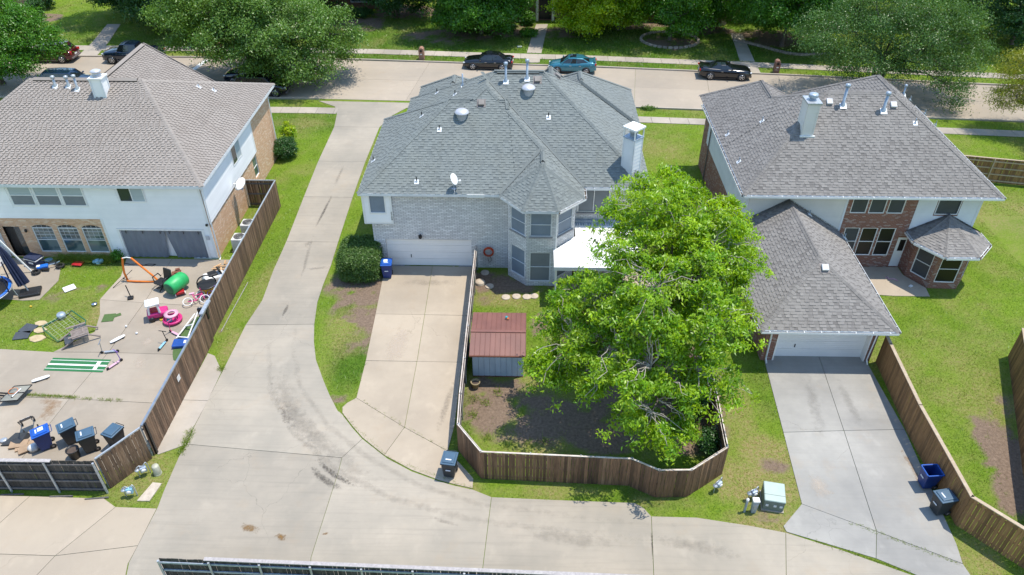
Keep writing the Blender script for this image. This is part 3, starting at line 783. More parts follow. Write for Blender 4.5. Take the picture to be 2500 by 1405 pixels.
def stain(parent, pts, w, mat, z=0.043):
    mb = MB(); n = len(pts)
    ws = w if isinstance(w, (list, tuple)) else [w] * n
    P2 = [V2(p) for p in pts]; L = []; Rr = []
    for i in range(n):
        d = (P2[min(i + 1, n - 1)] - P2[max(i - 1, 0)]).normalized(); q = Vector((-d.y, d.x)) * ws[i] / 2
        L.append(P2[i] + q); Rr.append(P2[i] - q)
    for i in range(n - 1):
        mb.quad((Rr[i].x, Rr[i].y, z), (Rr[i + 1].x, Rr[i + 1].y, z), (L[i + 1].x, L[i + 1].y, z), (L[i].x, L[i].y, z), 0,
                [(i / (n - 1), 0), ((i + 1) / (n - 1), 0), ((i + 1) / (n - 1), 1), (i / (n - 1), 1)])
    return mb.build('stain', mat, parent)
stain(alley, [(-9.81,23.2), (-9.21,22.49), (-8.52,21.92), (-7.79,21.48), (-6.99,21.16)], 0.42, 'stain_dark')
stain(alley, [(-9.88,22.71), (-9.26,21.9), (-8.49,21.35), (-7.7,21.03)], 0.5, 'stain_dark', 0.045)
stain(alley, [(-12.01,26.31), (-11.56,25.35), (-11.15,24.69)], 0.7, 'stain_soft')
stain(alley, [(-4.11,19.78), (-3.3,19.53), (-2.5,19.3)], 0.3, 'stain_soft')
stain(alley, [(-13.77,34.55), (-13.78,33.59), (-13.75,32.67)], [0.2, 0.3, 0.12], 'stain_dark')
stain(alley, [(-13.89,47.82), (-13.93,45.51), (-14.02,43.61), (-14.08,41.81)], [0.15, 0.28, 0.3, 0.15], 'stain_dark')
stain(alley, [(-14.06,42.31), (-13.9,39.88), (-13.69,37.64), (-13.58,35.95)], [0.3, 0.35, 0.3, 0.2], 'stain_soft', 0.045)
stain(alley, [(-13.74,37.63), (-12.89,37.78), (-11.92,38.02)], 0.4, 'stain_soft', 0.046)
stain(alley, [(-13.85,40.84), (-14.12,40.49), (-14.35,40.11)], 0.6, 'stain_soft', 0.047)
stain(alley, [(-13.9,51.94), (-13.97,49.66), (-13.97,47.34)], 0.35, 'stain_soft', 0.044)
stain(alley, [(-12,19.18), (-11.56,19.05), (-10.9,18.86)], 0.55, 'stain_straw')
stain(alley, [(-10.36,18.77), (-9.96,18.58), (-9.72,18.65)], 0.4, 'stain_straw')
stain(alley, [(-8.42,18.76), (-8.21,18.82), (-8.05,18.92)], 0.16, 'stain_straw')
stain(alley, [(4.89,19), (7.2,18.57), (9.57,17.92)], 0.9, 'stain_wide')
stain(alley, [(-0.41,19.09), (2.15,18.75), (4.85,18.57)], 1.0, 'stain_wide', 0.045)
stain(alley, [(-13.54,28.8), (-12.05,26.45), (-10.11,24.33), (-7.55,22.17), (-4.93,20.65)], 1.3, 'stain_wide', 0.046)
stain(alley, [(5.46,19.42), (5.39,18.62), (5.28,17.49)], 0.12, 'stain_dark', 0.047)
for dx in (0, 55):
    pass
stain(alley, [(-14.27,40.35), (-14.11,35.13), (-13.88,30.41), (-12.82,27.01), (-10.89,24.31), (-8.48,22.15), (-5.64,20.64), (-2.17,19.66), (2.17,19.14), (7.22,18.66), (11.96,17.64)], 0.55, 'stain_track', 0.048)
stain(alley, [(-13.34,40.37), (-13.14,35.16), (-12.55,30.43), (-11.34,27.33), (-9.44,24.86), (-7.11,22.89), (-4.66,21.43), (-1.69,20.4), (2.2,19.92), (7.36,19.46), (12.21,18.48)], 0.5, 'stain_track', 0.049)
stain(alley, [(-12.71,29.77), (-12.44,27.9), (-11.33,25.63), (-9.8,23.82), (-7.97,22.4)], 1.6, 'stain_track', 0.0495)
stain(drive_mid, [(-3.41,28.86), (-3.7,27.2), (-3.95,25.52), (-4.22,24.2)], 0.5, 'stain_soft')
stain(drive_mid, [(-8.35,36.48), (-5.74,36.45), (-3.52,36.58)], 0.8, 'stain_wide', 0.045)
stain(drive_mid, [(-6.77,33), (-6.88,30.56), (-7.08,28.94)], 1.6, 'stain_pale', 0.046)
stain(drive_right, [(17.65,24.42), (17.74,22.72), (17.73,20.93)], 0.35, 'stain_rust')
stain(drive_right, [(14.65,29.41), (14.41,26.46), (14.02,23.84)], 0.9, 'stain_wide')
stain(drive_right, [(16.15,29.44), (16.24,26.5), (16.28,24.9)], 0.7, 'stain_wide', 0.045)
stain(drive_right, [(13,22.62), (13.18,21.71), (13.63,20.84)], 1.2, 'stain_pale', 0.046)
for a in ((395,790),(365,835),(330,870),(372,800)):
    pass
stain(yard_pad, [(-21.3,33.24), (-20.89,32.52), (-20.86,31.98)], 1.0, 'stain_pale')
stain(yard_pad, [(-20.88,31.45), (-20.6,30.77), (-20.61,30.26)], 0.8, 'stain_pale')
stain(yard_pad, [(-20.83,29.6), (-20.3,29.13), (-20.25,28.5)], 1.0, 'stain_pale')
stain(yard_pad, [(-24.54,26.75), (-23.38,25.92), (-23.28,24.56)], 1.2, 'stain_rust')
stain(yard_pad, [(-20.36,32.35), (-19.3,32.01), (-19.81,30.95)], 1.4, 'stain_wide')
stain(yard_pad, [(-20.59,37.49), (-21.37,36.2), (-22.04,35.36)], 1.4, 'stain_wide')

# ------------------------------------------------------------------ roofs: hip blocks with shingles
def clip(poly, f):
    out = []; n = len(poly)
    for i in range(n):
        a, b = poly[i], poly[(i + 1) % n]; fa, fb = f(a), f(b)
        if fa >= -1e-9: out.append(a)
        if (fa > 1e-9 and fb < -1e-9) or (fa < -1e-9 and fb > 1e-9):
            t = fa / (fa - fb); out.append((a[0] + (b[0] - a[0]) * t, a[1] + (b[1] - a[1]) * t))
    res = []
    for p in out:
        if not res or (abs(p[0] - res[-1][0]) + abs(p[1] - res[-1][1])) > 1e-5: res.append(p)
    if len(res) > 1 and abs(res[0][0] - res[-1][0]) + abs(res[0][1] - res[-1][1]) < 1e-5: res.pop()
    return res
class Plane:
    def __init__(s, x0, y0, nx, ny, p, e):
        l = math.hypot(nx, ny); s.x0, s.y0, s.nx, s.ny, s.p, s.e = x0, y0, nx / l, ny / l, p, e
    def d(s, q): return (q[0] - s.x0) * s.nx + (q[1] - s.y0) * s.ny
    def z(s, q): return s.e + s.p * s.d(q)
def hipplanes(x0, x1, y0, y1, p, e):
    pb, pf, pl, pr = p if isinstance(p, tuple) else (p,) * 4
    return [Plane(x0, y0, 0, 1, pb, e), Plane(x0, y1, 0, -1, pf, e), Plane(x0, y0, 1, 0, pl, e), Plane(x1, y0, -1, 0, pr, e)]
def shingle_me(w, lift, d, sm, mat, tint):
    # local: x along the course, y up the slope, z normal
    mb = MB(); t = lift; x = w / 2
    mb.add([(-x, 0, 0.0), (x, 0, 0.0), (x, 0, t), (-x, 0, t), (x, d, 0.004), (-x, d, 0.004)],
           [(0, 1, 2, 3), (3, 2, 4, 5), (1, 4, 2), (0, 3, 5)])
    return mb.mesh('shingle', mat, [tint] * 6)
class Roof:
    def __init__(s, house, mat, style, ex=0.15, cap_col=0.5, nind=300, seed=1):
        s.house, s.mat, s.style, s.ex = house, mat, style, ex
        s.blocks = []; s.nind = nind; s.r = random.Random(seed)
        s.under = MB(); s.big = MB(); s.tint = []; s.ind = []; s.caps = []
        s.cap_col = cap_col
    def block(s, planes, skip=()):
        polys = []
        for i, a in enumerate(planes):
            poly = [(-200, -200), (200, -200), (200, 300), (-200, 300)]
            poly = clip(poly, a.d)
            for j, b in enumerate(planes):
                if i == j: continue
                poly = clip(poly, b.d)
                if len(poly) < 3: break
                poly = clip(poly, lambda q, a=a, b=b: b.z(q) - a.z(q))
                if len(poly) < 3: break
            polys.append(poly if len(poly) >= 3 else None)
        s.blocks.append((planes, polys, skip))
    def height(s, q, k):
        pl = s.blocks[k][0]
        if min(a.d(q) for a in pl) < 0: return None
        return min(a.z(q) for a in pl)
    def hidden(s, q, z, k, tol=0.02):
        for j in range(len(s.blocks)):
            if j == k: continue
            h = s.height(q, j)
            if h is None: continue
            if h > z + tol: return True
        return False
    def run(s):
        for k, (planes, polys, skip) in enumerate(s.blocks):
            for i, a in enumerate(planes):
                poly = polys[i]
                if poly is None: continue
                n = len(poly); off = -0.03 - 0.003 * k
                s.under.add([(q[0], q[1], a.z(q) + off) for q in poly], [tuple(range(n))])
                s.under.add([(q[0], q[1], a.e - 0.02 + off * 0.1) for q in poly], [tuple(range(n - 1, -1, -1))])
                if i in skip: continue
                s.lay(a, poly, k)
            for i, a in enumerate(planes):
                if polys[i] is None: continue
                n = len(polys[i])
                for q in range(n):
                    p0, p1 = polys[i][q], polys[i][(q + 1) % n]
                    m = ((p0[0] + p1[0]) / 2, (p0[1] + p1[1]) / 2)
                    for j in range(i + 1, len(planes)):
                        if abs(planes[j].z(m) - a.z(m)) < 1e-3 and abs(planes[j].z(p0) - a.z(p0)) < 1e-3:
                            s.capline(p0, p1, a, planes[j], k)
        h = s.house
        roof = s.under.build('roof', ['felt'], h)
        s.obj = roof
        s.ind.sort(key=lambda t: t[0])
        cache = {}
        for n, (key, M, w, lift, d, tv) in enumerate(s.ind):
            if n < s.nind:
                tq = round(tv * 5) / 5; ck = (round(w, 2), round(lift, 3), round(d, 3), tq)
                if ck not in cache: cache[ck] = shingle_me(w, lift, d, 0, s.mat, (tq, tq, tq, 1))
                inst(cache[ck], 'shingle', roof, M)
            else:
                b = len(s.big.v); x = w / 2
                loc = [(-x, 0, 0.0), (x, 0, 0.0), (x, 0, lift), (-x, 0, lift), (x, d, 0.004), (-x, d, 0.004)]
                s.big.add([M @ Vector(q) for q in loc], [(0, 1, 2, 3), (3, 2, 4, 5)])
                s.tint += [(tv, tv, tv, 1)] * 6
        if s.big.v: s.big.build('shingle_field', s.mat, roof, tint=s.tint, kind='stuff')
        # ridge and hip caps
        def capm(dr):
            mb = MB(); w = 0.155
            mb.add([(-0.14, -w, 0.02 - w * dr), (0.14, -w, 0.035 - w * dr), (0.14, 0, 0.038), (-0.14, 0, 0.024), (0.14, w, 0.035 - w * dr), (-0.14, w, 0.02 - w * dr),
                    (0.14, -w, 0.01 - w * dr), (0.14, 0, 0.01), (0.14, w, 0.01 - w * dr)],
                   [(0, 1, 2, 3), (3, 2, 4, 5), (1, 6, 7, 2), (2, 7, 8, 4)])
            return mb, [mb.mesh('ridge_shingle', s.mat, [(c, c, c, 1)] * 9) for c in (s.cap_col - 0.2, s.cap_col, s.cap_col + 0.2)]
        kinds = {True: capm(0.66), False: capm(0.46)}
        nc = 0; rest = MB(); rt = []
        for M in s.caps:
            flat = abs((M.to_3x3() @ Vector((1, 0, 0))).z) < 0.1; mb, cms = kinds[flat]
            if nc < 290:
                inst(s.r.choice(cms), 'ridge_shingle', roof, M)
            else:
                rest.add([M @ Vector(v) for v in mb.v], mb.f); c = s.cap_col; rt += [(c, c, c, 1)] * 9
            nc += 1
        if rest.v: rest.build('ridge_shingle_run', s.mat, roof, tint=rt, kind='stuff')
        return roof
    def urange(s, poly2, d):
        us = []
        n = len(poly2)
        for i in range(n):
            a, b = poly2[i], poly2[(i + 1) % n]
            if (a[1] - d) * (b[1] - d) <= 0 and abs(a[1] - b[1]) > 1e-9:
                t = (d - a[1]) / (b[1] - a[1]); us.append(a[0] + (b[0] - a[0]) * t)
            elif abs(a[1] - d) < 1e-9: us.append(a[0])
        return (min(us), max(us)) if len(us) >= 2 else None
    def lay(s, a, poly, k):
        ux, uy = a.ny, -a.nx
        p2 = [((q[0] - a.x0) * ux + (q[1] - a.y0) * uy, a.d(q)) for q in poly]
        dmax = max(q[1] for q in p2); c = 1 / math.sqrt(1 + a.p * a.p)
        row = 0; r = s.r
        U = Vector((ux, uy, 0)); S = Vector((a.nx * c, a.ny * c, a.p * c)); N = U.cross(S)
        while True:
            d0 = row * s.ex * c; d1 = d0 + s.ex * c * 1.25
            if d0 > dmax - 0.03: break
            dm = min(d0 + s.ex * c * 0.5, dmax - 1e-3)
            ur = s.urange(p2, max(dm, 1e-4)); row += 1
            if ur is None: continue
            u = ur[0]
            if s.style == 'tab': u -= 0.33 * ((row * 0.5) % 1.0)
            first = True; alt = row
            while u < ur[1] - 0.01:
                if s.style == 'arch':
                    w = r.choice((0.16, 0.2, 0.26, 0.32)); alt += 1
                    lift = 0.034 if alt % 2 else 0.016
                    tv = r.random() ** 1.3 * 0.95 if alt % 2 == 0 else r.random() * 0.35
                else:
                    alt += 1; w = r.choice((0.15, 0.18, 0.21)) if alt % 2 else r.choice((0.10, 0.13, 0.16))
                    lift = 0.05 if alt % 2 else 0.006
                    tv = r.random() * 0.35 if alt % 2 else 0.15 + r.random() * 0.4
                u0, u1 = max(u, ur[0]), min(u + w, ur[1]); u += w
                ww = u1 - u0
                if ww < 0.02: continue
                um = (u0 + u1) / 2
                q = (a.x0 + ux * um + a.nx * d0, a.y0 + uy * um + a.ny * d0)
                z = a.e + a.p * d0
                qm = (q[0] + a.nx * 0.06, q[1] + a.ny * 0.06)
                if s.hidden(qm, z + a.p * 0.06, k): continue
                if k:
                    cov = False; hu, dd = ww / 2, s.ex * c
                    for j in range(k):
                        if all((s.height((q[0] + ux * su * hu + a.nx * sd, q[1] + uy * su * hu + a.ny * sd), j) or -9) > z + a.p * sd - 0.012 for su in (-1, 1) for sd in (0.01, dd)): cov = True; break
                    if cov: continue
                M = Matrix.Translation((q[0], q[1], z - 0.004 * k)) @ Matrix((U, S, N)).transposed().to_4x4()
                full = abs(ww - w) < 1e-6
                key = math.hypot(q[0], q[1]) if (full and a.ny > 0.5) else 1e6 + r.random()
                s.ind.append((key, M, ww, lift, s.ex * 1.22, tv))
        return
    def capline(s, p0, p1, a, b, k):
        A = Vector((p0[0], p0[1], a.z(p0))); B = Vector((p1[0], p1[1], a.z(p1)))
        if A.z > B.z: A, B = B, A
        L = (B - A).length
        if L < 0.3: return
        na = Vector((-a.nx * a.p, -a.ny * a.p, 1)).normalized(); nb = Vector((-b.nx * b.p, -b.ny * b.p, 1)).normalized()
        up = (na + nb).normalized(); D = (B - A).normalized()
        Y = up.cross(-D).normalized(); Z = (-D).cross(Y)
        n = int(L / 0.2)
        for i in range(n):
            q = A + D * ((i + 0.6) * L / n)
            if any((s.height((q.x, q.y), j) or -9) > q.z - 0.04 for j in range(len(s.blocks)) if j != k): continue
            s.caps.append(Matrix.Translation(q + Z * 0.012) @ Matrix((-D, Y, Z)).transposed().to_4x4())

def fascia(house, pts, z, mat='paint_trim', h=0.17, t=0.03, out=0.02):
    for p0, p1 in zip(pts[:-1], pts[1:]):
        a, b = V2(p0), V2(p1); d = (b - a); L = d.length; d.normalize(); n = Vector((d.y, -d.x))
        c = (a + b) / 2 - n * (t / 2 - out)
        MB().box((c.x, c.y, z - h / 2 + 0.0), (L + 0.03, t, h), math.atan2(d.y, d.x)).build('fascia', mat, house)
def gutter(house, pts, z, brackets=True):
    for p0, p1 in zip(pts[:-1], pts[1:]):
        a, b = V2(p0), V2(p1); d = (b - a); L = d.length; d.normalize(); n = Vector((d.y, -d.x)); ang = math.atan2(d.y, d.x)
        m = (a + b) / 2; mb = MB()
        def bx(o0, o1, z0, z1, mi):
            c = m + n * ((o0 + o1) / 2); mb.box((c.x, c.y, (z0 + z1) / 2), (L, o1 - o0, z1 - z0), ang, mi)
        bx(0.02, 0.032, z - 0.12, z - 0.01, 0); bx(0.125, 0.14, z - 0.12, z - 0.005, 0); bx(0.033, 0.124, z - 0.12, z - 0.105, 0); bx(0.034, 0.1235, z - 0.104, z - 0.07, 1)
        g = mb.build('gutter', ['paint_white', 'debris'], house)
        if brackets:
            k = max(2, int(L / 0.85)); bm = MB().box((0, 0, 0), (0.03, 0.12, 0.012)).mesh('gutter_strap', 'paint_white')
            for i in range(k):
                c = a + d * ((i + 0.5) * L / k) + n * 0.075
                inst(bm, 'gutter_strap', g, Matrix.Translation((c.x, c.y, z - 0.004)) @ Matrix.Rotation(ang, 4, 'Z'))

# ------------------------------------------------------------------ walls and windows
class Face:
    def __init__(s, p0, p1):
        s.o = V2(p0); e = V2(p1) - s.o; s.L = e.length; s.d = e.normalized(); s.n = Vector((s.d.y, -s.d.x)); s.ang = math.atan2(s.d.y, s.d.x)
    def pt(s, u, v, o=0.0):
        q = s.o + s.d * u + s.n * o; return (q.x, q.y, v)
    def box(s, mb, u0, u1, v0, v1, o0, o1, mi=0):
        p = [s.pt(u0, v0, o1), s.pt(u1, v0, o1), s.pt(u1, v0, o0), s.pt(u0, v0, o0), s.pt(u0, v1, o1), s.pt(u1, v1, o1), s.pt(u1, v1, o0), s.pt(u0, v1, o0)]
        mb.hexa(p, mi); return mb
def wall(house, p0, p1, z0, z1, mat, openings=(), depth=0.12, name='wall'):
    F = Face(p0, p1); mb = MB()
    us = sorted({0.0, F.L} | {min(max(x, 0), F.L) for o in openings for x in o[:2]}); vs = sorted({z0, z1} | {min(max(x, z0), z1) for o in openings for x in o[2:4]})
    for u0, u1 in zip(us[:-1], us[1:]):
        for v0, v1 in zip(vs[:-1], vs[1:]):
            cu, cv = (u0 + u1) / 2, (v0 + v1) / 2
            if any(o[0] < cu < o[1] and o[2] < cv < o[3] for o in openings): continue
            mb.quad(F.pt(u0, v0), F.pt(u1, v0), F.pt(u1, v1), F.pt(u0, v1), 0, [(u0, v0), (u1, v0), (u1, v1), (u0, v1)])
    for (u0, u1, v0, v1) in openings:
        for (a, b) in (((u0, v0), (u0, v1)), ((u0, v1), (u1, v1)), ((u1, v1), (u1, v0)), ((u1, v0), (u0, v0))):
            mb.quad(F.pt(*a), F.pt(*b), F.pt(*b, -depth), F.pt(*a, -depth), 0, [(a[0], a[1]), (b[0], b[1]), (b[0] + depth, b[1]), (a[0] + depth, a[1])])
    return F, mb.build(name, mat, house)
def siding(F, w, u0, u1, z0, z1, mat, holes=(), ex=0.19):
    n = max(1, round((z1 - z0) / ex)); h = (z1 - z0) / n
    for i in range(n):
        v0, v1 = z0 + i * h, z0 + (i + 1) * h
        iv = [(u0, u1)]
        for (a, b, c, d) in holes:
            if d <= v0 + 0.02 or c >= v1 - 0.02: continue
            nv = []
            for (s, t) in iv:
                if b <= s or a >= t: nv.append((s, t)); continue
                if a > s: nv.append((s, a))
                if b < t: nv.append((b, t))
            iv = nv
        for (s, t) in iv:
            if t - s < 0.03: continue
            mb = MB()
            p = [F.pt(s, v0, 0.030), F.pt(t, v0, 0.030), F.pt(t, v0, 0.002), F.pt(s, v0, 0.002), F.pt(s, v1, 0.012), F.pt(t, v1, 0.012), F.pt(t, v1, 0.002), F.pt(s, v1, 0.002)]
            mb.hexa(p).build('siding_board', mat, w)
def window(house, F, u0, u1, v0, v1, pane='screen_grey', frame='paint_white', cols=1, rows=1, inn=0.10, fw=0.05, proud=None, panes=None, grid=None, sill=None):
    mb = MB(); o1 = -inn + 0.06 if proud is None else proud; o0 = -inn
    F.box(mb, u0, u1, v1 - fw, v1, o0, o1); F.box(mb, u0, u1, v0, v0 + fw, o0, o1)
    F.box(mb, u0, u0 + fw, v0 + fw, v1 - fw, o0, o1); F.box(mb, u1 - fw, u1, v0 + fw, v1 - fw, o0, o1)
    a0, a1, b0, b1 = u0 + fw, u1 - fw, v0 + fw, v1 - fw
    for c in range(1, cols): x = a0 + (a1 - a0) * c / cols; F.box(mb, x - fw * .4, x + fw * .4, b0, b1, o0, o1 - 0.006)
    for r_ in range(1, rows): y = b0 + (b1 - b0) * r_ / rows; F.box(mb, a0, a1, y - fw * .35, y + fw * .35, o0, o1 - 0.009)
    if grid:
        for c in range(1, grid[0]): x = a0 + (a1 - a0) * c / grid[0]; F.box(mb, x - .009, x + .009, b0, b1, o0, o1 - 0.028)
        for r_ in range(1, grid[1]): y = b0 + (b1 - b0) * r_ / grid[1]; F.box(mb, a0, a1, y - .009, y + .009, o0, o1 - 0.03)
    w = mb.build('window', frame, house)
    for c in range(cols):
        for r_ in range(rows):
            x0 = a0 + (a1 - a0) * c / cols + 0.002; x1 = a0 + (a1 - a0) * (c + 1) / cols - 0.002; y0 = b0 + (b1 - b0) * r_ / rows + 0.002; y1 = b0 + (b1 - b0) * (r_ + 1) / rows - 0.002
            pm_ = panes[(c, r_)] if panes and (c, r_) in panes else pane
            F.box(MB(), x0, x1, y0, y1, o0 - 0.01, o0 + 0.02).build('pane', pm_, w)
    if sill:
        F.box(MB(), u0 - 0.06, u1 + 0.06, v0 - 0.09, v0, -inn, 0.05).build('sill', sill, w)
    return w
def garage_door(house, F, u0, u1, v0, v1, inn, mat='door_white', rows=4, handle=None):
    mb = MB(); h = (v1 - v0) / rows
    for i in range(rows):
        F.box(mb, u0 + 0.01, u1 - 0.01, v0 + i * h + 0.006, v0 + (i + 1) * h - 0.006, -inn - 0.04, -inn)
        for k in range(3):
            y = v0 + (i + 0.2 + 0.27 * k) * h; F.box(mb, u0 + 0.08, u1 - 0.08, y, y + 0.02, -inn, -inn + 0.006)
    d = mb.build('garage_door', mat, house)
    F.box(MB(), u0, u1, v0, v1, -inn - 0.09, -inn - 0.05).build('door_backing', 'trim_grey', d)
    if handle: F.box(MB(), handle[0] - .02, handle[0] + .02, handle[1] - .1, handle[1] + .1, -inn + 0.004, -inn + 0.05).build('handle', 'black_metal', d)
    return d
def vent_stack(roof, p, h, r, mat='galv', cap=True):
    mb = MB(); x, y, z = p
    mb.lathe([(r * 1.9, -0.1), (r * 1.7, 0.12), (r * 1.0, 0.2), (r, h), (0.001, h)], 10, (x, y, z))
    if cap: mb.lathe([(r * 1.0, h - 0.02), (r * 1.75, h), (r * 1.75, h + 0.16), (0.001, h + 0.2)], 10, (x, y, z))
    v = mb.build('vent_stack', mat, roof)
    MB().box((x, y - 0.08, z + 0.0), (r * 4.6, r * 4.6, 0.03), M=Matrix.Rotation(math.atan(0.7), 3, 'X')).build('flashing', 'paint_trim', v)
def vent_pipe(roof, p, sx=0, sy=1, pl=0.7, h=0.32, mat='galv_blue'):
    x, y, z = p
    n = Vector((-sx * pl, -sy * pl, 1)).normalized()
    M = n.to_track_quat('Z', 'Y').to_matrix()
    mb = MB(); mb.tube([(x, y, z - 0.05), (x, y, z + h)], 0.032, 8)
    v = mb.build('vent_pipe', 'black_metal' if mat is None else mat, roof)
    MB().box(Vector((x, y, z)) + n * 0.03, (0.26, 0.3, 0.016), M=M).build('flashing', 'paint_trim', v)
    MB().lathe([(0.09, -0.03), (0.045, 0.10), (0.03, 0.12)], 8, (x, y, z)).build('collar', 'galv', v)
def dome_vent(roof, p):
    x, y, z = p
    mb = MB(); mb.lathe([(0.3, -0.35), (0.3, 0.2), (0.33, 0.22)], 20, (x, y, z))
    v = mb.build('dome_vent', 'vent_dome', roof)
    MB().lathe([(0.30, 0.17), (0.42, 0.2), (0.44, 0.25), (0.40, 0.29), (0.37, 0.34), (0.28, 0.40), (0.15, 0.43), (0.001, 0.44)], 24, (x, y, z)).build('dome', 'vent_dome', v)
def box_vent(roof, p, sx=0, sy=1, pl=0.7, mat='vent_brown', s=0.36):
    n = Vector((-sx * pl, -sy * pl, 1)).normalized(); q = Vector(p)
    U = Vector((sy, -sx, 0)); S = U.cross(n) * -1
    M = Matrix((U, n.cross(U), n)).transposed()
    v = MB().box(q + n * 0.09, (s, s, 0.14), M=M).build('box_vent', mat, roof, bevel=0.03)
    MB().box(q + n * 0.02, (s + 0.16, s + 0.2, 0.02), M=M).build('flashing', 'trim_grey', v)
def downspout(house, pts, mat='paint_white'):
    MB().tube(pts, 0.045, 4, smooth=False).build('downspout', mat, house)

# ================================================================== middle house
mh = thing('house', 'grey-roofed house with whitewashed brick, white garage door and two-storey bay, in the middle', 'house', (-1, 45, 0), world=True, group='houses backing on the alley')
E5 = 5.4; PM = 0.71
rf = Roof(mh, 'shingle_mid', 'arch', 0.16, 0.45, 300, 3)
rf.block(hipplanes(-8.37, 7.28, 38.8, 51.4, PM, E5))                              # main body
rf.block([Plane(0, 37.8, 0, 1, PM, E5), Plane(3.35, 0, -1, 0, PM, E5), Plane(-8.37, 0, 1, 0, PM, E5), Plane(0, 51, 0, -1, PM, E5)])   # rear left wing
rf.block(hipplanes(-9.73, -0.5, 37.8, 47.9, (PM, PM, PM, 5.0), E5))
apex = (0.92, 38.3)
def thru(a, b, z0, ax, zt):
    d = Vector((b[0] - a[0], b[1] - a[1])).normalized(); n = Vector((-d.y, d.x))
    if n.dot(Vector((ax[0] - a[0], ax[1] - a[1]))) < 0: n = -n
    dist = n.dot(Vector((ax[0] - a[0], ax[1] - a[1])))
    return Plane(a[0], a[1], n.x, n.y, (zt - z0) / dist, z0)
zt = E5 + PM * 2.43
bay = [thru((-1.5, 37.67), (-0.17, 36.04), E5, apex, zt), thru((-0.17, 36.04), (1.8, 36.04), E5, apex, zt), thru((1.8, 36.04), (3.34, 37.6), E5, apex, zt),
       Plane(-1.5, 0, 1, 0, PM, E5), Plane(3.34, 0, -1, 0, PM, E5 - 0.004), Plane(0, 42, 0, -1, 3.0, E5)]
rf.block(bay)
rf.block(hipplanes(-0.6, 7.6, 47.3, 53.4, (9, PM, PM, PM), E5 - 0.002))              # front right wing
rf.block(hipplanes(-7.9, -2.3, 45, 53.6, (9, PM, PM, PM), E5 - 0.002))            # front left wing
rf.block(hipplanes(-0.6, 3.6, 45.2, 52.0, (9, 0.8, 1.5, 1.5), E5 + 0.55))
rm = rf.run()
def valley(roof, x0, y0, x1, y1, z0, z1, wl, mat, tc=0.5):
    A, B = Vector((x0, y0, z0)), Vector((x1, y1, z1)); mb = MB(); up = Vector((0, 0, 0.05))
    for off in wl:
        o = Vector(off); mb.quad(A + up, B + up, B + up + o, A + up + o)
    mb.build('valley_strip', mat, roof, tint=[(tc, tc, tc, 1)] * len(mb.v))
vw = 0.16
valley(rm, 3.35, 38.8, -2.9, 45.05, 5.4, 5.4 + PM * 6.25, ((vw, 0, 0), (0, -vw, 0)), 'shingle_mid')
valley(rm, -1.5, 37.8, 0.9, 40.2, 5.4, 5.4 + PM * 2.4, ((-vw, 0, 0), (0, -vw, 0)), 'shingle_mid')
# walls
F, w = wall(mh, (-9.2, 38.15), (-1.05, 38.15), 0, 5.3, 'brick_white', [(0.68, 5.9, 0, 2.04)], 0.16)
garage_door(mh, F, 0.68, 5.9, 0.03, 2.04, 0.13, 'door_white', 4, (2.15, 0.75))
wall(mh, (-9.2, 47.6), (-9.2, 38.15), 0, 5.3, 'brick_white'); wall(mh, (-8.0, 51.0), (-8.0, 47.6), 0, 5.3, 'brick_white'); wall(mh, (-8.0, 47.6), (-9.2, 47.6), 0, 5.3, 'brick_white')
wall(mh, (-1.05, 38.15), (-1.05, 37.4), 0, 5.3, 'brick_white')
def baywin(p0, p1, ups):
    F, w = wall(mh, p0, p1, 0, 5.3, 'brick_white', [(F_[0], F_[1], F_[2], F_[3]) for F_ in ups], 0.1)
    for q in ups:
        window(mh, F, *q[:4], pane=q[4], frame='paint_trim', rows=2, inn=0.08, fw=0.05, sill='brick_white' if q[2] > 2 else None)
baywin((-1.05, 37.4), (0.05, 36.35), [(0.22, 1.40, 3.45, 5.1, 'screen_blue'), (0.22, 1.40, 0.45, 2.45, 'screen_blue')])
baywin((0.05, 36.35), (1.7, 36.35), [(0.2, 1.42, 3.5, 5.08, 'screen_blue'), (0.2, 1.42, 0.32, 2.4, 'screen_grey')])
baywin((1.7, 36.35), (2.85, 37.5), [(0.2, 1.42, 3.45, 5.1, 'screen_blue'), (0.22, 1.40, 0.45, 2.45, 'screen_grey')])
wall(mh, (2.85, 37.5), (2.85, 39.1), 0, 5.3, 'brick_white')
F, w = wall(mh, (2.85, 39.1), (6.85, 39.1), 0, 5.3, 'brick_white', [(0.25, 2.12, 3.5, 5.12)], 0.1)
window(mh, F, 0.25, 2.12, 3.5, 5.12, pane='screen_grey', frame='paint_white', cols=2, sill='brick_white')
F, w = wall(mh, (6.85, 39.1), (6.85, 51.0), 0, 5.3, 'brick_white')
wall(mh, (6.85, 51.0), (-8.0, 51.0), 0, 5.3, 'brick_white')
for xa, xb, yb in ((-7.4, -2.8, 53.2), (-0.1, 7.1, 53.0)):
    wall(mh, (xb, 50.9), (xb, yb), 0, 5.3, 'brick_white'); wall(mh, (xb, yb), (xa, yb), 0, 5.3, 'brick_white'); wall(mh, (xa, yb), (xa, 50.9), 0, 5.3, 'brick_white')
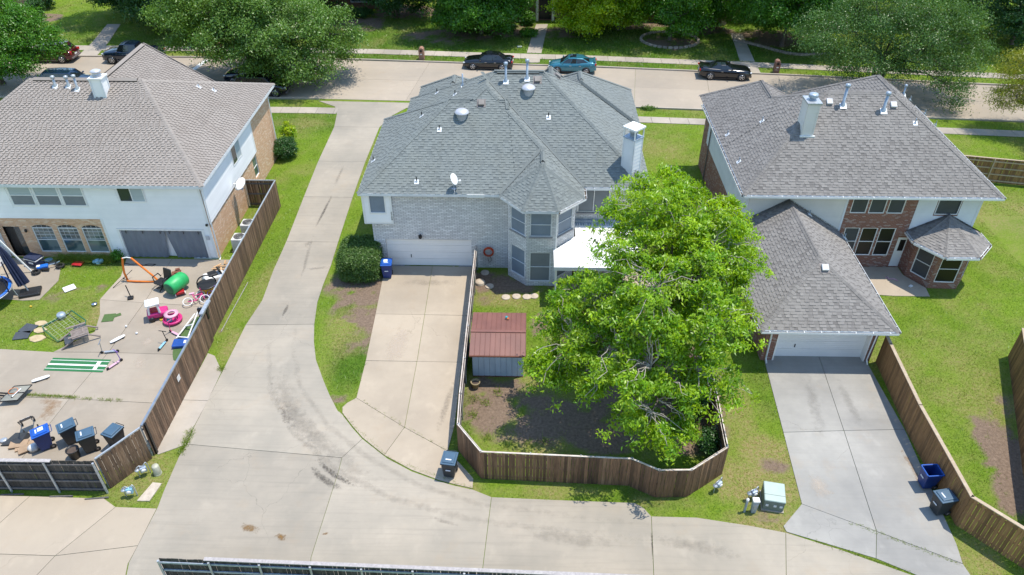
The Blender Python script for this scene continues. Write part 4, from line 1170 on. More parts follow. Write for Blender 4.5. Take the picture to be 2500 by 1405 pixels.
# cantilevered upper box with white siding
F, w = wall(mh, (-9.6, 38.0), (-7.86, 38.0), 3.28, 5.28, 'siding_white', [(0.45, 1.32, 4.0, 5.2)], 0.06)
siding(F, w, 0.14, 1.62, 3.36, 5.26, 'siding_white', [(0.38, 1.4, 3.9, 5.28)], 0.2)
window(mh, F, 0.38, 1.4, 3.93, 5.24, pane='screen_blue', frame='paint_white', inn=0.05, fw=0.08, proud=0.035)
for a in ((0, 0.14), (1.62, 1.74)): F.box(MB(), a[0], a[1], 3.28, 5.28, 0.002, 0.034).build('corner_board', 'paint_white', mh)
wall(mh, (-7.86, 38.0), (-7.86, 38.149), 3.28, 5.28, 'paint_white')
F2, w2 = wall(mh, (-9.6, 47.7), (-9.6, 38.0), 3.28, 5.28, 'siding_white')
siding(F2, w2, 0, 9.6, 3.3, 5.26, 'siding_white', (), 0.2)
MB().prism([(-9.6, 38.0), (-7.86, 38.0), (-7.86, 38.14), (-9.21, 38.14), (-9.21, 47.7), (-9.6, 47.7)], 3.2, 3.278).build('soffit', 'paint_trim', mh)
# house number down the corner board
for k, ch in enumerate("5708"):
    cu = bpy.data.curves.new('digit_curve', 'FONT'); cu.body = ch; cu.size = 0.17; cu.extrude = 0.006; cu.align_x = 'CENTER'
    to = bpy.data.objects.new('digit_curve', cu); COL.objects.link(to)
    bpy.context.view_layer.update()
    dm = bpy.data.meshes.new_from_object(to.evaluated_get(bpy.context.evaluated_depsgraph_get()))
    bpy.data.objects.remove(to); bpy.data.curves.remove(cu)
    dm.materials.clear(); dm.materials.append(MATS['number_black'])
    place(bpy.data.objects.new('house_number', dm), mh, loc=(-7.93, 37.955, 3.96 - k * 0.15), rot=(R(90), 0, 0))
fascia(mh, [(-9.73, 37.8), (-1.5, 37.8)], E5 - 0.0); fascia(mh, [(-1.5, 37.67), (-0.17, 36.04), (1.8, 36.04), (3.34, 37.6)], E5)
fascia(mh, [(3.34, 37.6), (3.34, 38.8)], E5); fascia(mh, [(3.34, 38.8), (7.28, 38.8)], E5); fascia(mh, [(7.28, 38.8), (7.28, 51.4)], E5); fascia(mh, [(-9.73, 47.9), (-9.73, 37.8)], E5)
gutter(mh, [(1.8, 36.04), (3.34, 37.6), (3.34, 38.75)], E5 - 0.02); gutter(mh, [(3.5, 38.8), (7.35, 38.8)], E5 - 0.02)
downspout(mh, [(1.76, 36.14, 5.25), (1.74, 36.26, 5.0), (1.74, 36.28, 0.1)])
MB().bb(-3.4, -2.4, 37.74, 37.775, 5.22, 5.42).build('bare_fascia', 'paint_white', mh)
# wall lamp, camera, hose reel
lp = MB().lathe([(0.05, 0), (0.1, 0.05), (0.11, 0.22), (0.04, 0.3)], 8, (-6.35, 37.98, 2.2)); lp.tube([(-6.35, 37.98, 2.42), (-6.35, 38.15, 2.4)], 0.02, 6); lp.build('wall_lamp', 'black_metal', mh)
MB().lathe([(0.001, 0), (0.06, 0.02), (0.07, 0.08), (0.02, 0.12)], 8, (-8.95, 38.08, 3.0)).build('security_camera', 'white_plastic', mh)
# chimney, turned 45 degrees
cb = (6.24,39.5,5.9); cl = (5.68,39.95,6.22)
chx, chy = 6.12, 39.98; cs = 0.78
Mz = Matrix.Rotation(R(45), 3, 'Z')
def chim_pt(x, y): q = Mz @ Vector((x, y, 0)); return (chx + q.x, chy + q.y)
CT = 8.05
mb = MB(); mb.box((chx, chy, (5.2 + CT) / 2), (cs, cs, CT - 5.2), M=Mz); ch = mb.build('chimney', 'siding_grey', mh)
for (p0, p1, mt) in ((chim_pt(-cs / 2, cs / 2), chim_pt(-cs / 2, -cs / 2), 'siding_grey'), (chim_pt(-cs / 2, -cs / 2), chim_pt(cs / 2, -cs / 2), 'siding_white')):  # shaded face grey, sunlit face white: light put into the siding colour
    Fc = Face(p0, p1); siding(Fc, ch, 0.07, cs - 0.07, 5.2, CT - 0.05, mt, (), 0.24)
    for a in ((0, 0.07), (cs - 0.07, cs)): Fc.box(MB(), a[0], a[1], 5.2, CT, 0.001, 0.04).build('corner_board', 'paint_trim', ch)
mb = MB(); mb.box((chx, chy, CT + 0.02), (cs + 0.1, cs + 0.1, 0.05), M=Mz); mb.build('chimney_top', 'galv_blue', ch)
for a in (-1, 1):
    for b in (-1, 1):
        q = chim_pt(a * cs * 0.5, b * cs * 0.5); MB().box((q[0], q[1], CT + 0.32), (0.06, 0.06, 0.58), M=Mz).build('cap_post', 'paint_white', ch)
MB().box((chx, chy, CT + 0.63), (cs + 0.16, cs + 0.16, 0.1), M=Mz).build('chimney_cap', 'paint_white', ch)
MB().lathe([(0.2, 0.05), (0.2, 0.3), (0.27, 0.3), (0.001, 0.38)], 12, (chx, chy, CT)).build('flue', 'galv', ch)
# roof furniture
for p, h in (((-1.34,44.53,9.47), 1.05), ((-0.04,44.7,9.59), 1.05)): vent_stack(rm, p, h, 0.07, 'galv_blue')
dome_vent(rm, (0.05,43.97,9.07)); dome_vent(rm, (-3.89,41.95,8.35))
box_vent(rm, (0.59,44.64,9.54)); box_vent(rm, (-2.76,42.66,8.85))
box_vent(rm, (1.85,45.98,9.26), -1, 0)
for p in ((1.28,42.51,8.04), (-5.19,41.18,7.8), (-6.35,38.41,5.83)): vent_pipe(rm, p, 0, 1, mat=None)
for p in ((-4.17,46.49,8.38),): vent_stack(rm, p, 0.8, 0.05, 'galv_blue', False)
for p in ((-6.13,48.59,6.99), (-4.63,45.81,8.05), (-6.48,43.24,7.71), (-9.35,41.24,5.67)): vent_pipe(rm, p, 1, 0, mat=None)
for p in ((7.07,47.61,5.55),): vent_pipe(rm, p, -1, 0, mat=None)
# ridge vents: dark slotted caps
def ridge_vent(roof, a, b, w=0.3, mat='shingle_mid'):
    A, B = Vector(a), Vector(b); d = (B - A).normalized(); y = Vector((0, 0, 1)).cross(d).normalized(); z = d.cross(y)
    mb = MB(); wv = 0.02
    for s in (-1, 1):
        mb.add([A + y * s * w + z * -0.10, B + y * s * w + z * -0.10, B + y * s * w + z * -0.03, A + y * s * w + z * -0.03], [(0, 1, 2, 3)], 1)
        mb.add([A + y * s * w + z * -0.03, B + y * s * w + z * -0.03, B + z * 0.10, A + z * 0.10], [(0, 1, 2, 3)], 0)
    for E_ in (A, B): mb.add([E_ + y * w + z * -0.1, E_ - y * w + z * -0.1, E_ - y * w + z * -0.03, E_ + z * 0.1, E_ + y * w + z * -0.03], [(0, 1, 2, 3, 4)], 1)
    mb.build('ridge_vent', [mat, 'black_plastic'], roof, tint=[(0.4, 0.4, 0.4, 1)] * len(mb.v))
zr = E5 + PM * 6.3
ridge_vent(rm, (-1.9, 45.1, zr + 0.02), (0.7, 45.1, zr + 0.02), 0.16)
ridge_vent(rm, (0.92, 38.55, zt + 0.05), (0.92, 39.7, zt + 0.05), 0.13)
ridge_vent(rm, (3.5, 47.75, E5 + PM * 4.1 + 0.05), (3.5, 49.1, E5 + PM * 4.1 + 0.05), 0.15)
ridge_vent(rm, (-5.1, 49.4, E5 + PM * 2.8 + 0.05), (-5.1, 50.6, E5 + PM * 2.8 + 0.05), 0.15)
# patio cover
pc = thing('patio_cover', 'flat white patio cover on posts behind the grey-roofed house', 'patio cover', (4, 36, 0), world=True)
zp = lambda q: 2.62 + 0.06 * (q[1] - 34.6)
poly = [(1.62, 34.6), (6.7, 34.6), (6.7, 38.9), (2.95, 38.9), (2.95, 37.55), (1.80, 36.33), (1.62, 36.25)]
MB().prism(poly, lambda q: zp(q) - 0.12, lambda q: zp(q)).build('roof_sheet', 'patio_white', pc)
for x in np.arange(2.0, 6.6, 0.4):
    y1 = 38.85 if x > 3.0 else (36.4 if x < 1.9 else 36.3 + (x - 1.75) * 1.0)
    MB().prism([(x, 34.62), (x + 0.04, 34.62), (x + 0.04, y1), (x, y1)], lambda q: zp(q), lambda q: zp(q) + 0.04).build('rib', 'patio_white', pc)
MB().bb(2.97, 6.7, 38.86, 39.05, 2.84, 3.06).build('flashing', 'galv_blue', pc)
teeth = MB()
for i in range(26): teeth.bb(3.0 + i * 0.142, 3.09 + i * 0.142, 38.62, 38.85, 2.87, 2.9)
teeth.build('corrugated_edge', 'galv_blue', pc, kind='stuff')
for x, y in ((1.75, 34.75), (4.2, 34.75), (6.55, 34.75)): MB().box((x, y, 1.27), (0.09, 0.09, 2.47)).build('post', 'paint_white', pc)
MB().bb(1.6, 6.72, 34.55, 34.598, 2.42, 2.66).build('fascia', 'paint_trim', pc)

# ================================================================== left house
lh = thing('house', 'white-sided house with brown shingle roof and mesh-curtained garage, on the left', 'house', (-26, 45, 0), world=True, group='houses backing on the alley')
rl = Roof(lh, 'shingle_left', 'tab', 0.165, 0.2, 300, 5)
rl.block(hipplanes(-36.9, -19.0, 38.4, 53.9, (0.52, 0.425, 0.68, 0.68), 5.4))
rl.block(hipplanes(-32.6, -22.9, 45.5, 53.6, (9, 60, 0.64, 0.64), 5.4), skip=(1,))
rml = rl.run()
F, w = wall(lh, (-36.4, 38.75), (-19.35, 38.75), 0, 5.3, 'siding_white', [(11.35, 16.45, 0, 2.08), (4.1, 5.15, 0.05, 2.25), (5.9, 7.2, 0.38, 2.45), (7.5, 8.75, 0.38, 2.45), (9.0, 10.25, 0.38, 2.45)], 0.2)
brk = [(3.0, 10.4)]
siding(F, w, 0, 10.4, 2.86, 5.28, 'siding_white', [(5.35, 10.05, 3.68, 5.28), (11.95, 13.75, 4.02, 5.28)], 0.19)
siding(F, w, 10.4, 16.9, 0.12, 5.28, 'siding_white', [(10.4, 10.55, 0, 2.9), (11.2, 16.6, 0, 2.2), (11.95, 13.75, 4.02, 5.28)], 0.19)
for a in ((10.4, 10.55, 0.1, 2.86), (16.9, 17.05, 0.1, 5.28)): F.box(MB(), *a, 0.004, 0.04).build('corner_board', 'paint_white', lh)
# brick ground floor is a skin standing proud of the siding line
Fb, wb_ = wall(lh, (-36.4, 38.72), (-26.0, 38.72), 0, 2.85, 'brick_tan', [(4.1, 5.15, 0.05, 2.25), (5.9, 7.2, 0.38, 2.45), (7.5, 8.75, 0.38, 2.45), (9.0, 10.25, 0.38, 2.45)], 0.14)
# three wide windows upstairs
for a in ((5.45, 6.9), (7.0, 8.5), (8.6, 10.0)):
    window(lh, F, a[0], a[1], 3.76, 5.2, panes={(0, 0): 'screen_grey', (0, 1): 'blind'}, frame='paint_white', rows=2, inn=-0.002, fw=0.075, proud=0.05)
window(lh, F, 12.05, 13.65, 4.1, 5.22, panes={(0, 0): 'glass_dark', (1, 0): 'blind'}, frame='paint_white', cols=2, inn=-0.002, fw=0.06, proud=0.05)
def archwin(u0, u1, v0, v1):
    ww = window(lh, Fb, u0, u1, v0, v1 - 0.28, panes={(0, 0): 'glass_teal', (0, 1): 'glass_teal'}, frame='paint_white', rows=2, inn=0.10, fw=0.05)
    mb = MB(); n = 10; m = (u0 + u1) / 2; hw = (u1 - u0) / 2; vb = v1 - 0.28
    arc = [(m + hw * math.cos(math.pi * i / n), vb + 0.24 * math.sin(math.pi * i / n)) for i in range(n + 1)]
    mb.add([Fb.pt(u, v, -0.085) for u, v in arc], [tuple(range(n + 1))]); mb.build('arch_pane', 'glass_dark', ww)
    fill = MB()
    for i in range(n):
        a, b = arc[i], arc[i + 1]
        fill.quad(Fb.pt(a[0], a[1], 0.0), Fb.pt(a[0], v1 + 0.01, 0.0), Fb.pt(b[0], v1 + 0.01, 0.0), Fb.pt(b[0], b[1], 0.0), 0, [(a[0], a[1]), (a[0], v1), (b[0], v1), (b[0], b[1])])
    fill.build('arch_brick', 'brick_tan', ww)
    tr = MB(); tr.tube([Fb.pt(u, v, -0.05) for u, v in arc], 0.03, 5)
    for k in (1, 2, 3): x = u0 + (u1 - u0) * k / 4; tr.tube([Fb.pt(x, v0 + 1.0, -0.055), Fb.pt(x, vb + 0.17, -0.055)], 0.010, 4)
    for k in range(4): y = vb - 0.02 - 0.25 * k; tr.tube([Fb.pt(u0 + 0.05, y, -0.055), Fb.pt(u1 - 0.05, y, -0.055)], 0.010, 4)
    tr.build('glazing_bars', 'paint_white', ww)
archwin(5.9, 7.2, 0.38, 2.45); archwin(7.5, 8.75, 0.38, 2.45); archwin(9.0, 10.25, 0.38, 2.45)
Fb.box(MB(), 4.1, 5.15, 0.05, 2.25, -0.35, -0.13).build('back_door', 'screen_black', lh)
Fb.box(MB(), 4.72, 5.12, 0.08, 2.2, -0.12, -0.09).build('storm_door', 'glass_dark', lh)

MB().lathe([(0.03, 0), (0.07, 0.04), (0.08, 0.16), (0.02, 0.24)], 8, (-30.85, 38.62, 1.9)).build('wall_lamp', 'black_metal', lh)
Fb.box(MB(), 3.55, 3.78, 1.25, 1.4, 0.002, 0.05).build('meter_box', 'vent_grey', lh)
# garage with mesh curtain
F.box(MB(), 11.2, 11.35, 0.02, 2.2, 0.002, 0.05).build('door_jamb', 'paint_white', lh); F.box(MB(), 16.45, 16.6, 0.02, 2.2, 0.002, 0.05).build('door_jamb', 'paint_white', lh)
F.box(MB(), 11.35, 16.45, 2.08, 2.2, 0.002, 0.05).build('door_head', 'paint_white', lh)
garage_door(lh, F, 11.36, 16.44, 0.03, 2.07, 0.22, 'door_white', 4)
def curtain(u0a, u1a, u0b, u1b):   # top span, bottom span
    mb = MB(); n, m = 26, 8
    vs = []
    for j in range(m + 1):
        t = j / m
        for i in range(n + 1):
            s_ = i / n; u = (u0a + (u1a - u0a) * s_) * (1 - t) + (u0b + (u1b - u0b) * s_) * t
            vs.append(F.pt(u, 2.03 - 2.0 * t - (0.05 * math.sin(math.pi * s_ * 2) if j == 0 else 0), -0.06 + 0.035 * math.sin(i * 1.3 + j * 0.25)))
    mb.add(vs, [(j * (n + 1) + i, (j + 1) * (n + 1) + i, (j + 1) * (n + 1) + i + 1, j * (n + 1) + i + 1) for j in range(m) for i in range(n)], smooth=True)
    c = mb.build('mesh_curtain', 'garage_mesh', lh)
    for k in (0.12, 0.5, 0.9):
        u = u0a + (u1a - u0a) * k; F.box(MB(), u - 0.02, u + 0.02, 1.82, 2.06, -0.02, 0.0).build('strap', 'black_plastic', c)
curtain(11.37, 14.1, 11.37, 13.85); curtain(14.12, 16.43, 14.45, 16.43)
F.box(MB(), 16.62, 16.84, 1.45, 1.75, 0.035, 0.08).build('keypad_box', 'vent_grey', lh)
F.box(MB(), 16.86, 16.98, 2.5, 2.62, 0.045, 0.16).build('security_camera', 'black_plastic', lh)
# right-hand wall
Fr, wr = wall(lh, (-19.35, 38.75), (-19.35, 52.9), 0, 5.3, 'brick_tan', [(8.7, 9.6, 0.9, 2.35)], 0.1)
# jettied white siding upstairs on the right wall
Fs, wsd = wall(lh, (-19.31, 38.75), (-19.31, 48.45), 2.55, 5.3, 'siding_white')
siding(Fs, wsd, 0.0, 9.6, 2.55, 5.28, 'siding_white', [(5.3, 7.1, 3.6, 5.28)], 0.195)
Fs.box(MB(), 9.55, 9.7, 2.55, 5.28, 0.0, 0.035).build('corner_board', 'paint_white', lh)
window(lh, Fs, 5.38, 7.02, 3.66, 5.2, panes={(0, 0): 'glass_dark', (1, 0): 'blind'}, frame='paint_white', cols=2, inn=-0.002, fw=0.06, proud=0.045)
window(lh, Fr, 8.7, 9.6, 0.9, 2.35, pane='glass_teal', frame='paint_white', rows=2)
wall(lh, (-19.35, 52.9), (-36.4, 52.9), 0, 5.3, 'brick_tan'); wall(lh, (-36.4, 52.9), (-36.4, 38.75), 0, 5.3, 'brick_tan')
wall(lh, (-23.4, 52.9), (-23.4, 53.4), 0, 5.3, 'brick_tan'); wall(lh, (-23.4, 53.4), (-32.1, 53.4), 0, 5.3, 'brick_tan'); wall(lh, (-32.1, 53.4), (-32.1, 52.9), 0, 5.3, 'brick_tan')
fascia(lh, [(-36.9, 38.4), (-19.0, 38.4), (-19.0, 53.9), (-36.9, 53.9)], 5.4, h=0.2)
downspout(lh, [(-19.12, 38.68, 5.2), (-19.2, 38.72, 4.9), (-19.2, 38.70, 0.15), (-19.2, 38.5, 0.08)])
downspout(lh, [(-19.1, 52.6, 5.2), (-19.2, 52.6, 4.9), (-19.22, 52.6, 0.15), (-19.0, 52.5, 0.06)])
# low white lean-to at the frame edge
Fl, wl = wall(lh, (-36.4, 36.9), (-32.6, 36.9), 0, 2.1, 'siding_white'); siding(Fl, wl, 0, 3.8, 0.1, 2.05, 'siding_white')
Fl2, wl2 = wall(lh, (-32.6, 36.9), (-32.6, 38.72), 0, 2.1, 'siding_white'); siding(Fl2, wl2, 0, 1.8, 0.1, 2.05, 'siding_white')
MB().prism([(-36.5, 36.7), (-32.45, 36.7), (-32.45, 38.7), (-36.5, 38.7)], 2.1, lambda q: 2.16 + 0.14 * (q[1] - 36.7)).build('lean_to_roof', 'siding_white', lh)
# chimney of the left house
cb = (-26.49,44.12,8.38)
cx, cy = cb[0] - 0.1, cb[1] + 0.36; ct = 9.55
MB().bb(cx - 0.35, cx + 0.35, cy - 0.36, cy + 0.36, 7.6, ct).build('chimney', 'siding_white', lh)
chl = lh.children[-1]
for s_ in (-1, 1):
    for t_ in (-1, 1): MB().box((cx + s_ * 0.34, cy + t_ * 0.35, (7.6 + ct) / 2), (0.1, 0.1, ct - 7.6)).build('corner_board', 'paint_trim', chl)
MB().bb(cx - 0.43, cx + 0.43, cy - 0.44, cy + 0.44, ct, ct + 0.07).build('chimney_cap', 'paint_white', chl)
MB().lathe([(0.25, 0.07), (0.25, 0.16), (0.31, 0.18), (0.22, 0.2), (0.22, 0.33), (0.31, 0.35), (0.33, 0.4), (0.2, 0.47), (0.001, 0.49)], 16, (cx, cy, ct)).build('flue', 'vent_dome', chl)
for p, h in (((-29.68,44.89,8.78), 0.5), ((-28.85,44.9,8.78), 0.5), ((-28.22,44.71,8.68), 0.75)): vent_stack(rml, p, h, 0.07, 'galv')
for p in ((-22.08,48.08,7.49), (-21.36,48.65,7.01)): vent_pipe(rml, p, -1, 0, h=0.2)
zl = 5.4 + 0.52 * 7.0
ridge_vent(rml, (-31.2, 45.37, zl + 0.03), (-24.6, 45.37, zl + 0.03), 0.17, 'shingle_left')
zw = 5.4 + 0.64 * 4.85
ridge_vent(rml, (-27.75, 46.9, zw + 0.03), (-27.75, 53.2, zw + 0.03), 0.17, 'shingle_left')

# ================================================================== right house
rh = thing('house', 'red-brick and cream siding house with tall chimney and hip-roofed garage, on the right', 'house', (20, 44, 0), world=True, group='houses backing on the alley')
rr = Roof(rh, 'shingle_right', 'arch', 0.17, 0.35, 300, 9)
rr.block(hipplanes(12.5, 27.3, 38.1, 51.0, (0.74, 0.535, 0.76, 0.74), 5.4))
rr.block(hipplanes(12.5, 18.9, 44, 52.4, (9, 0.75, 0.76, 0.76), 5.398))
rr.block(hipplanes(19.4, 27.3, 44, 53.0, (9, 0.75, 0.74, 0.74), 5.398))
rmr = rr.run()
rg = Roof(rh, 'shingle_right', 'arch', 0.17, 0.35, 300, 12)
rg.block([Plane(0, 29.4, 0, 1, 0.62, 2.6), Plane(11.95, 0, 1, 0, 0.62, 2.6), Plane(18.85, 0, -1, 0, 0.62, 2.6), Plane(0, 38.8, 0, -1, 50, 2.6)], skip=(3,))
rmg = rg.run()
rb2 = Roof(rh, 'shingle_right', 'arch', 0.17, 0.35, 120, 13)
ap = (24.97, 38.6)
rb2.block([thru((22.87, 38.7), (22.87, 37.5), 2.7, ap, 3.85), thru((22.87, 37.5), (24.02, 35.98), 2.7, ap, 3.85), thru((24.02, 35.98), (25.9, 35.98), 2.7, ap, 3.85),
           thru((25.9, 35.98), (27.12, 37.3), 2.7, ap, 3.85), thru((27.12, 37.3), (27.12, 38.7), 2.7, ap, 3.85), Plane(0, 38.74, 0, -1, 60, 2.7)], skip=(5,))
rmb = rb2.run()
WY = 38.75
X0, X1 = 13.1, 26.65
def U(x): return x - X0
up = [(19.15, 20.1, 3.85, 5.25), (20.22, 21.17, 3.85, 5.25), (21.3, 22.25, 3.85, 5.25)]
lo = [(19.2, 20.1, 0.85, 2.85), (20.22, 21.17, 0.85, 2.85), (21.3, 22.25, 0.85, 2.85)]
F, w = wall(rh, (X0, WY), (X1, WY), 0, 5.3, 'brick_red', [(U(a), U(b), c, d) for a, b, c, d in up + lo] + [(U(24.15), U(25.4), 3.9, 5.2), (U(22.55), U(23.15), 0.05, 2.2)], 0.11)
for a, b, c, d in up: window(rh, F, U(a), U(b), c, d, pane='screen_dark', frame='paint_white', inn=0.09, fw=0.055)
for i, (a, b, c, d) in enumerate(lo): window(rh, F, U(a), U(b), c, d, pane='screen_black' if i else 'screen_dark', frame='paint_white', rows=2, inn=0.09, fw=0.055)
siding(F, w, 0, U(18.75), 2.4, 5.28, 'siding_cream', (), 0.19)
siding(F, w, U(23.05), U(26.5), 2.6, 5.28, 'siding_grey', [(U(24.05), U(25.5), 3.8, 5.28)], 0.19)
for a in ((U(18.75), U(18.87)), (U(22.93), U(23.05)), (U(26.5), U(26.65))): F.box(MB(), a[0], a[1], 2.4, 5.28, 0.002, 0.036).build('corner_board', 'siding_grey', rh)
window(rh, F, U(24.1), U(25.45), 3.85, 5.22, pane='screen_dark', frame='siding_grey', inn=0.05, fw=0.05, proud=0.03)
# side door by the bay
dr_ = F.box(MB(), U(22.55), U(23.15), 0.05, 2.2, -0.09, -0.05).build('side_door', 'paint_white', rh)
F.box(MB(), U(22.75), U(23.08), 1.2, 2.0, -0.049, -0.04).build('door_light', 'screen_black', dr_)
Fl_, wl_ = wall(rh, (X0, 50.6), (X0, WY), 0, 5.3, 'brick_red'); siding(Fl_, wl_, 0.0, 11.85, 2.55, 5.28, 'siding_grey', (), 0.19)
wall(rh, (X1, WY), (X1, 52.0), 0, 5.3, 'brick_red'); wall(rh, (X1, 52.0), (X0, 52.0), 0, 5.3, 'brick_red'); wall(rh, (X0, 52.0), (X0, 50.6), 0, 5.3, 'brick_red')
# bay
bp = [(23.2, WY), (23.2, 37.9), (24.05, 36.6), (25.75, 36.55), (26.62, 37.65), (26.62, WY)]
for i, (a, b) in enumerate(zip(bp[:-1], bp[1:])):
    L = (V2(b) - V2(a)).length
    ops = [(0.25, L - 0.25, 0.45, 2.35)] if i in (1, 2, 3) else []
    Fw, ww_ = wall(rh, a, b, 0, 2.66, 'brick_red', ops, 0.1)
    for o in ops: window(rh, Fw, *o, pane='screen_black' if i != 1 else 'screen_dark', frame='paint_white', rows=2, inn=0.08)
gutter(rh, [(22.87, 38.65), (22.87, 37.5), (24.02, 35.98), (25.9, 35.98), (27.12, 37.3), (27.12, 38.65)], 2.68)
fascia(rh, [(22.87, 38.7), (22.87, 37.5), (24.02, 35.98), (25.9, 35.98), (27.12, 37.3), (27.12, 38.7)], 2.7)
# garage wing
F, w = wall(rh, (12.55, 30.0), (18.3, 30.0), 0, 2.6, 'brick_red', [(0.6, 5.45, 0, 2.15)], 0.35)
garage_door(rh, F, 0.6, 5.45, 0.03, 2.15, 0.33, 'door_white', 4, (1.75, 0.8))
F.box(MB(), 0.5, 5.55, 2.15, 2.35, 0.002, 0.03).build('door_head', 'door_white', rh)
for a in ((0.6, 0.68), (5.37, 5.45)): F.box(MB(), a[0], a[1], 0.03, 2.15, -0.328, 0.02).build('door_jamb', 'door_white', rh)
wall(rh, (12.55, WY), (12.55, 30.0), 0, 2.6, 'brick_red'); wall(rh, (18.3, 30.0), (18.3, WY), 0, 2.6, 'brick_red')
fascia(rh, [(11.95, 38.7), (11.95, 29.4), (18.85, 29.4), (18.85, 38.7)], 2.6)
gutter(rh, [(11.95, 38.6), (11.95, 29.4), (18.85, 29.4), (18.85, 38.6)], 2.58)
fascia(rh, [(12.5, 51.0), (12.5, 38.1), (27.3, 38.1), (27.3, 51.0)], 5.4)
gutter(rh, [(12.5, 50.9), (12.5, 38.1), (27.3, 38.1), (27.3, 51.0)], 5.38)
downspout(rh, [(12.62, 29.4, 2.45), (12.75, 29.9, 2.2), (12.8, 29.93, 0.2), (12.8, 29.7, 0.06)]); downspout(rh, [(18.3, 29.4, 2.45), (18.15, 29.9, 2.2), (18.1, 29.93, 0.2), (18.1, 29.7, 0.06)])
downspout(rh, [(12.45, 49.6, 5.25), (13.0, 49.6, 5.0), (13.03, 49.6, 0.1)], 'trim_grey')
# tall chimney
cb = (16.57,41.16,7.66); ctop = (15.77,40.01,10.6)
cx, cy = cb[0] - 0.12, cb[1] + 0.5; CT = 9.6
cm_ = MB().bb(cx - 0.34, cx + 0.34, cy - 0.5, cy + 0.5, cb[2] - 0.2, CT); chm = cm_.build('chimney', 'siding_cream', rh)
for (p0, p1) in (((cx - 0.34, cy - 0.5), (cx + 0.34, cy - 0.5)), ((cx - 0.34, cy + 0.5), (cx - 0.34, cy - 0.5))):
    Fc = Face(p0, p1); siding(Fc, chm, 0.08, Fc.L - 0.08, cb[2] - 0.2, CT - 0.02, 'siding_cream', (), 0.24)
    for a in ((0, 0.08), (Fc.L - 0.08, Fc.L)): Fc.box(MB(), a[0], a[1], cb[2] - 0.2, CT, 0.001, 0.04).build('corner_board', 'siding_cream', chm)
MB().bb(cx - 0.42, cx + 0.42, cy - 0.58, cy + 0.58, CT, CT + 0.1).build('chimney_cap', 'galv', chm)
MB().lathe([(0.17, 0.1), (0.17, 0.24), (0.27, 0.26), (0.27, 0.4), (0.24, 0.46), (0.001, 0.47)], 16, (cx, cy, CT)).build('flue', 'galv_blue', chm)
MB().bb(cx - 0.44, cx + 0.44, cy - 0.62, cy - 0.52, cb[2] - 0.05, cb[2] + 0.03).build('flashing', 'paint_white', chm)
for p, h in (((18.75,42.79,8.87), 1.15), ((21.1,42.52,8.67), 1.0)): vent_stack(rmr, p, h, 0.085, 'galv_blue')
for p in ((17.97,42.96,8.99), (21.72,42.81,8.89)): box_vent(rmr, p, 0, 1, 0.74, 'vent_grey')
box_vent(rmg, (15.58,32.32,4.41), 0, 1, 0.62, 'vent_grey')
vent_pipe(rmr, (22.87,41.86,8.18), 0, 1, 0.74)
for p in ((12.96,45.19,5.75), (14.72,44.34,7.09), (12.91,41.54,5.71)): vent_pipe(rmr, p, 1, 0, 0.76)
for p in ((28.92,54.72,4.2), (30.48,54.9,3.04), (29.75,51.68,3.59)): vent_pipe(rmr, p, -1, 0, 0.74)
vent_stack(rmr, (27.29,52.81,5.41), 0.6, 0.06, 'galv_blue')
vent_pipe(rmg, (16.65,38.35,3.96), -1, 0, 0.62); vent_pipe(rmg, (19.03,38.16,2.49), -1, 0, 0.62)

# ================================================================== houses across the street
def far_house(label, x0, x1, y0, door=None, wins=(), cols=(), mat='brick_dark', seed=0):
    h = thing('house', label, 'house', ((x0 + x1) / 2, y0 + 5, 0), world=True, group='brick houses across the street')
    ops = [(a - x0, b - x0, c, d) for a, b, c, d in wins] + ([(door[0] - x0, door[1] - x0, 0.1, 2.7)] if door else [])
    F, w = wall(h, (x0, y0), (x1, y0), 0, 5.3, mat, ops, 0.2)
    for a, b, c, d in wins: window(h, F, a - x0, b - x0, c, d, pane='glass_teal', frame='paint_white', rows=2, cols=2, inn=0.14, fw=0.07)
    if door:
        F.box(MB(), door[0] - x0, door[1] - x0, 0.1, 2.7, -0.25, -0.2).build('door', 'black_plastic', h)
        for x in door: MB().lathe([(0.16, 0.05), (0.13, 0.1), (0.11, 2.7), (0.16, 2.75)], 12, (x + (0.25 if x == door[1] else -0.25), y0 - 0.35, 0)).build('column', 'paint_white', h)
    for x in cols: MB().bb(x - 0.3, x + 0.3, y0 - 1.6, y0 - 1.0, 0, 3.6).build('pillar', 'brick_box', h)
    wall(h, (x1, y0), (x1, y0 + 11), 0, 5.3, mat); wall(h, (x1, y0 + 11), (x0, y0 + 11), 0, 5.3, mat); wall(h, (x0, y0 + 11), (x0, y0), 0, 5.3, mat)
    r_ = Roof(h, 'shingle_left', 'arch', 0.3, 0.4, 0, seed); r_.block(hipplanes(x0 - 0.5, x1 + 0.5, y0 - 0.5, y0 + 11.5, 0.6, 5.4)); r_.run()
    fascia(h, [(x0 - 0.5, y0 - 0.5), (x1 + 0.5, y0 - 0.5)], 5.4)
    return h
far_house('dark brick house across the street with white-columned dark front door', -9, 9.5, 86.2, (1.2, 2.5), [(-6, -4, 0.7, 2.4), (-2.6, -1.0, 0.7, 2.4), (5.2, 7.2, 0.7, 2.4)], seed=31)
far_house('dark red brick house across the street with brick porch pillar', 13.2, 31, 86.5, (19.6, 20.7), [(14.2, 15.6, 0.7, 2.5), (16.0, 17.6, 0.7, 2.5), (24, 26, 0.7, 2.4)], (21.6,), seed=32)
far_house('dark brick house across the street behind the large oak', -32, -17.2, 90.0, None, [(-20.8, -18.4, 0.7, 2.6), (-26, -24, 0.7, 2.4)], seed=33)
far_house('orange brick house at the top left corner behind clipped shrubs', -72, -58.5, 90.5, None, [(-64, -62, 0.8, 2.4)], (), 'brick_box', seed=34)

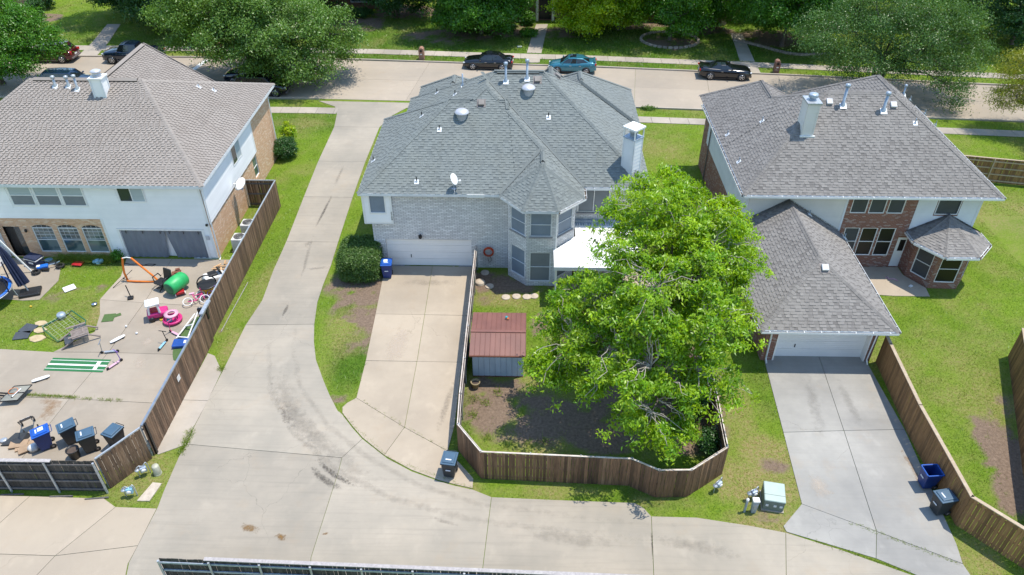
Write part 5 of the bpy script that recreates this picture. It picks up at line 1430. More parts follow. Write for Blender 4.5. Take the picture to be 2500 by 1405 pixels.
# ================================================================== fences
def picket_me(w, h, t, mat, dog=False):
    mb = MB(); mb.bb(-w / 2, w / 2, -t / 2, t / 2, 0.0, h)
    return mb.mesh('picket', mat)
def fence(label, pts, h, pmat, side=1, pw=0.14, gap=0.011, post='steel', post_gap=2.4, cap=None, capw=0.12, railmat='rail_grey', rails=3, name='fence', post_r=0.035, cap_t=0.035, group='wooden yard fences', posth=0.0, wave=0.02):
    f = thing(name, label, 'fence', (pts[0][0], pts[0][1], 0), world=True, group=group)
    pms = [picket_me(pw, h + d, 0.018, pmat) for d in (-wave, 0, wave * 0.6)]
    for a, b in zip(pts[:-1], pts[1:]):
        A, B = V2(a), V2(b); d = B - A; L = d.length; d.normalize(); n = Vector((d.y, -d.x)) * side; ang = math.atan2(d.y, d.x)
        k = max(1, int(L / (pw + gap))); st = L / k
        for i in range(k):
            c = A + d * ((i + 0.5) * st) + n * rng.uniform(0.0, 0.012)
            M = Matrix.Translation((c.x, c.y, 0.02)) @ Matrix.Rotation(ang + rng.uniform(-0.02, 0.02), 4, 'Z') @ Matrix.Rotation(rng.uniform(-0.006, 0.006), 4, 'Y') @ Matrix.Diagonal((st / (pw + gap), 1, 1, 1))
            inst(rng.choice(pms), 'picket', f, M)
        for r_ in range(rails):
            z = 0.2 + (h - 0.4) * r_ / max(1, rails - 1)
            c = (A + B) / 2 - n * 0.04
            MB().box((c.x, c.y, z), (L, 0.04, 0.09), ang).build('rail', railmat, f)
        m = max(1, int(round(L / post_gap)))
        for i in range(m + 1):
            c = A + d * (L * i / m) - n * 0.095
            if post == 'steel': MB().tube([(c.x, c.y, 0), (c.x, c.y, h + posth)], post_r, 8).build('post', 'galv', f)
            else: MB().box((c.x, c.y, h / 2), (0.09, 0.09, h), ang).build('post', post, f)
        if cap:
            c = (A + B) / 2 - n * 0.02
            MB().box((c.x, c.y, h + 0.03 + cap_t / 2), (L + 0.05, capw, cap_t), ang).build('cap_rail', cap, f)
    return f
fL = fence('long dark brown fence beside the side lane, with grey rail along its top', [(-17.15, 31.05), (-17.15, 45.2)], 2.0, 'picket_brown', 1, cap='galv', capw=0.07, cap_t=0.06)
fence('short brown fence return closing the gap beside the white-sided house', [(-19.25, 45.2), (-17.2, 45.2)], 2.0, 'picket_brown', -1, cap='galv', capw=0.07, cap_t=0.06)
gate = fence('long sliding board gate with steel track along its top, by the side lane', [(-17.05, 22.85), (-17.05, 31.0)], 1.95, 'picket_brown', 1, cap='steel', capw=0.1, cap_t=0.08, name='sliding_gate', group='wooden yard fences')
gate['category'] = 'gate'
MB().box((-17.25, 31.15, 1.75), (0.5, 0.16, 0.7)).build('roller_bracket', 'black_metal', gate); MB().box((-17.05, 31.1, 2.2), (0.2, 1.2, 0.1)).build('track_end', 'galv', gate)
MB().box((-17.0, 23.0, 1.0), (0.1, 0.12, 2.0)).build('latch_post', 'black_metal', gate)
MB().box((-16.985, 26.6, 1.35), (0.012, 0.3, 0.3)).build('notice', 'white_plastic', gate)
fence('short angled brown fence panel at the corner beside the gas meters', [(-18.25, 20.95), (-17.1, 22.7)], 1.95, 'picket_brown', 1, cap='galv', capw=0.07, cap_t=0.06)
bk = fence('blackened old fence with exposed rails at the lower left', [(-31.0, 20.72), (-18.28, 20.80)], 2.0, 'picket_grey', -1, cap=None, rails=4, post_gap=2.15, railmat='rail_grey', post_r=0.05)
MB().box((-25.2, 20.72, 2.06), (10.2, 0.17, 0.04), math.atan2(0.08, 12.7)).build('cap_rail', 'cap_grey', bk)
for (x, y, a) in ((-22.4, 20.5, 0.06), (-20.2, 20.45, 0.05), (-18.6, 20.38, 0.12)): MB().box((x, y, 0.06), (1.0, 0.05, 0.05), a).build('loose_batten', 'rail_grey', bk)
MID = [(-3.05, 37.9), (-3.05, 25.4), (-3.0, 23.45), (-1.85, 21.85), (4.7, 21.6), (5.8, 21.0), (7.2, 21.05), (9.0, 22.35), (9.2, 26.5), (9.3, 30.2)]
fM = fence('reddish brown board fence round the yard with the big bright tree', MID, 1.75, 'picket_mid', 1, cap='cap_cream', capw=0.05, cap_t=0.03, posth=0.05, post_r=0.03)
for a, b in zip(MID[:-1], MID[1:]):      # second thin rail inside the top
    A, B = V2(a), V2(b); d = B - A; L = d.length; d.normalize(); n = Vector((-d.y, d.x)); c = (A + B) / 2 + n * 0.11
    MB().box((c.x, c.y, 1.72), (L, 0.025, 0.05), math.atan2(d.y, d.x)).build('inner_rail', 'cap_cream', fM)
fence('tan board fence with wide flat cap beside the right driveway', [(18.65, 30.0), (18.6, 29.3), (18.35, 25.0), (18.35, 19.85), (20.1, 17.9), (23.5, 15.2)], 1.85, 'picket_tan', 1, cap='cap_tan', capw=0.16, post='cap_tan', railmat='picket_tan', cap_t=0.04)
fence('tan fence showing its rails, behind the brick house at the upper right', [(31.0, 50.3), (36.5, 49.2), (46, 47.4)], 1.9, 'picket_tan', -1, cap='cap_tan', capw=0.14, post='cap_tan', railmat='cap_tan', rails=4)
fence('dark stained fence at the right edge behind the bare lawn strip', [(25.9, 30.6), (22.6, 22.6), (21.3, 19.3)], 1.9, 'picket_tan', 1, cap='cap_tan', capw=0.14, post='cap_tan', railmat='picket_tan')
bf = fence('blackened fence with grey cap and steel posts along the bottom edge', [(-13.75, 16.35), (9.5, 15.8)], 1.85, 'picket_grey', -1, cap=None, post_gap=2.0, railmat='galv_blue', rails=4, post_r=0.045)
MB().box((-1.4, 16.07, 1.92), (21.2, 0.15, 0.04), math.atan2(-0.55, 23.25)).build('cap_rail', 'cap_grey', bf)

# ================================================================== shed in the fenced yard
sh = thing('garden_shed', 'metal garden shed with rusty red ribbed roof and pale blue walls', 'shed', (-1.35, 29.6, 0), world=True)
x0, x1, y0, y1, hw, hr = -2.62, -0.05, 28.45, 30.9, 1.95, 2.27
wallp = MB().bb(x0 + 0.05, x1 - 0.05, y0 + 0.05, y1 - 0.05, 0.03, hw - 0.05); wallp.build('shed_core', 'shed_wall', sh)
n = 9
for i in range(n):
    a = x0 + (x1 - x0) * i / n
    b = x0 + (x1 - x0) * (i + 1) / n
    MB().bb(a + 0.008, b - 0.008, y0 - 0.005 * (i % 2), y0 + 0.04, 0.05, hw).build('wall_panel', 'shed_wall', sh)
    MB().bb(a + 0.008, b - 0.008, y1 - 0.04, y1 + 0.004, 0.05, hw).build('wall_panel', 'shed_wall', sh)
for k in range(8):
    a = y0 + (y1 - y0) * k / 8; b = y0 + (y1 - y0) * (k + 1) / 8
    for X in (x0, x1): MB().bb(X - 0.02, X + 0.02, a + 0.008, b - 0.008, 0.05, hw).build('wall_panel', 'shed_wall', sh)
ym = 29.35; ov = 0.12
n = 11
for i in range(n):
    a = x0 - ov + (x1 - x0 + 2 * ov) * i / n; b = x0 - ov + (x1 - x0 + 2 * ov) * (i + 1) / n
    for (ya, za, yb, zb) in ((y0 - 0.55, hw - 0.02, ym, hr), (ym, hr, y1 + 0.35, hw + 0.02)):
        mb = MB(); mb.hexa([(a + .004, ya, za), (b - .004, ya, za), (b - .004, yb, zb), (a + .004, yb, zb), (a + .004, ya, za + .03), (b - .004, ya, za + .03), (b - .004, yb, zb + .03), (a + .004, yb, zb + .03)])
        d = (Vector((0, yb - ya, zb - za))).normalized()
        mb.tube([(b, ya, za + 0.035), (b, yb, zb + 0.035)], 0.016, 5)
        mb.build('roof_sheet', 'shed_roof', sh)
MB().box(((x0 + x1) / 2, ym, hr + 0.045), (x1 - x0 + 2 * ov, 0.16, 0.03)).build('ridge_cap', 'shed_roof', sh)
MB().bb(x0 - ov, x1 + ov, y0 - 0.60, y0 - 0.555, hw - 0.07, hw + 0.0).build('roof_edge', 'rust', sh)
MB().bb(x0 - 0.02, x1 + 0.02, y0 - 0.03, y1 + 0.03, 0.0, 0.05).build('base_rail', 'rust', sh)
tb = thing('toy_figure', 'tiny green and orange toy lying on the rusty shed roof', 'toy', (-0.95, 30.6, 2.16)); MB().lathe([(0.001, 0), (0.07, 0.02), (0.07, 0.1), (0.001, 0.14)], 8).build('body', 'teal_plastic', tb); MB().box((0.08, -0.1, 0.05), (0.1, 0.07, 0.06)).build('base', 'orange', tb)

# ================================================================== wheeled carts
def cart(label, loc, rz, body, lid, openl=False, tilt=0.0, w=0.62, d=0.72, h=1.02, group='wheeled bins', note=True, lidang=0.0):
    c = thing('wheeled_bin', label, 'bin', (loc[0], loc[1], 0.036 if len(loc) == 2 else loc[2]), rz, group)
    bw, bd = w * 0.78, d * 0.74; y0b = 0.02
    mb = MB()
    B = [(-bw / 2, -bd / 2, 0.06), (bw / 2, -bd / 2, 0.06), (bw / 2, bd / 2 - 0.05, 0.06), (-bw / 2, bd / 2 - 0.05, 0.06)]
    T = [(-w / 2, -d / 2, h), (w / 2, -d / 2, h), (w / 2, d / 2, h), (-w / 2, d / 2, h)]
    if not openl: mb.hexa(B + T)
    else:
        i_ = 0.035
        Ti = [(-w / 2 + i_, -d / 2 + i_, h), (w / 2 - i_, -d / 2 + i_, h), (w / 2 - i_, d / 2 - i_, h), (-w / 2 + i_, d / 2 - i_, h)]
        Bi = [(x * 0.9, y * 0.9, 0.1) for x, y, z in B]
        vs = B + T + Ti + Bi
        fs = [(3, 2, 1, 0)] + [(k, (k + 1) % 4, 4 + (k + 1) % 4, 4 + k) for k in range(4)] + [(4 + k, 4 + (k + 1) % 4, 8 + (k + 1) % 4, 8 + k) for k in range(4)] + [(8 + k, 8 + (k + 1) % 4, 12 + (k + 1) % 4, 12 + k) for k in range(4)] + [(12, 13, 14, 15)]
        mb.add(vs, fs)
    mb.build('bin_body', body, c, bevel=0.03)
    rim = MB()
    for s in (-1, 1):
        rim.box((s * w / 2, 0, h - 0.02), (0.05, d + 0.05, 0.06)); rim.box((0, s * d / 2, h - 0.02), (w + 0.05, 0.05, 0.06))
    rim.build('rim', body if not openl else lid, c, bevel=0.012)
    hb = MB(); hb.tube([(-w * 0.36, d / 2 + 0.02, h - 0.03), (-w * 0.36, d / 2 + 0.11, h - 0.01), (w * 0.36, d / 2 + 0.11, h - 0.01), (w * 0.36, d / 2 + 0.02, h - 0.03)], 0.018, 6); hb.build('handle', body, c)
    lm = MB(); o = 0.03
    base = [(-w / 2 - o, -d / 2 - o, 0), (w / 2 + o, -d / 2 - o, 0), (w / 2 + o, d / 2 + o, 0), (-w / 2 - o, d / 2 + o, 0)]
    lm.hexa(base + [(x, y, 0.05) for x, y, z in base])
    i2 = 0.07
    mid_ = [(x - i2 * (1 if x > 0 else -1), y - i2 * (1 if y > 0 else -1), 0.05) for x, y, z in base]
    top_ = [(x * 0.9, y * 0.9, 0.10) for x, y, z in mid_]
    lm.hexa(mid_ + top_)
    lo = lm.build('lid', lid, c, bevel=0.025)
    if openl:
        lo.location = (0, d / 2 + 0.1, h - 0.12); lo.rotation_euler = (R(-100), 0, 0); lo.location = (0, d / 2 + 0.14, h - 0.42)
    else:
        lo.location = (0, 0, h + 0.005); lo.rotation_euler = (lidang, 0, 0)
    if note and not openl:
        MB().box((0.0, -0.14, 0.104), (0.26, 0.06, 0.006)).build('sticker', 'sticker', lo)
    if note: MB().box((0, -d / 2 - 0.0, h * 0.62), (0.22, 0.02, 0.05), M=Matrix.Rotation(-0.11, 3, 'X')).build('label_plate', 'sticker', c)
    for s in (-1, 1):
        M = Matrix.Rotation(R(90), 3, 'Y')
        wm = MB().lathe([(0.001, -0.03), (0.10, -0.03), (0.135, -0.02), (0.135, 0.02), (0.10, 0.03), (0.001, 0.03)], 14, (s * bw / 2 * 1.08, bd / 2 - 0.02, 0.135), M).build('wheel', 'rubber', c)
        MB().lathe([(0.001, -0.035), (0.06, -0.034), (0.06, 0.034), (0.001, 0.035)], 10, (s * bw / 2 * 1.08, bd / 2 - 0.02, 0.135), M).build('hub', 'trim_grey', wm)
    return c
def big_note(c):
    lid = [o for o in c.children if o.name.startswith('lid')][0]
    MB().box((-0.04, 0.06, 0.104), (0.24, 0.24, 0.006)).build('instruction_sheet', 'sticker', lid)
big_note(cart('blue recycling bin with instruction sheet standing by the white garage door', (-8.39,37.06), R(4), 'cart_blue', 'cart_lid_blue'))
cart('slate grey bin at the foot of the tan driveway, by the brown fence corner', (-3.26,22.08), R(-8), 'cart_grey', 'cart_lid_grey')
cart('blue bin standing open against the tan fence', (17.92,21.9), R(-85), 'cart_blue', 'cart_lid_blue', True)
cart('slate grey bin with closed lid against the tan fence', (17.87,20.51), R(-78), 'cart_grey', 'cart_lid_grey')
big_note(cart('blue bin with rubbish bulging under its lid in the cluttered yard', (-22.25,23.25), R(-55), 'cart_blue', 'cart_lid_blue', lidang=R(4)))
cart('slate grey bin just right of the overfull blue bin', (-21.23,23.63), R(-52), 'cart_grey', 'cart_lid_grey', lidang=R(6))
cart('slate grey bin nearest the camera in the cluttered yard row', (-20.1,23.15), R(-58), 'cart_grey', 'cart_lid_grey')
cart('slate grey bin tucked behind the sliding gate end', (-18.93,23.37), R(-20), 'cart_grey', 'cart_lid_grey', note=False)

# ================================================================== vehicles
def car(label, cat, loc, rz, paint, kind='sedan', group='cars parked along the street', rimm='rim', trim=None):
    K = dict(
        sedan=dict(L=4.8, W=1.83, hood=0.93, belt=0.95, roof=1.44, xf=0.95, rf=0.30, rr=-1.05, xr=-1.75, tail=1.02, gc=0.17, wr=0.335, fa=1.42, ra=-1.42, nose=0.62),
        hatch=dict(L=4.55, W=1.77, hood=0.90, belt=0.98, roof=1.47, xf=1.15, rf=0.35, rr=-1.0, xr=-2.0, tail=1.12, gc=0.15, wr=0.32, fa=1.38, ra=-1.36, nose=0.6),
        coupe=dict(L=4.84, W=1.92, hood=0.98, belt=1.0, roof=1.37, xf=0.75, rf=0.10, rr=-0.85, xr=-1.70, tail=1.08, gc=0.15, wr=0.36, fa=1.52, ra=-1.38, nose=0.7),
        suv=dict(L=4.95, W=1.93, hood=1.12, belt=1.13, roof=1.74, xf=1.25, rf=0.65, rr=-1.85, xr=-2.3, tail=1.15, gc=0.22, wr=0.38, fa=1.5, ra=-1.45, nose=0.8),
        pickup=dict(L=5.7, W=1.97, hood=1.18, belt=1.18, roof=1.85, xf=1.35, rf=0.85, rr=-0.65, xr=-0.85, tail=1.12, gc=0.28, wr=0.39, fa=1.85, ra=-1.75, nose=0.9),
    )[kind]
    c = thing('car' if cat != 'pickup' else 'pickup_truck', label, cat, (loc[0], loc[1], 0.032), rz, group)
    L, W, gc = K['L'], K['W'], K['gc']; hl, hw = L / 2, W / 2
    # body: loft of cross sections along x
    st = [(-hl, 0.80, K['tail'] - 0.22, 0.45), (-hl + 0.08, 0.90, K['tail'] - 0.04, 0.32), (-hl + 0.35, 0.97, K['tail'], gc + 0.05), (K['ra'] - 0.1, 1.0, max(K['belt'], K['tail'] - 0.02), gc), (0, 1.0, K['belt'], gc),
          (K['xf'], 1.0, K['hood'] + 0.02, gc), (K['fa'] + 0.1, 0.985, K['hood'] - 0.04, gc), (hl - 0.4, 0.95, K['nose'] + 0.2, gc + 0.02), (hl - 0.1, 0.86, K['nose'] + 0.06, 0.28), (hl, 0.74, K['nose'] - 0.08, 0.4)]
    mb = MB(); vs = []; prof = None
    for (x, ws, zt_, zb) in st:
        w = hw * ws; zm = zb + (zt_ - zb) * 0.55
        half = [(0.0, zb), (w * 0.82, zb), (w * 0.98, zb + 0.1), (w, zm), (w * 0.96, zt_ - 0.10), (w * 0.86, zt_ - 0.01), (w * 0.45, zt_ + 0.025), (0.0, zt_ + 0.035)]
        ring = [(x, -y, z) for y, z in half] + [(x, y, z) for y, z in reversed(half[1:-1])]
        vs += ring; m = len(ring)
    fs = []
    for i in range(len(st) - 1):
        for k in range(m): fs.append((i * m + k, (i + 1) * m + k, (i + 1) * m + (k + 1) % m, i * m + (k + 1) % m))
    fs.append(tuple(range(m))); fs.append(tuple(range((len(st) - 1) * m + m - 1, (len(st) - 1) * m - 1, -1)))
    mb.add(vs, fs, smooth=True)
    body = mb.build('body', paint, c)
    # cabin
    zb, zr = K['belt'] - 0.04, K['roof']; wb, wr = hw * 0.90, hw * 0.70
    ws_ = [(K['xr'], wb * 0.93, zb), (K['xf'], wb * 0.93, zb), (K['rf'], wr * 0.97, zr - 0.03), (K['rr'], wr * 0.95, zr - 0.03)]
    xr, xf, rf_, rr_ = K['xr'], K['xf'], K['rf'], K['rr']; xm = (rf_ + rr_) / 2
    ring_b = [(xr, 0.93), (xm - 0.1, 1.0), (xm + 0.5, 1.0), (xf, 0.90)]
    ring_t = [(rr_, 0.92), (xm - 0.1, 1.0), (xm + 0.3, 1.0), (rf_, 0.95)]
    cb = MB(); V = []
    for (x, k) in ring_b: V += [(x, -wb * k, zb), (x, wb * k, zb)]
    for j, (x, k) in enumerate(ring_t): V += [(x, -wr * k, zr - (0.04 if j in (0, 3) else 0.0)), (x, wr * k, zr - (0.04 if j in (0, 3) else 0.0))]
    V += [(x, 0, zr + (0.0 if j in (0, 3) else 0.035)) for j, (x, k) in enumerate(ring_t)]
    Fs = []
    for j in range(3):
        Fs += [(2 * j, 2 * j + 2, 8 + 2 * j + 2, 8 + 2 * j), (2 * j + 3, 2 * j + 1, 8 + 2 * j + 1, 8 + 2 * j + 3), (8 + 2 * j, 8 + 2 * j + 2, 16 + j + 1, 16 + j), (16 + j, 16 + j + 1, 8 + 2 * j + 3, 8 + 2 * j + 1)]
    Fs += [(1, 0, 8, 16, 9), (6, 7, 15, 19, 14)]
    cb.add(V, Fs, smooth=False)
    cab = cb.build('cabin', paint, c, bevel=0.05, seg=3)
    def pane(name, q, mat='car_glass', a=0.07, b=0.93, cc=0.10, d=0.90, off=0.012):
        q = [Vector(p) for p in q]
        def bl(u, v): return q[0] * (1 - u) * (1 - v) + q[1] * u * (1 - v) + q[2] * u * v + q[3] * (1 - u) * v
        nrm = (q[1] - q[0]).cross(q[3] - q[0]).normalized() * off
        pts = [bl(a, cc), bl(b, cc), bl(b, d), bl(a, d)]
        mb2 = MB(); mb2.hexa([p - nrm for p in pts] + [p + nrm for p in pts]); return mb2.build(name, mat, cab)
    pane('windshield', [V[6], V[7], V[15], V[14]], a=0.05, b=0.95, cc=0.04, d=0.93)
    pane('rear_window', [V[1], V[0], V[8], V[9]], a=0.07, b=0.93, cc=0.15 if kind != 'suv' else 0.3, d=0.9)
    for s in (0, 1):
        for j in range(3):
            if kind in ('coupe', 'pickup') and j == 0 and kind == 'pickup': continue
            q = [V[2 * j + s], V[2 * j + 2 + s], V[8 + 2 * j + 2 + s], V[8 + 2 * j + s]]
            if s == 1: q = [q[1], q[0], q[3], q[2]]
            e0 = 0.16 if j == 0 else 0.03; e1 = 0.9 if j == 2 else 0.97
            if s == 1: e0, e1 = 1 - e1, 1 - e0
            pane('side_window', q, a=e0, b=e1, cc=0.16, d=0.88)
    if trim == 'sunroof': MB().bb(xm - 0.05, xm + 0.55, -wr * 0.6, wr * 0.6, zr + 0.022, zr + 0.045).build('sunroof', 'car_glass', cab)
    if trim == 'rails':
        for s in (-1, 1): MB().tube([(rr_ + 0.1, s * wr * 0.88, zr + 0.02), (rr_ + 0.2, s * wr * 0.9, zr + 0.08), (rf_ - 0.3, s * wr * 0.9, zr + 0.08), (rf_ - 0.2, s * wr * 0.88, zr + 0.02)], 0.022, 6).build('roof_rail', 'chrome', cab)
    # wheels
    Mx = Matrix.Rotation(R(90), 3, 'X'); rw = K['wr']
    for x in (K['fa'], K['ra']):
        for s in (-1, 1):
            y = s * (hw - 0.10)
            arch = MB().lathe([(0.001, 0), (rw + 0.07, 0.0), (rw + 0.06, 0.012), (0.001, 0.013)], 20, (x, s * (hw + (0.012 if s > 0 else 0.0)), rw + 0.02), Mx).build('wheel_arch', 'rubber', c)
            wl = MB().lathe([(rw * 0.6, -0.11), (rw * 0.95, -0.11), (rw, -0.07), (rw, 0.07), (rw * 0.95, 0.11), (rw * 0.6, 0.11)], 22, (x, s * (hw - 0.075), rw), Mx).build('wheel', 'rubber', c)
            r_ = MB(); r_.lathe([(rw * 0.60, -0.03), (rw * 0.68, -0.03), (rw * 0.68, 0.03), (rw * 0.60, 0.03)], 22, (x, s * (hw + 0.03), rw), Mx)
            r_.lathe([(0.001, -0.02), (rw * 0.16, -0.02), (rw * 0.16, 0.02), (0.001, 0.02)], 10, (x, s * (hw + 0.03), rw), Mx)
            for k in range(5):
                t = 2 * math.pi * k / 5 + 0.3; r_.box((x + math.cos(t) * rw * 0.38, s * (hw + 0.03), rw + math.sin(t) * rw * 0.38), (rw * 0.52, 0.04, rw * 0.17), M=Matrix.Rotation(-t, 3, 'Y'))
            r_.build('rim', rimm, wl)
    # lamps, bumpers, mirrors, handles, plates
    for s in (-1, 1):
        MB().box((hl - 0.16, s * hw * 0.62, K['nose'] + 0.0), (0.22, 0.38, 0.13), s * -0.35).build('headlight', 'lamp_clear', c, bevel=0.03)
        MB().box((-hl + 0.07, s * hw * 0.72, K['tail'] - 0.18), (0.14, 0.36, 0.16 if kind != 'suv' else 0.26), s * 0.3).build('taillight', 'lamp_red', c, bevel=0.03)
        MB().box((K['xf'] - 0.25, s * (hw + 0.08), K['belt'] + 0.06), (0.13, 0.2, 0.13)).build('wing_mirror', paint, c, bevel=0.03)
        for x in ((0.15, -0.75) if kind not in ('coupe',) else (-0.35,)): MB().box((x, s * (hw + 0.005), K['belt'] - 0.17), (0.2, 0.03, 0.03)).build('door_handle', 'chrome', c)
        MB().box((0, s * (hw * 0.985), gc + 0.06), (K['fa'] - K['ra'] - 2.3 * rw, 0.06, 0.1)).build('side_skirt', 'trim_grey' if kind in ('suv', 'pickup') else 'black_plastic', c)
    MB().box((hl - 0.06, 0, K['nose'] - 0.16), (0.16, W * 0.55, 0.2)).build('grille', 'black_plastic', c, bevel=0.02)
    MB().box((hl - 0.08, 0, 0.36), (0.2, W * 0.82, 0.16)).build('bumper', 'chrome' if kind == 'pickup' else ('trim_grey' if kind == 'suv' else paint), c, bevel=0.04)
    MB().box((-hl + 0.06, 0, 0.46), (0.2, W * 0.86, 0.18)).build('bumper', 'chrome' if kind in ('pickup',) else ('trim_grey' if kind == 'suv' else paint), c, bevel=0.04)
    MB().box((-hl - 0.005, 0, 0.72), (0.03, 0.4, 0.14)).build('number_plate', 'paint_white', c)
    if kind == 'pickup':
        MB().bb(-hl + 0.1, K['xr'] - 0.08, -hw * 0.78, hw * 0.78, K['tail'] - 0.02, K['tail'] + 0.045).build('bed_floor', 'black_plastic', c)
        for s in (-1, 1): MB().bb(-hl + 0.05, K['xr'] - 0.05, s * hw * 0.88 - 0.06, s * hw * 0.88 + 0.06, K['tail'], K['tail'] + 0.12).build('bed_rail', paint, c)
    if kind in ('hatch', 'coupe'): MB().box((-hl + 0.18, 0, K['tail'] + 0.07), (0.2, W * 0.72, 0.035)).build('spoiler', paint, c, bevel=0.01)
    return c
sa = R(-4.5)
car('black sedan parked at the far kerb, facing left', 'car', (-3.85, 71.75), R(176), 'paint_black', 'sedan', trim='sunroof')
car('teal blue hatchback parked at the far kerb behind the grey roof', 'car', (4.25, 70.95), R(175.5), 'paint_teal', 'hatch', trim='sunroof')
car('black two-door coupe with bright spoked wheels at the far kerb', 'car', (18.6, 69.75), R(-5), 'paint_black', 'coupe')
car('maroon red SUV half hidden by the tree at the upper left', 'SUV', (-47.3, 72.75), R(180), 'paint_red', 'suv', trim='rails')
car('dark navy pickup truck behind the brown roof peak', 'pickup', (-39.0, 72.7), R(180), 'paint_navy', 'pickup')
car('dark blue SUV at the near kerb above the brown roof ridge', 'SUV', (-42.0, 65.6), R(0), 'paint_blue', 'suv')
car('slate blue sedan mostly hidden behind the brown roof', 'car', (-31.2, 65.35), R(0), 'paint_slate', 'sedan')
car('dark navy SUV parked under the large oak at the near kerb', 'SUV', (-25.7, 67.6), R(178), 'paint_navy', 'suv')
car('glossy black SUV beside the lane mouth at the near kerb', 'SUV', (-24.1, 64.95), R(0), 'paint_black', 'suv')

# ================================================================== mailboxes
def mailbox(label, p, rz, mat='brick_box'):
    m = thing('mailbox', label, 'mailbox', (p[0], p[1], 0), rz, 'brick kerbside mailboxes')
    w, d, h = 0.5, 0.62, 1.0
    mb = MB(); n = 8
    prof = [(-w / 2, 0), (w / 2, 0), (w / 2, h)] + [(w / 2 * math.cos(math.pi * i / n), h + w / 2 * math.sin(math.pi * i / n)) for i in range(1, n)] + [(-w / 2, h)]
    k = len(prof); vs = [(x, -d / 2, z) for x, z in prof] + [(x, d / 2, z) for x, z in prof]
    fs = [tuple(range(k)), tuple(range(2 * k - 1, k - 1, -1))] + [((i + 1) % k, i, k + i, k + (i + 1) % k) for i in range(k)]
    uv = [[(x, z) for x, z in prof], [(x, z) for x, z in reversed(prof)]] + [[(0, i * .2), (0, i * .2 + .2), (d, i * .2 + .2), (d, i * .2)] for i in range(k)]
    mb.add(vs, fs, 0, uv); mb.build('pillar', mat, m)
    MB().box((0, -d / 2 - 0.015, h - 0.05), (0.22, 0.03, 0.22)).build('box_door', 'black_metal', m, bevel=0.01)
    MB().box((0, -d / 2 - 0.01, 0.62), (0.2, 0.02, 0.1)).build('plaque', 'white_plastic', m)
mailbox('orange brick mailbox with rounded top left of the black sedan', (-10.6, 73.75), R(-2))
mailbox('dark red brick mailbox right of the black coupe', (23.85, 71.0), R(-5), 'brick_red')
mailbox('brick mailbox half hidden under the large oak crown', (-31.0, 74.3), 0)

# ================================================================== vegetation
def rot_basis(n):   # random orthonormal frames about unit vectors n (k,3)
    k = len(n); a = nrng.normal(size=(k, 3)); a -= n * np.sum(a * n, 1)[:, None]
    a /= np.linalg.norm(a, axis=1)[:, None] + 1e-9
    return a, np.cross(n, a)
def leaf_quads(pos_, nrm, L, Wd, droop=0.0):
    """one kite-shaped leaf per position"""
    k = len(pos_)
    nrm = nrm / (np.linalg.norm(nrm, axis=1)[:, None] + 1e-9)
    a, b = rot_basis(nrm)
    if droop: a = a + np.array([0, 0, -droop]); a /= np.linalg.norm(a, axis=1)[:, None]
    L = L * nrng.uniform(0.7, 1.25, k)[:, None]; W = Wd * nrng.uniform(0.75, 1.2, k)[:, None]
    fold = nrm * (L * 0.10)
    p0 = pos_ - a * L * 0.5; p2 = pos_ + a * L * 0.5 - fold; p1 = pos_ + b * W * 0.5 - a * L * 0.05 + fold * 0.6; p3 = pos_ - b * W * 0.5 - a * L * 0.05 + fold * 0.6
    co = np.stack([p0, p1, p2, p3], 1).reshape(-1, 3)
    q = np.arange(k * 4).reshape(k, 4)
    return co, q
def hash3(p, s, seed):
    v = vnoise(p[:, 0] + 3.1 * p[:, 2], p[:, 1] - 2.7 * p[:, 2], s, seed) * 0.6 + vnoise(p[:, 2] * 1.7 + p[:, 0] * 0.6, p[:, 1] * 0.8 + p[:, 2], s, seed + 1) * 0.4
    return v
def crown_clumps(blobs_, n, shell=0.45, gap=0.28, seed=0, bough=0.0):
    if bough:
        c = crown_clumps(blobs_, n * 2, shell, gap, seed); keep = []
        for q in c:
            if not keep or np.min(np.sum((np.array(keep) - q) ** 2, 1)) > bough ** 2: keep.append(q)
        k = np.array(keep); m = max(1, n // len(k)); s_ = nrng.uniform(0.7, 1.3, len(k)).repeat(m)[:, None]
        off = nrng.normal(size=(len(k) * m, 3)) * s_ * bough * np.array([0.34, 0.34, 0.18])
        off[:, 2] -= 0.35 * np.linalg.norm(off[:, :2], axis=1)
        return np.repeat(k, m, 0) + off
    out = []; tot = sum((b[3] * b[4] * b[5]) ** (2 / 3) for b in blobs_)
    for b in blobs_:
        k = int(n * ((b[3] * b[4] * b[5]) ** (2 / 3)) / tot * 1.6) + 4
        d = nrng.normal(size=(k, 3)); d /= np.linalg.norm(d, axis=1)[:, None]
        r = nrng.uniform(shell ** 3, 1.08, k) ** (1 / 3)
        p = np.array(b[:3]) + d * r[:, None] * np.array(b[3:6])
        h = hash3(p, 0.9, 40 + seed)
        p = p[h > gap]
        out.append(p)
    p = np.concatenate(out)
    nrng.shuffle(p)
    return p[:n]
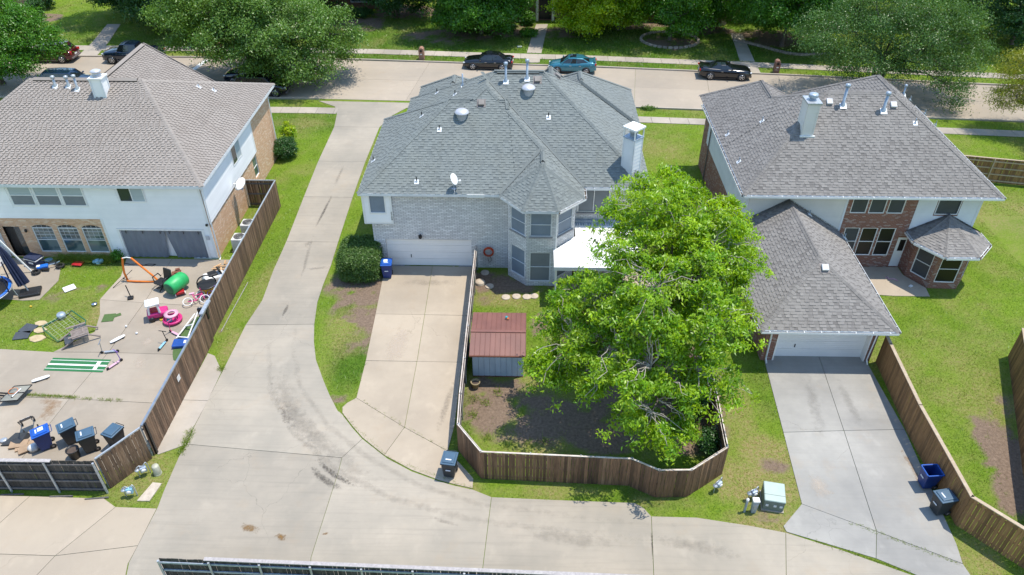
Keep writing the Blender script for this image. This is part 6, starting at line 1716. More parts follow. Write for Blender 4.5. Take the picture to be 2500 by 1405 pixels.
def foliage(name, clumps, per, rad, L, W, mat, parent, up=0.8, flat=0.6, center=None, droop=0.25, tj=0.18, kind=None):
    k = len(clumps); idx = np.repeat(np.arange(k), per)
    off = nrng.normal(size=(k * per, 3)) * rad * np.array([1, 1, flat])
    off[:, 2] -= 0.25 * np.linalg.norm(off[:, :2], axis=1)
    p = clumps[idx] + off
    c = np.mean(clumps, 0) if center is None else np.array(center)
    outw = p - c; outw /= np.linalg.norm(outw, axis=1)[:, None] + 1e-9
    n = nrng.normal(size=p.shape) * 0.75 + outw * 0.55 + np.array([0, 0, up])
    co, q = leaf_quads(p, n, L, W, droop)
    t1 = np.clip(nrng.uniform(0, 1, k)[idx] * 0.75 + nrng.uniform(-tj, tj + 0.1, len(idx)), 0, 1)
    t2 = np.clip(nrng.uniform(0.25, 0.8, k)[idx] + nrng.uniform(-0.2, 0.2, len(idx)), 0, 1)
    tint = np.stack([t1, t2, t1, np.ones_like(t1)], 1).repeat(4, 0)
    me = npmesh(name, co, q, mat, tint)
    o = bpy.data.objects.new(name, me); place(o, parent, kind)
    return o
def branchy(mb, a, b, r0, r1, seg=6, wob=0.25, n=6):
    A, B = Vector(a), Vector(b); pts = []; L = (B - A).length
    for i in range(seg + 1):
        t = i / seg; q = A.lerp(B, t)
        if 0 < i < seg: q += Vector((rng.uniform(-1, 1), rng.uniform(-1, 1), rng.uniform(-0.5, 0.8))) * wob * L / seg
        q.z += 0.10 * L * math.sin(math.pi * t)
        pts.append(q)
    mb.tube(pts, [r0 + (r1 - r0) * i / seg for i in range(seg + 1)], n)
    return pts
def tree(label, base, blobs_, mat, clumps=700, per=40, rad=0.32, L=0.16, W=0.07, tr=0.22, fork=2.2, bark='bark', seed=0, group=None, shell=0.45, gap=0.3, limbs=7, twigs=120, twig_bark=None, lean=(0, 0), droop=0.25, up=0.8, flat=0.6, trunks=1, cat='tree', name='tree', bough=0.0):
    t = thing(name, label, cat, (base[0], base[1], 0), group=group, world=True)
    cl = crown_clumps(blobs_, clumps, shell, gap, seed, bough)
    ctr = np.mean(np.array([b[:3] for b in blobs_]), 0)
    mb = MB(); B = Vector((base[0], base[1], -0.1)); ends = []
    for s in range(trunks):
        o = Vector((rng.uniform(-1, 1), rng.uniform(-1, 1), 0)) * (0.5 if trunks > 1 else 0.05)
        top = B + Vector((lean[0], lean[1], fork)) + o * 1.6
        mb.tube([B + o * 0.25, B + o * 0.3 + Vector((0, 0, 0.35)), B.lerp(top, 0.55) + o * 0.3, top], [tr * 1.6, tr * 1.08, tr * 0.9, tr * 0.72], 10)
        ends.append(top)
    mids = []
    for i in range(limbs):
        b = blobs_[i % len(blobs_)]
        tgt = Vector((b[0] + rng.uniform(-.4, .4) * b[3], b[1] + rng.uniform(-.4, .4) * b[4], b[2] + rng.uniform(-0.1, .4) * b[5]))
        mids += branchy(mb, ends[i % len(ends)] - Vector((0, 0, 0.1)), tgt, tr * 0.5, tr * 0.12, 7)[3:]
    mb.build('trunk', bark, t)
    if twigs:
        tw = MB(); M_ = np.array([list(m) for m in mids])
        for i in range(min(twigs, len(cl))):
            c = cl[int(nrng.integers(0, len(cl)))]; d = np.linalg.norm(M_ - c, axis=1); m = mids[int(np.argmin(d))]
            branchy(tw, m, c + nrng.normal(size=3) * 0.1 + (np.array([0, 0, 0.12]) if twig_bark else 0), tr * 0.10, 0.013 if twig_bark else 0.008, 5, 0.5, 4)
        tw.build('branches', twig_bark or bark, t, kind='stuff')
    foliage('crown', cl, per, rad, L, W, mat, t, up=up, flat=flat, center=ctr, droop=droop)
    return t

# the big bright tree inside the fence
MAIN = [(6.7, 32.0, 8.2, 2.0, 1.8, 1.6), (8.5, 31.2, 7.6, 1.8, 1.9, 1.6), (7.2, 33.2, 8.6, 1.5, 1.2, 1.2), (6.1, 29.4, 8.7, 2.2, 2.1, 1.7), (8.1, 28.6, 8.0, 2.1, 2.3, 1.8), (3.2, 27.0, 5.2, 2.3, 2.0, 1.5), (1.8, 26.1, 4.1, 1.4, 1.6, 1.2),
        (5.2, 26.4, 7.2, 2.3, 2.1, 1.7), (7.3, 25.3, 6.6, 2.1, 2.0, 1.7), (5.0, 23.6, 5.0, 2.1, 1.6, 1.4), (6.3, 23.0, 4.3, 1.8, 1.2, 1.1), (8.7, 28.8, 5.8, 1.4, 1.9, 1.7), (3.8, 24.6, 5.0, 1.7, 1.5, 1.2), (7.8, 23.8, 4.6, 1.2, 1.2, 1.1), (9.3, 32.0, 6.8, 1.1, 1.2, 1.0), (2.4, 29.2, 5.0, 1.0, 0.8, 0.6), (5.4, 22.2, 3.7, 1.5, 0.9, 0.9)]
tree('large bright green pecan-like tree inside the reddish brown fence', (6.5, 27.6), MAIN, 'leaf_main', clumps=2700, per=36, rad=0.165, L=0.21, W=0.075, tr=0.28, fork=2.6, seed=1, shell=0.3, gap=0.3, limbs=22, twigs=420, twig_bark='bark_pale', droop=0.5, up=1.15, flat=0.45, bough=1.3)
# near street oaks
OKL = [(-29.8, 68.2, 6.4, 3.6, 3.2, 2.3), (-25.2, 68.6, 7.3, 3.8, 3.4, 2.4), (-20.6, 68.4, 5.6, 3.6, 3.2, 2.3), (-26.5, 66.4, 5.2, 3.4, 2.8, 2.0), (-22.5, 66.6, 5.0, 3.4, 2.6, 2.0), (-31.5, 69.5, 4.6, 2.2, 2.2, 1.6), (-17.6, 68.8, 3.9, 2.2, 2.2, 1.7), (-24.5, 71.3, 5.2, 4.2, 2.5, 2.2), (-20.8, 66.0, 3.3, 3.0, 2.0, 1.6), (-23.5, 65.6, 3.6, 2.4, 1.6, 1.3)]
tree('large grey-green oak overhanging the parked cars behind the left house', (-26.3, 68.5), OKL, 'leaf_oak', clumps=2700, per=38, rad=0.38, L=0.21, W=0.11, tr=0.3, fork=1.9, seed=3, gap=0.2, bough=1.7, limbs=14, twigs=60, trunks=2, lean=(0.4, -0.3), droop=0.3)
OKR = [(27.3, 66.8, 5.2, 3.2, 3.0, 2.3), (31.2, 67.2, 7.0, 3.8, 3.4, 2.4), (35.4, 67.0, 6.2, 3.4, 3.2, 2.4), (33.0, 65.0, 4.9, 3.6, 2.4, 2.0), (28.6, 65.2, 3.9, 2.8, 2.4, 1.7), (37.6, 66.0, 4.3, 2.2, 2.6, 1.9), (36.0, 63.0, 3.3, 1.7, 1.5, 1.6), (36.6, 62.0, 2.2, 1.3, 1.2, 1.3)]
tree('large grey-green multi-stemmed oak on the street behind the right house', (32.0, 67.3), OKR, 'leaf_oak2', clumps=2000, per=34, rad=0.42, L=0.18, W=0.08, tr=0.22, fork=2.0, seed=5, gap=0.24, bough=1.4, limbs=16, twigs=80, trunks=4, droop=0.45)
tree('bright green tree cut off by the left edge above the street', (-49.0, 66.6), [(-46.6, 66.6, 5.4, 3.0, 2.8, 2.4), (-49.5, 67.0, 6.5, 3.4, 3.2, 2.6), (-47.0, 64.9, 3.4, 2.6, 2.0, 1.7), (-44.6, 67.0, 4.1, 1.8, 2.0, 1.4), (-50, 64.2, 3.6, 3, 2, 2)], 'leaf_green', clumps=1500, per=36, rad=0.36, L=0.24, W=0.10, tr=0.25, seed=7, bough=1.2, limbs=8, twigs=30)
tree('yellowish feathery tree cut off by the right edge', (42.2, 58.2), [(40.0, 59.2, 5.2, 2.4, 2.2, 1.5), (42.6, 58.8, 6.8, 2.6, 2.6, 1.8), (39.0, 58.4, 3.2, 2.0, 1.6, 0.9), (42.0, 57.2, 3.6, 2.4, 1.8, 1.2)], 'leaf_olive', clumps=620, per=40, rad=0.4, L=0.22, W=0.05, tr=0.2, seed=9, limbs=9, twigs=90, gap=0.34, flat=0.35, droop=0.5)
# trees in the front gardens across the street
FG = 'garden trees across the street'
def gtree(label, x, y, h, r, mat, seed, clumps=620, L=0.26, W=0.13, trk=0.2, fork=1.9, **k):
    clumps = int(clumps * 1.35)
    r *= 1.22
    bl = [(x + rng.uniform(-.25, .25) * r, y + rng.uniform(-.25, .25) * r, h * 0.62, r * 0.72, r * 0.7, h * 0.24)]
    for i in range(6):
        a = i * math.pi / 3 + rng.uniform(-.3, .3); bl.append((x + math.cos(a) * r * 0.58, y + math.sin(a) * r * 0.55, h * (0.36 + rng.uniform(0, 0.26)), r * 0.5, r * 0.46, h * 0.17))
    for i in range(3): bl.append((x + (i - 1) * r * 0.7, y - 1.2 + rng.uniform(-.5, .5), h * 0.98 + 1.2, r * 0.75, r * 0.7, 1.3))  # upper crown above the view, added to throw shade on the lawn
    return tree(label, (x, y), bl, mat, clumps=int(clumps * 1.3), per=34, rad=0.36, L=L, W=W, tr=trk, fork=fork, seed=seed, group=FG, limbs=8, twigs=20, bough=1.15, **k)
gtree('dark leafy tree above the red SUV, at the top left', -43.5, 87.0, 7.5, 4.2, 'leaf_dark', 11, 1000)
gtree('dark shady tree right of the top left walkway', -36.6, 82.0, 7.5, 4.4, 'leaf_dark', 12, 1000)
gtree('deep green tree left of the dark front door, over a shaded bed', -5.1, 81.6, 6.6, 3.7, 'leaf_green', 13, 1000)
gtree('vivid yellow-green tree right of the dark front door', 6.6, 81.6, 6.0, 2.9, 'leaf_yellow', 14, 800)
gtree('mid green tree beside the vivid yellow-green one', 9.8, 83.2, 7.0, 3.4, 'leaf_main', 15, 700)
gtree('slim tree in the stone-edged round bed', 15.0, 80.0, 6.6, 2.6, 'leaf_green', 16, 320)
gtree('small pale crape myrtle by the brick porch', 19.6, 83.5, 5.0, 1.9, 'leaf_green', 17, 260, trk=0.08, trunks=3)
gtree('dense dark green tree right of the second walkway', 26.4, 78.6, 8.0, 4.3, 'leaf_green', 18, 1100)
gtree('multi-stemmed tree behind the orange brick mailbox', -15.0, 88.0, 6.5, 3.2, 'leaf_dark', 19, 700, trk=0.13, trunks=3)
gtree('dark tree behind the large left oak', -25.0, 88.0, 8.0, 3.6, 'leaf_dark', 20, 700)
gtree('dark tree at the top edge above the right oak', 37.5, 89.0, 8.0, 4.2, 'leaf_dark', 21, 800)
gtree('tall dark tree in the top right corner', 50.5, 79.5, 9.5, 5.2, 'leaf_dark', 22, 900)
gtree('green tree far right beyond the street lawn', 45.5, 88.0, 8.0, 3.4, 'leaf_green', 23, 600)
gtree('dark tree filling the top edge between the two walkways', 22.5, 90.5, 9.0, 4.6, 'leaf_dark', 25, 600)
gtree('broad tree behind the lawn at the far right of the street', 58.0, 88.0, 9.5, 5.0, 'leaf_green', 27, 600)
# trunk on the right edge of the near lawn
tree('tree trunk at the right edge beside the tan fence', (40.3, 55.0), [(43.5, 54.0, 6.5, 3.0, 2.5, 2.0), (44.5, 56, 6.0, 2.5, 2.5, 2.0)], 'leaf_green', clumps=350, per=34, rad=0.42, L=0.24, W=0.1, tr=0.3, fork=3.2, seed=31, limbs=4, twigs=0)

def shrub(label, p, r, h, mat, n=120, per=30, L=0.14, W=0.08, name='shrub', group=None, seed=0, box=False, dens=0.55, stems=True):
    t = thing(name, label, 'shrub' if name == 'shrub' else 'hedge', (p[0], p[1], 0), group=group, world=True)
    d = nrng.normal(size=(n, 3)); d /= np.linalg.norm(d, axis=1)[:, None]
    if box:
        d = nrng.uniform(-1, 1, size=(n, 3)); ax = nrng.integers(0, 3, n); d[np.arange(n), ax] = nrng.choice([-1, 1], n)
        d = d / (np.sum(np.abs(d) ** 5, 1) ** 0.2)[:, None]
    rr_ = nrng.uniform(dens, 1.0, n)[:, None]
    rx, ry = r if isinstance(r, tuple) else (r, r)
    q = np.array([p[0], p[1], h * 0.52]) + d * rr_ * np.array([rx, ry, h * 0.48])
    q[:, 2] = np.maximum(q[:, 2], 0.08)
    foliage('foliage', q, per, 0.11 if not box else 0.09, L, W, mat, t, center=(p[0], p[1], h * 0.4), up=0.5)
    if stems:
        mb = MB()
        for i in range(5): mb.tube([(p[0] + rng.uniform(-.1, .1), p[1] + rng.uniform(-.1, .1), 0), (p[0] + rng.uniform(-.5, .5) * rx, p[1] + rng.uniform(-.5, .5) * ry, h * 0.6)], [0.03, 0.012], 5)
        mb.build('stems', 'bark', t)
    return t
shrub('big clipped cube of hedge at the corner of the white garage', (-10.05, 37.6), (1.22, 1.45), 1.95, 'leaf_hedge', 2600, 22, 0.085, 0.055, 'hedge', box=True, dens=0.84)
shrub('dark bush against the corner of the left brick wall', (-18.65,52.51), 0.95, 1.7, 'leaf_dark', 320, 26, 0.10, 0.06)
shrub('bright young shoot rising behind the dark bush by the brick wall', (-18.99,54.83), 0.55, 2.0, 'leaf_yellow', 60, 26, 0.16, 0.09)
shrub('leafy dark shrub against the inside of the fence under the big tree', (8.3, 26.6), (0.7, 1.4), 1.6, 'leaf_dark', 200, 26, 0.13, 0.08)
shrub('small bush climbing the inside right fence', (8.6, 23.7), (0.4, 0.6), 1.3, 'leaf_dark', 80, 24, 0.12, 0.07)
shrub('weedy shrub by the garage jamb of the white-sided house', (-25.55, 38.35), 0.25, 0.9, 'leaf_green', 30, 20, 0.12, 0.07)
for i, (px, py, r, h) in enumerate(((92,38,1.2,2.0), (120,20,1.2,2.2))):
    pass
shrub('clipped conical shrub at the top left corner, nearer the wall', (-55.79,85.74), 1.0, 2.3, 'leaf_dark', 140, 26, 0.2, 0.1)
shrub('clipped conical shrub at the top left corner, farther along', (-56.35,89.2), 1.0, 2.4, 'leaf_dark', 140, 26, 0.2, 0.1)
shrub('grey-green rounded shrub beside the first walkway', (-2.24,82.68), 1.0, 0.9, 'leaf_oak', 120, 26, 0.16, 0.08)
shrub('low bright shrub beside the first walkway edge', (0.09,81), 1.0, 0.8, 'leaf_green', 120, 26, 0.16, 0.08)
shrub('shrub beside the dark front door', (-0.01,84.79), 0.8, 1.5, 'leaf_green', 110, 26, 0.18, 0.1)
shrub('low dark hedge under the porch windows of the far brick house', (16.5, 85.2), (2.2, 0.6), 1.0, 'leaf_dark', 200, 26, 0.16, 0.09)
shrub('row of dark shrubs below the windows left of the dark door', (-4.5, 84.8), (3.2, 0.7), 1.1, 'leaf_dark', 260, 26, 0.16, 0.09)
shrub('white-flowering low plant on the near verge by the grey roof', (10.55,62.13), (0.7, 0.25), 0.3, 'leaf_oak', 40, 26, 0.10, 0.07, stems=False)
shrub('dark shrubs under the oak behind the far left lawn', (-20.0, 86.5), (2.5, 0.8), 1.3, 'leaf_dark', 200, 26, 0.18, 0.1)

# grass: blades as one mass on every lawn, denser near the camera
def grass_field(n, xr_, yr_, h, w, seed_):
    x = nrng.uniform(*xr_, n); y = nrng.uniform(*yr_, n)
    keep = np.ones(n, bool)
    for poly in CONC + HOUSEPOLY:
        bx0 = min(p[0] for p in poly); bx1 = max(p[0] for p in poly); by0 = min(p[1] for p in poly); by1 = max(p[1] for p in poly)
        m = keep & (x > bx0) & (x < bx1) & (y > by0) & (y < by1)
        ix = np.nonzero(m)[0]
        if len(ix): keep[ix[inpoly(x[ix], y[ix], poly)]] = False
    x, y = x[keep], y[keep]
    so, dr, lu = masks(x, y)
    k2 = nrng.random(len(x)) > so * 1.05
    x, y, so, dr, lu = x[k2], y[k2], so[k2], dr[k2], lu[k2]
    k = len(x); a = nrng.uniform(0, 2 * math.pi, k); hh = h * nrng.uniform(0.5, 1.5, k) * (0.75 + 0.9 * lu + 0.5 * (fbm(x, y, 1.2, 51) - 0.5)); le = nrng.normal(size=(k, 2)) * hh[:, None] * 0.75
    dx, dy = np.cos(a) * w, np.sin(a) * w
    z0 = np.zeros(k)
    co = np.stack([np.stack([x - dx, y - dy, z0], 1), np.stack([x + dx, y + dy, z0], 1), np.stack([x + le[:, 0], y + le[:, 1], hh], 1)], 1).reshape(-1, 3)
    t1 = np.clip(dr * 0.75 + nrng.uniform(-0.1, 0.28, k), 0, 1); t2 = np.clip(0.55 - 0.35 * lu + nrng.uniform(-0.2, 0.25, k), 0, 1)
    tint = np.stack([t1, t2, t1, np.ones(k)], 1).repeat(3, 0)
    return co, np.arange(k * 3).reshape(k, 3), tint
HOUSEPOLY = [[(-36.4, 36.9), (-19.3, 38.7), (-19.3, 52.9), (-36.4, 52.9)], [(-9.2, 38.1), (6.85, 38.1), (6.85, 52.9), (-9.2, 52.9)], [(-1, 38.2), (0.05, 36.35), (1.7, 36.35), (2.9, 37.5), (2.9, 39)], [(13.1, 38.7), (26.6, 38.7), (26.6, 52), (13.1, 52)], [(12.5, 30), (18.3, 30), (18.3, 38.8), (12.5, 38.8)], [(23.2, 38.7), (23.2, 37.9), (24, 36.6), (25.7, 36.5), (26.6, 37.6), (26.6, 38.8)], [(-2.6, 28.4), (0, 28.4), (0, 31), (-2.6, 31)]]
def grass_obj(label, *a):
    co, q, t = grass_field(*a)
    o = bpy.data.objects.new('grass', npmesh('grass', co, q, 'grass_blade', t)); COL.objects.link(o)
    o['kind'] = 'stuff'; o['label'] = label; o['category'] = 'grass'
grass_obj('short mown grass of the back lawns and verges near the lane', 420000, (-33, 31), (15.5, 45), 0.07, 0.013, 1)
grass_obj('mown grass of the lawns beside and in front of the houses', 170000, (-38, 50), (45, 66), 0.075, 0.018, 2)
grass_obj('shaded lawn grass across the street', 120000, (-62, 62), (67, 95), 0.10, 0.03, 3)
def tuft(n, pts, sp, h, w):
    x = []; 
    for (a, b) in pts: x.append(nrng.normal(size=(n, 2)) * np.array(sp) + np.array([a, b]))
    x = np.concatenate(x); k = len(x); an = nrng.uniform(0, 6.28, k); hh = h * nrng.uniform(0.4, 1.4, k); le = nrng.normal(size=(k, 2)) * hh[:, None] * 0.9
    co = np.stack([np.stack([x[:, 0] - np.cos(an) * w, x[:, 1] - np.sin(an) * w, np.full(k, 0.02)], 1), np.stack([x[:, 0] + np.cos(an) * w, x[:, 1] + np.sin(an) * w, np.full(k, 0.02)], 1), np.stack([x[:, 0] + le[:, 0], x[:, 1] + le[:, 1], hh + 0.02], 1)], 1).reshape(-1, 3)
    t = np.clip(nrng.uniform(0.0, 0.5, k), 0, 1); t = np.stack([t, nrng.uniform(0.2, 0.8, k), t, np.ones(k)], 1).repeat(3, 0)
    return co, np.arange(k * 3).reshape(k, 3), t
def along(a, b, n): return [(a[0] + (b[0] - a[0]) * (i + rng.random()) / n, a[1] + (b[1] - a[1]) * (i + rng.random()) / n) for i in range(n)]
def weeds(label, pts, n, sp, h, w=0.012):
    co, q, t = tuft(n, pts, sp, h, w); o = bpy.data.objects.new('weeds', npmesh('weeds', co, q, 'grass_blade', t)); COL.objects.link(o)
    o['kind'] = 'stuff'; o['label'] = label; o['category'] = 'weeds'
weeds('weeds growing along the joint across the cluttered yard paving', along((-25,26.57), (-22.4,26.45), 22) + along((-22.17,26.4), (-20.04,26.28), 6), 60, (0.09, 0.05), 0.07)
weeds('weeds in the joint between right driveway and lane', along((12.1,18.96), (15.65,17.5), 24) + along((13.93,19.86), (17.73,17.98), 26), 22, (0.07, 0.035), 0.05)
weeds('weeds in the joint between tan driveway and lane', along((-8.9,25.63), (-6.16,22.87), 26) + along((-6.16,22.87), (-2.19,21.26), 30) + along((-8.35,26.7), (-3.56,23.43), 24), 14, (0.05, 0.03), 0.045)
weeds('grass tufts spilling between paved strip and lane', along((-15.87,24.46), (-15.9,22.95), 14) + along((-16.01,28.75), (-15.75,28.6), 3), 60, (0.10, 0.10), 0.09)
weeds('tall weeds under the arched windows of the white-sided house', along((-29.4, 38.5), (-25.9, 38.3), 40), 60, (0.12, 0.16), 0.38, 0.016)
weeds('clumps of weeds on the bare soil behind the brown fence', [(-1.32,27.26), (-2.46,25.68), (-1.69,24.25), (-0.71,23.77), (0.25,23.91), (1.03,24.06), (-2.43,26.8), (-1.9,26.53)], 70, (0.14, 0.14), 0.16, 0.014)

# ================================================================== kerbside utilities
tr_ = thing('transformer', 'pale green utility transformer box on the verge by the right driveway', 'transformer', (10.85, 20.85, 0), R(-10))
MB().bb(-0.47, 0.47, -0.52, 0.52, 0.0, 0.06).build('pad', 'conc_walk', tr_)
MB().bb(-0.43, 0.43, -0.48, 0.48, 0.06, 0.62).build('cabinet', 'tank_side', tr_, bevel=0.02)
MB().hexa([(-0.45, -0.5, 0.621), (0.45, -0.5, 0.621), (0.45, 0.5, 0.66), (-0.45, 0.5, 0.66), (-0.44, -0.49, 0.70), (0.44, -0.49, 0.70), (0.44, 0.48, 0.78), (-0.44, 0.48, 0.78)]).build('lid', 'tank_green', tr_, bevel=0.06, seg=4)
MB().bb(-0.44, 0.44, -0.19, -0.18, 0.70, 0.735).build('lid_seam', 'tank_side', tr_)
for x in (-0.28, 0.05, 0.3): MB().bb(x - 0.06, x + 0.06, -0.492, -0.481, 0.3, 0.42).build('warning_plate', 'paint_trim', tr_)
pd = thing('utility_pedestal', 'grey square utility pedestal with pale cap beside the transformer', 'pedestal', (9.93,20.34,0)); MB().hexa([(-.1, -.08, 0), (.1, -.08, 0), (.1, .08, 0), (-.1, .08, 0), (-.13, -.11, .75), (.13, -.11, .75), (.13, .11, .75), (-.13, .11, .75)]).build('pedestal_body', 'galv_blue', pd, bevel=0.01); MB().bb(-0.15, 0.15, -0.13, 0.13, 0.75, 0.84).build('cap', 'white_plastic', pd, bevel=0.03); MB().bb(-0.06, 0.06, -0.115, -0.095, 0.3, 0.6).build('plate', 'galv', pd)
pp = thing('marker_post', 'slim grey marker post with white cap left of the utility pedestal', 'post', (9.56,20.33,0)); MB().lathe([(0.055, 0), (0.055, 0.78)], 10).build('tube', 'galv_blue', pp); MB().lathe([(0.07, 0.78), (0.07, 0.86), (0.001, 0.89)], 10).build('cap', 'white_plastic', pp)
def gas_meter(label, p, rz=0.0, bag=False):
    g = thing('gas_meter', label, 'gas meter', (p[0], p[1], 0), rz, 'gas meters on the verges')
    MB().tube([(-0.22, 0, 0), (-0.22, 0, 0.45), (-0.22, 0, 0.62), (-0.1, 0, 0.68), (0.0, 0, 0.6)], 0.022, 6).build('riser', 'galv', g)
    MB().tube([(0.24, 0, 0), (0.24, 0.02, 0.6), (0.2, 0.02, 0.72), (0.1, 0, 0.66), (0.06, 0, 0.55)], 0.022, 6).build('outlet', 'galv', g)
    b = MB().bb(-0.12, 0.16, -0.11, 0.09, 0.26, 0.56).build('meter', 'galv_blue' if not bag else 'sky_plastic', g, bevel=0.04, seg=3)
    MB().lathe([(0.001, 0), (0.1, 0.01), (0.1, 0.04), (0.001, 0.05)], 12, (0.02, -0.11, 0.42), Matrix.Rotation(R(90), 3, 'X')).build('dial', 'white_plastic', b)
    MB().lathe([(0.03, 0), (0.11, 0.02), (0.11, 0.05), (0.04, 0.09)], 12, (-0.22, 0, 0.44)).build('regulator', 'galv', g)
    return g
gas_meter('gas meter in the grass beside the transformer', (10.04,21.02), R(25)); gas_meter('gas meter by the brown fence corner, in tall grass', (8.6,21.45), R(40))
gas_meter('gas meter beside the beige cylinder pedestal', (-17.03,21.73), R(35)); gas_meter('gas meter nearest the blackened fence corner', (-17.14,20.56), R(10), True)
cy_ = thing('cable_pedestal', 'beige cylindrical cable pedestal on the grass triangle', 'pedestal', (-16.48,21.82,0)); MB().lathe([(0.16, 0), (0.165, 0.03), (0.155, 0.5), (0.13, 0.56), (0.001, 0.57)], 18).build('shell', 'beige', cy_); MB().lathe([(0.175, 0), (0.175, 0.06)], 18).build('collar', 'beige', cy_)
vl = thing('valve_cover', 'flat overgrown concrete cover plate in the grass triangle', 'cover', ((-16.53,20.84)[0], (-16.53,20.84)[1], 0)) if False else None
tag(MB().prism([(-0.3, -0.5), (0.25, -0.5), (0.42, 0.45), (0.0, 0.5)], 0.0, 0.05).build('cover_plate', 'stone', loc=(-16.5,20.8,0)), 'flat concrete cover plate in the grass triangle', 'cover plate')
tag(MB().tube([(-16.76,36.26,0.03), (-16.82,34.06,0.03), (-16.87,31.68,0.03)], 0.022, 6).build('edging_pipe', 'cap_grey'), 'thin pale pipe lying along the grass verge by the long fence', 'pipe')

# ================================================================== things in the fenced yard
hs = thing('hose_reel', 'coil of orange-red hose hanging on the whitewashed brick wall', 'hose', (-2.25, 38.06, 1.3))
mb = MB()
for k in range(5): mb.tube([((0.30 - 0.025 * (k % 3)) * math.cos(t) , -0.03 - 0.035 * k, (0.30 - 0.025 * (k % 3)) * math.sin(t)) for t in np.linspace(0, 2 * math.pi, 22)], 0.024, 6)
mb.build('coil', 'orange_hose', hs); MB().tube([(0.05, -0.05, -0.3), (0.2, -0.08, -0.6), (0.02, -0.06, -0.8), (-0.05, -0.08, -0.5)], 0.018, 6).build('tail', 'trim_grey', hs)
for i, (px, py, lab) in enumerate(((1184,667,'round stepping stone closest to the whitewashed wall'), (1195,700,'round stepping stone in the shade of the bay'), (1235,727,'leftmost of the four sunlit round stepping stones'), (1261,725,'second from left of the four sunlit stepping stones'), (1286,726,'third from left of the four sunlit stepping stones'), (1304,724,'rightmost of the four sunlit stepping stones'))):
    mb = MB().lathe([(0.26, 0), (0.26, 0.05), (0.24, 0.06), (0.001, 0.062)], 14); tag(mb.build('stepping_stone', 'stone', loc=G(px, py, 0) if False else None), lab, 'stone', 'round stepping stones behind the grey-roofed house')
ST = [(-2.48,37.58,0), (-2.14,36.2,0), (-1.12,35.14,0), (-0.5,35.23,0), (0.11,35.2,0), (0.54,35.29,0)]
for o, p in zip([o for o in COL.objects if o.name.startswith('stepping_stone')], ST): o.location = p
fp = thing('flower_pot', 'tan flower pot on the bare soil beside the shed', 'pot', (-2.46,27.64,0)); MB().lathe([(0.15, 0.0), (0.22, 0.34), (0.25, 0.34), (0.25, 0.40), (0.20, 0.40), (0.19, 0.30), (0.001, 0.30)], 18).build('pot', 'terracotta', fp); MB().lathe([(0.19, 0.301), (0.001, 0.31)], 14).build('soil', 'soil_dark', fp)
tn = thing('wash_tub', 'upturned pale basin lying against the fence by the whitewashed wall', 'basin', (-2.72,36.52,0)); MB().lathe([(0.30, 0.0), (0.30, 0.1), (0.26, 0.16), (0.001, 0.17)], 16).build('shell', 'stone', tn); MB().lathe([(0.31, 0.0), (0.33, 0.02), (0.31, 0.04)], 16).build('rim', 'stone', tn)
hsd = thing('hose', 'grey and pink hose pieces lying on the patio behind the brick house', 'hose', (22.36,37.42,0.04)); MB().tube([(-0.4, 0.1, 0.03), (-0.25, 0.2, 0.03), (-0.3, -0.05, 0.03), (0.05, 0.0, 0.03), (0.2, -0.2, 0.03)], 0.03, 6).build('tube', 'pink_pale', hsd); MB().box((0.75, -0.75, 0.05), (0.25, 0.15, 0.05), 0.6).build('nozzle', 'white_plastic', hsd)
MB()
# far garden stone edging (individual stones round the bed)
ed = thing('bed_edging', 'ring of pale stones round the bed of the slim tree', 'edging', (14.95, 79.8, 0), world=True)
sm_ = MB().box((0, 0, 0.09), (0.42, 0.24, 0.2)).mesh('edge_stone', 'stone_edge')
for k in range(34):
    t = 2 * math.pi * k / 34; inst(sm_, 'edge_stone', ed, Matrix.Translation((14.95 + 3.0 * math.cos(t), 79.9 + 2.5 * math.sin(t), 0)) @ Matrix.Rotation(t + math.pi / 2 + rng.uniform(-.2, .2), 4, 'Z'))
ed2 = thing('bed_edging', 'curving pale stone edge of the bed right of the second walkway', 'edging', (25, 78, 0), world=True)
for k in range(40):
    t = k / 39; x = 21.9 + 9.0 * t; y = 79.8 - 4.2 * math.sin(t * 1.9) * (1 if t < 0.8 else 1) + 0.3 * math.sin(t * 9)
    inst(sm_, 'edge_stone', ed2, Matrix.Translation((x, y, 0)) @ Matrix.Rotation(-0.4 + t * 0.9 + rng.uniform(-.2, .2), 4, 'Z'))

# ================================================================== clutter in the left yard
def at(name, label, cat, p, rz=0.0, z=0.036, group=None): return thing(name, label, cat, (p[0], p[1], z), rz, group)
ck = at('cooler', 'navy cooler with white trim on the shaded patio by the back door', 'cooler', (-30.49,37.8), R(-18))
MB().bb(-0.38, 0.38, -0.24, 0.24, 0.04, 0.42).build('tub', 'navy_cloth', ck, bevel=0.03); MB().bb(-0.41, 0.41, -0.27, 0.27, 0.42, 0.46).build('trim', 'white_plastic', ck); MB().bb(-0.40, 0.40, -0.26, 0.26, 0.46, 0.56).build('lid', 'navy_cloth', ck, bevel=0.04); MB().box((0, -0.245, 0.26), (0.3, 0.02, 0.1)).build('label_plate', 'paint_trim', ck); MB().tube([(-0.43, -0.2, 0.38), (-0.5, -0.2, 0.3), (-0.5, 0.2, 0.3), (-0.43, 0.2, 0.38)], 0.015, 5).build('handle', 'white_plastic', ck)
tag(MB().lathe([(0.001, 0), (0.16, 0.0), (0.24, 0.07), (0.23, 0.08), (0.15, 0.02), (0.001, 0.02)], 14).build('bowl', 'sky_plastic', loc=(-29.94,38.25,0.04)), 'pale dish on the patio beside the navy cooler', 'bowl')
db = at('toy_dirt_bike', 'blue and white toy dirt bike lying on its side by the grass', 'toy bike', (-29.49,37.47), R(20))
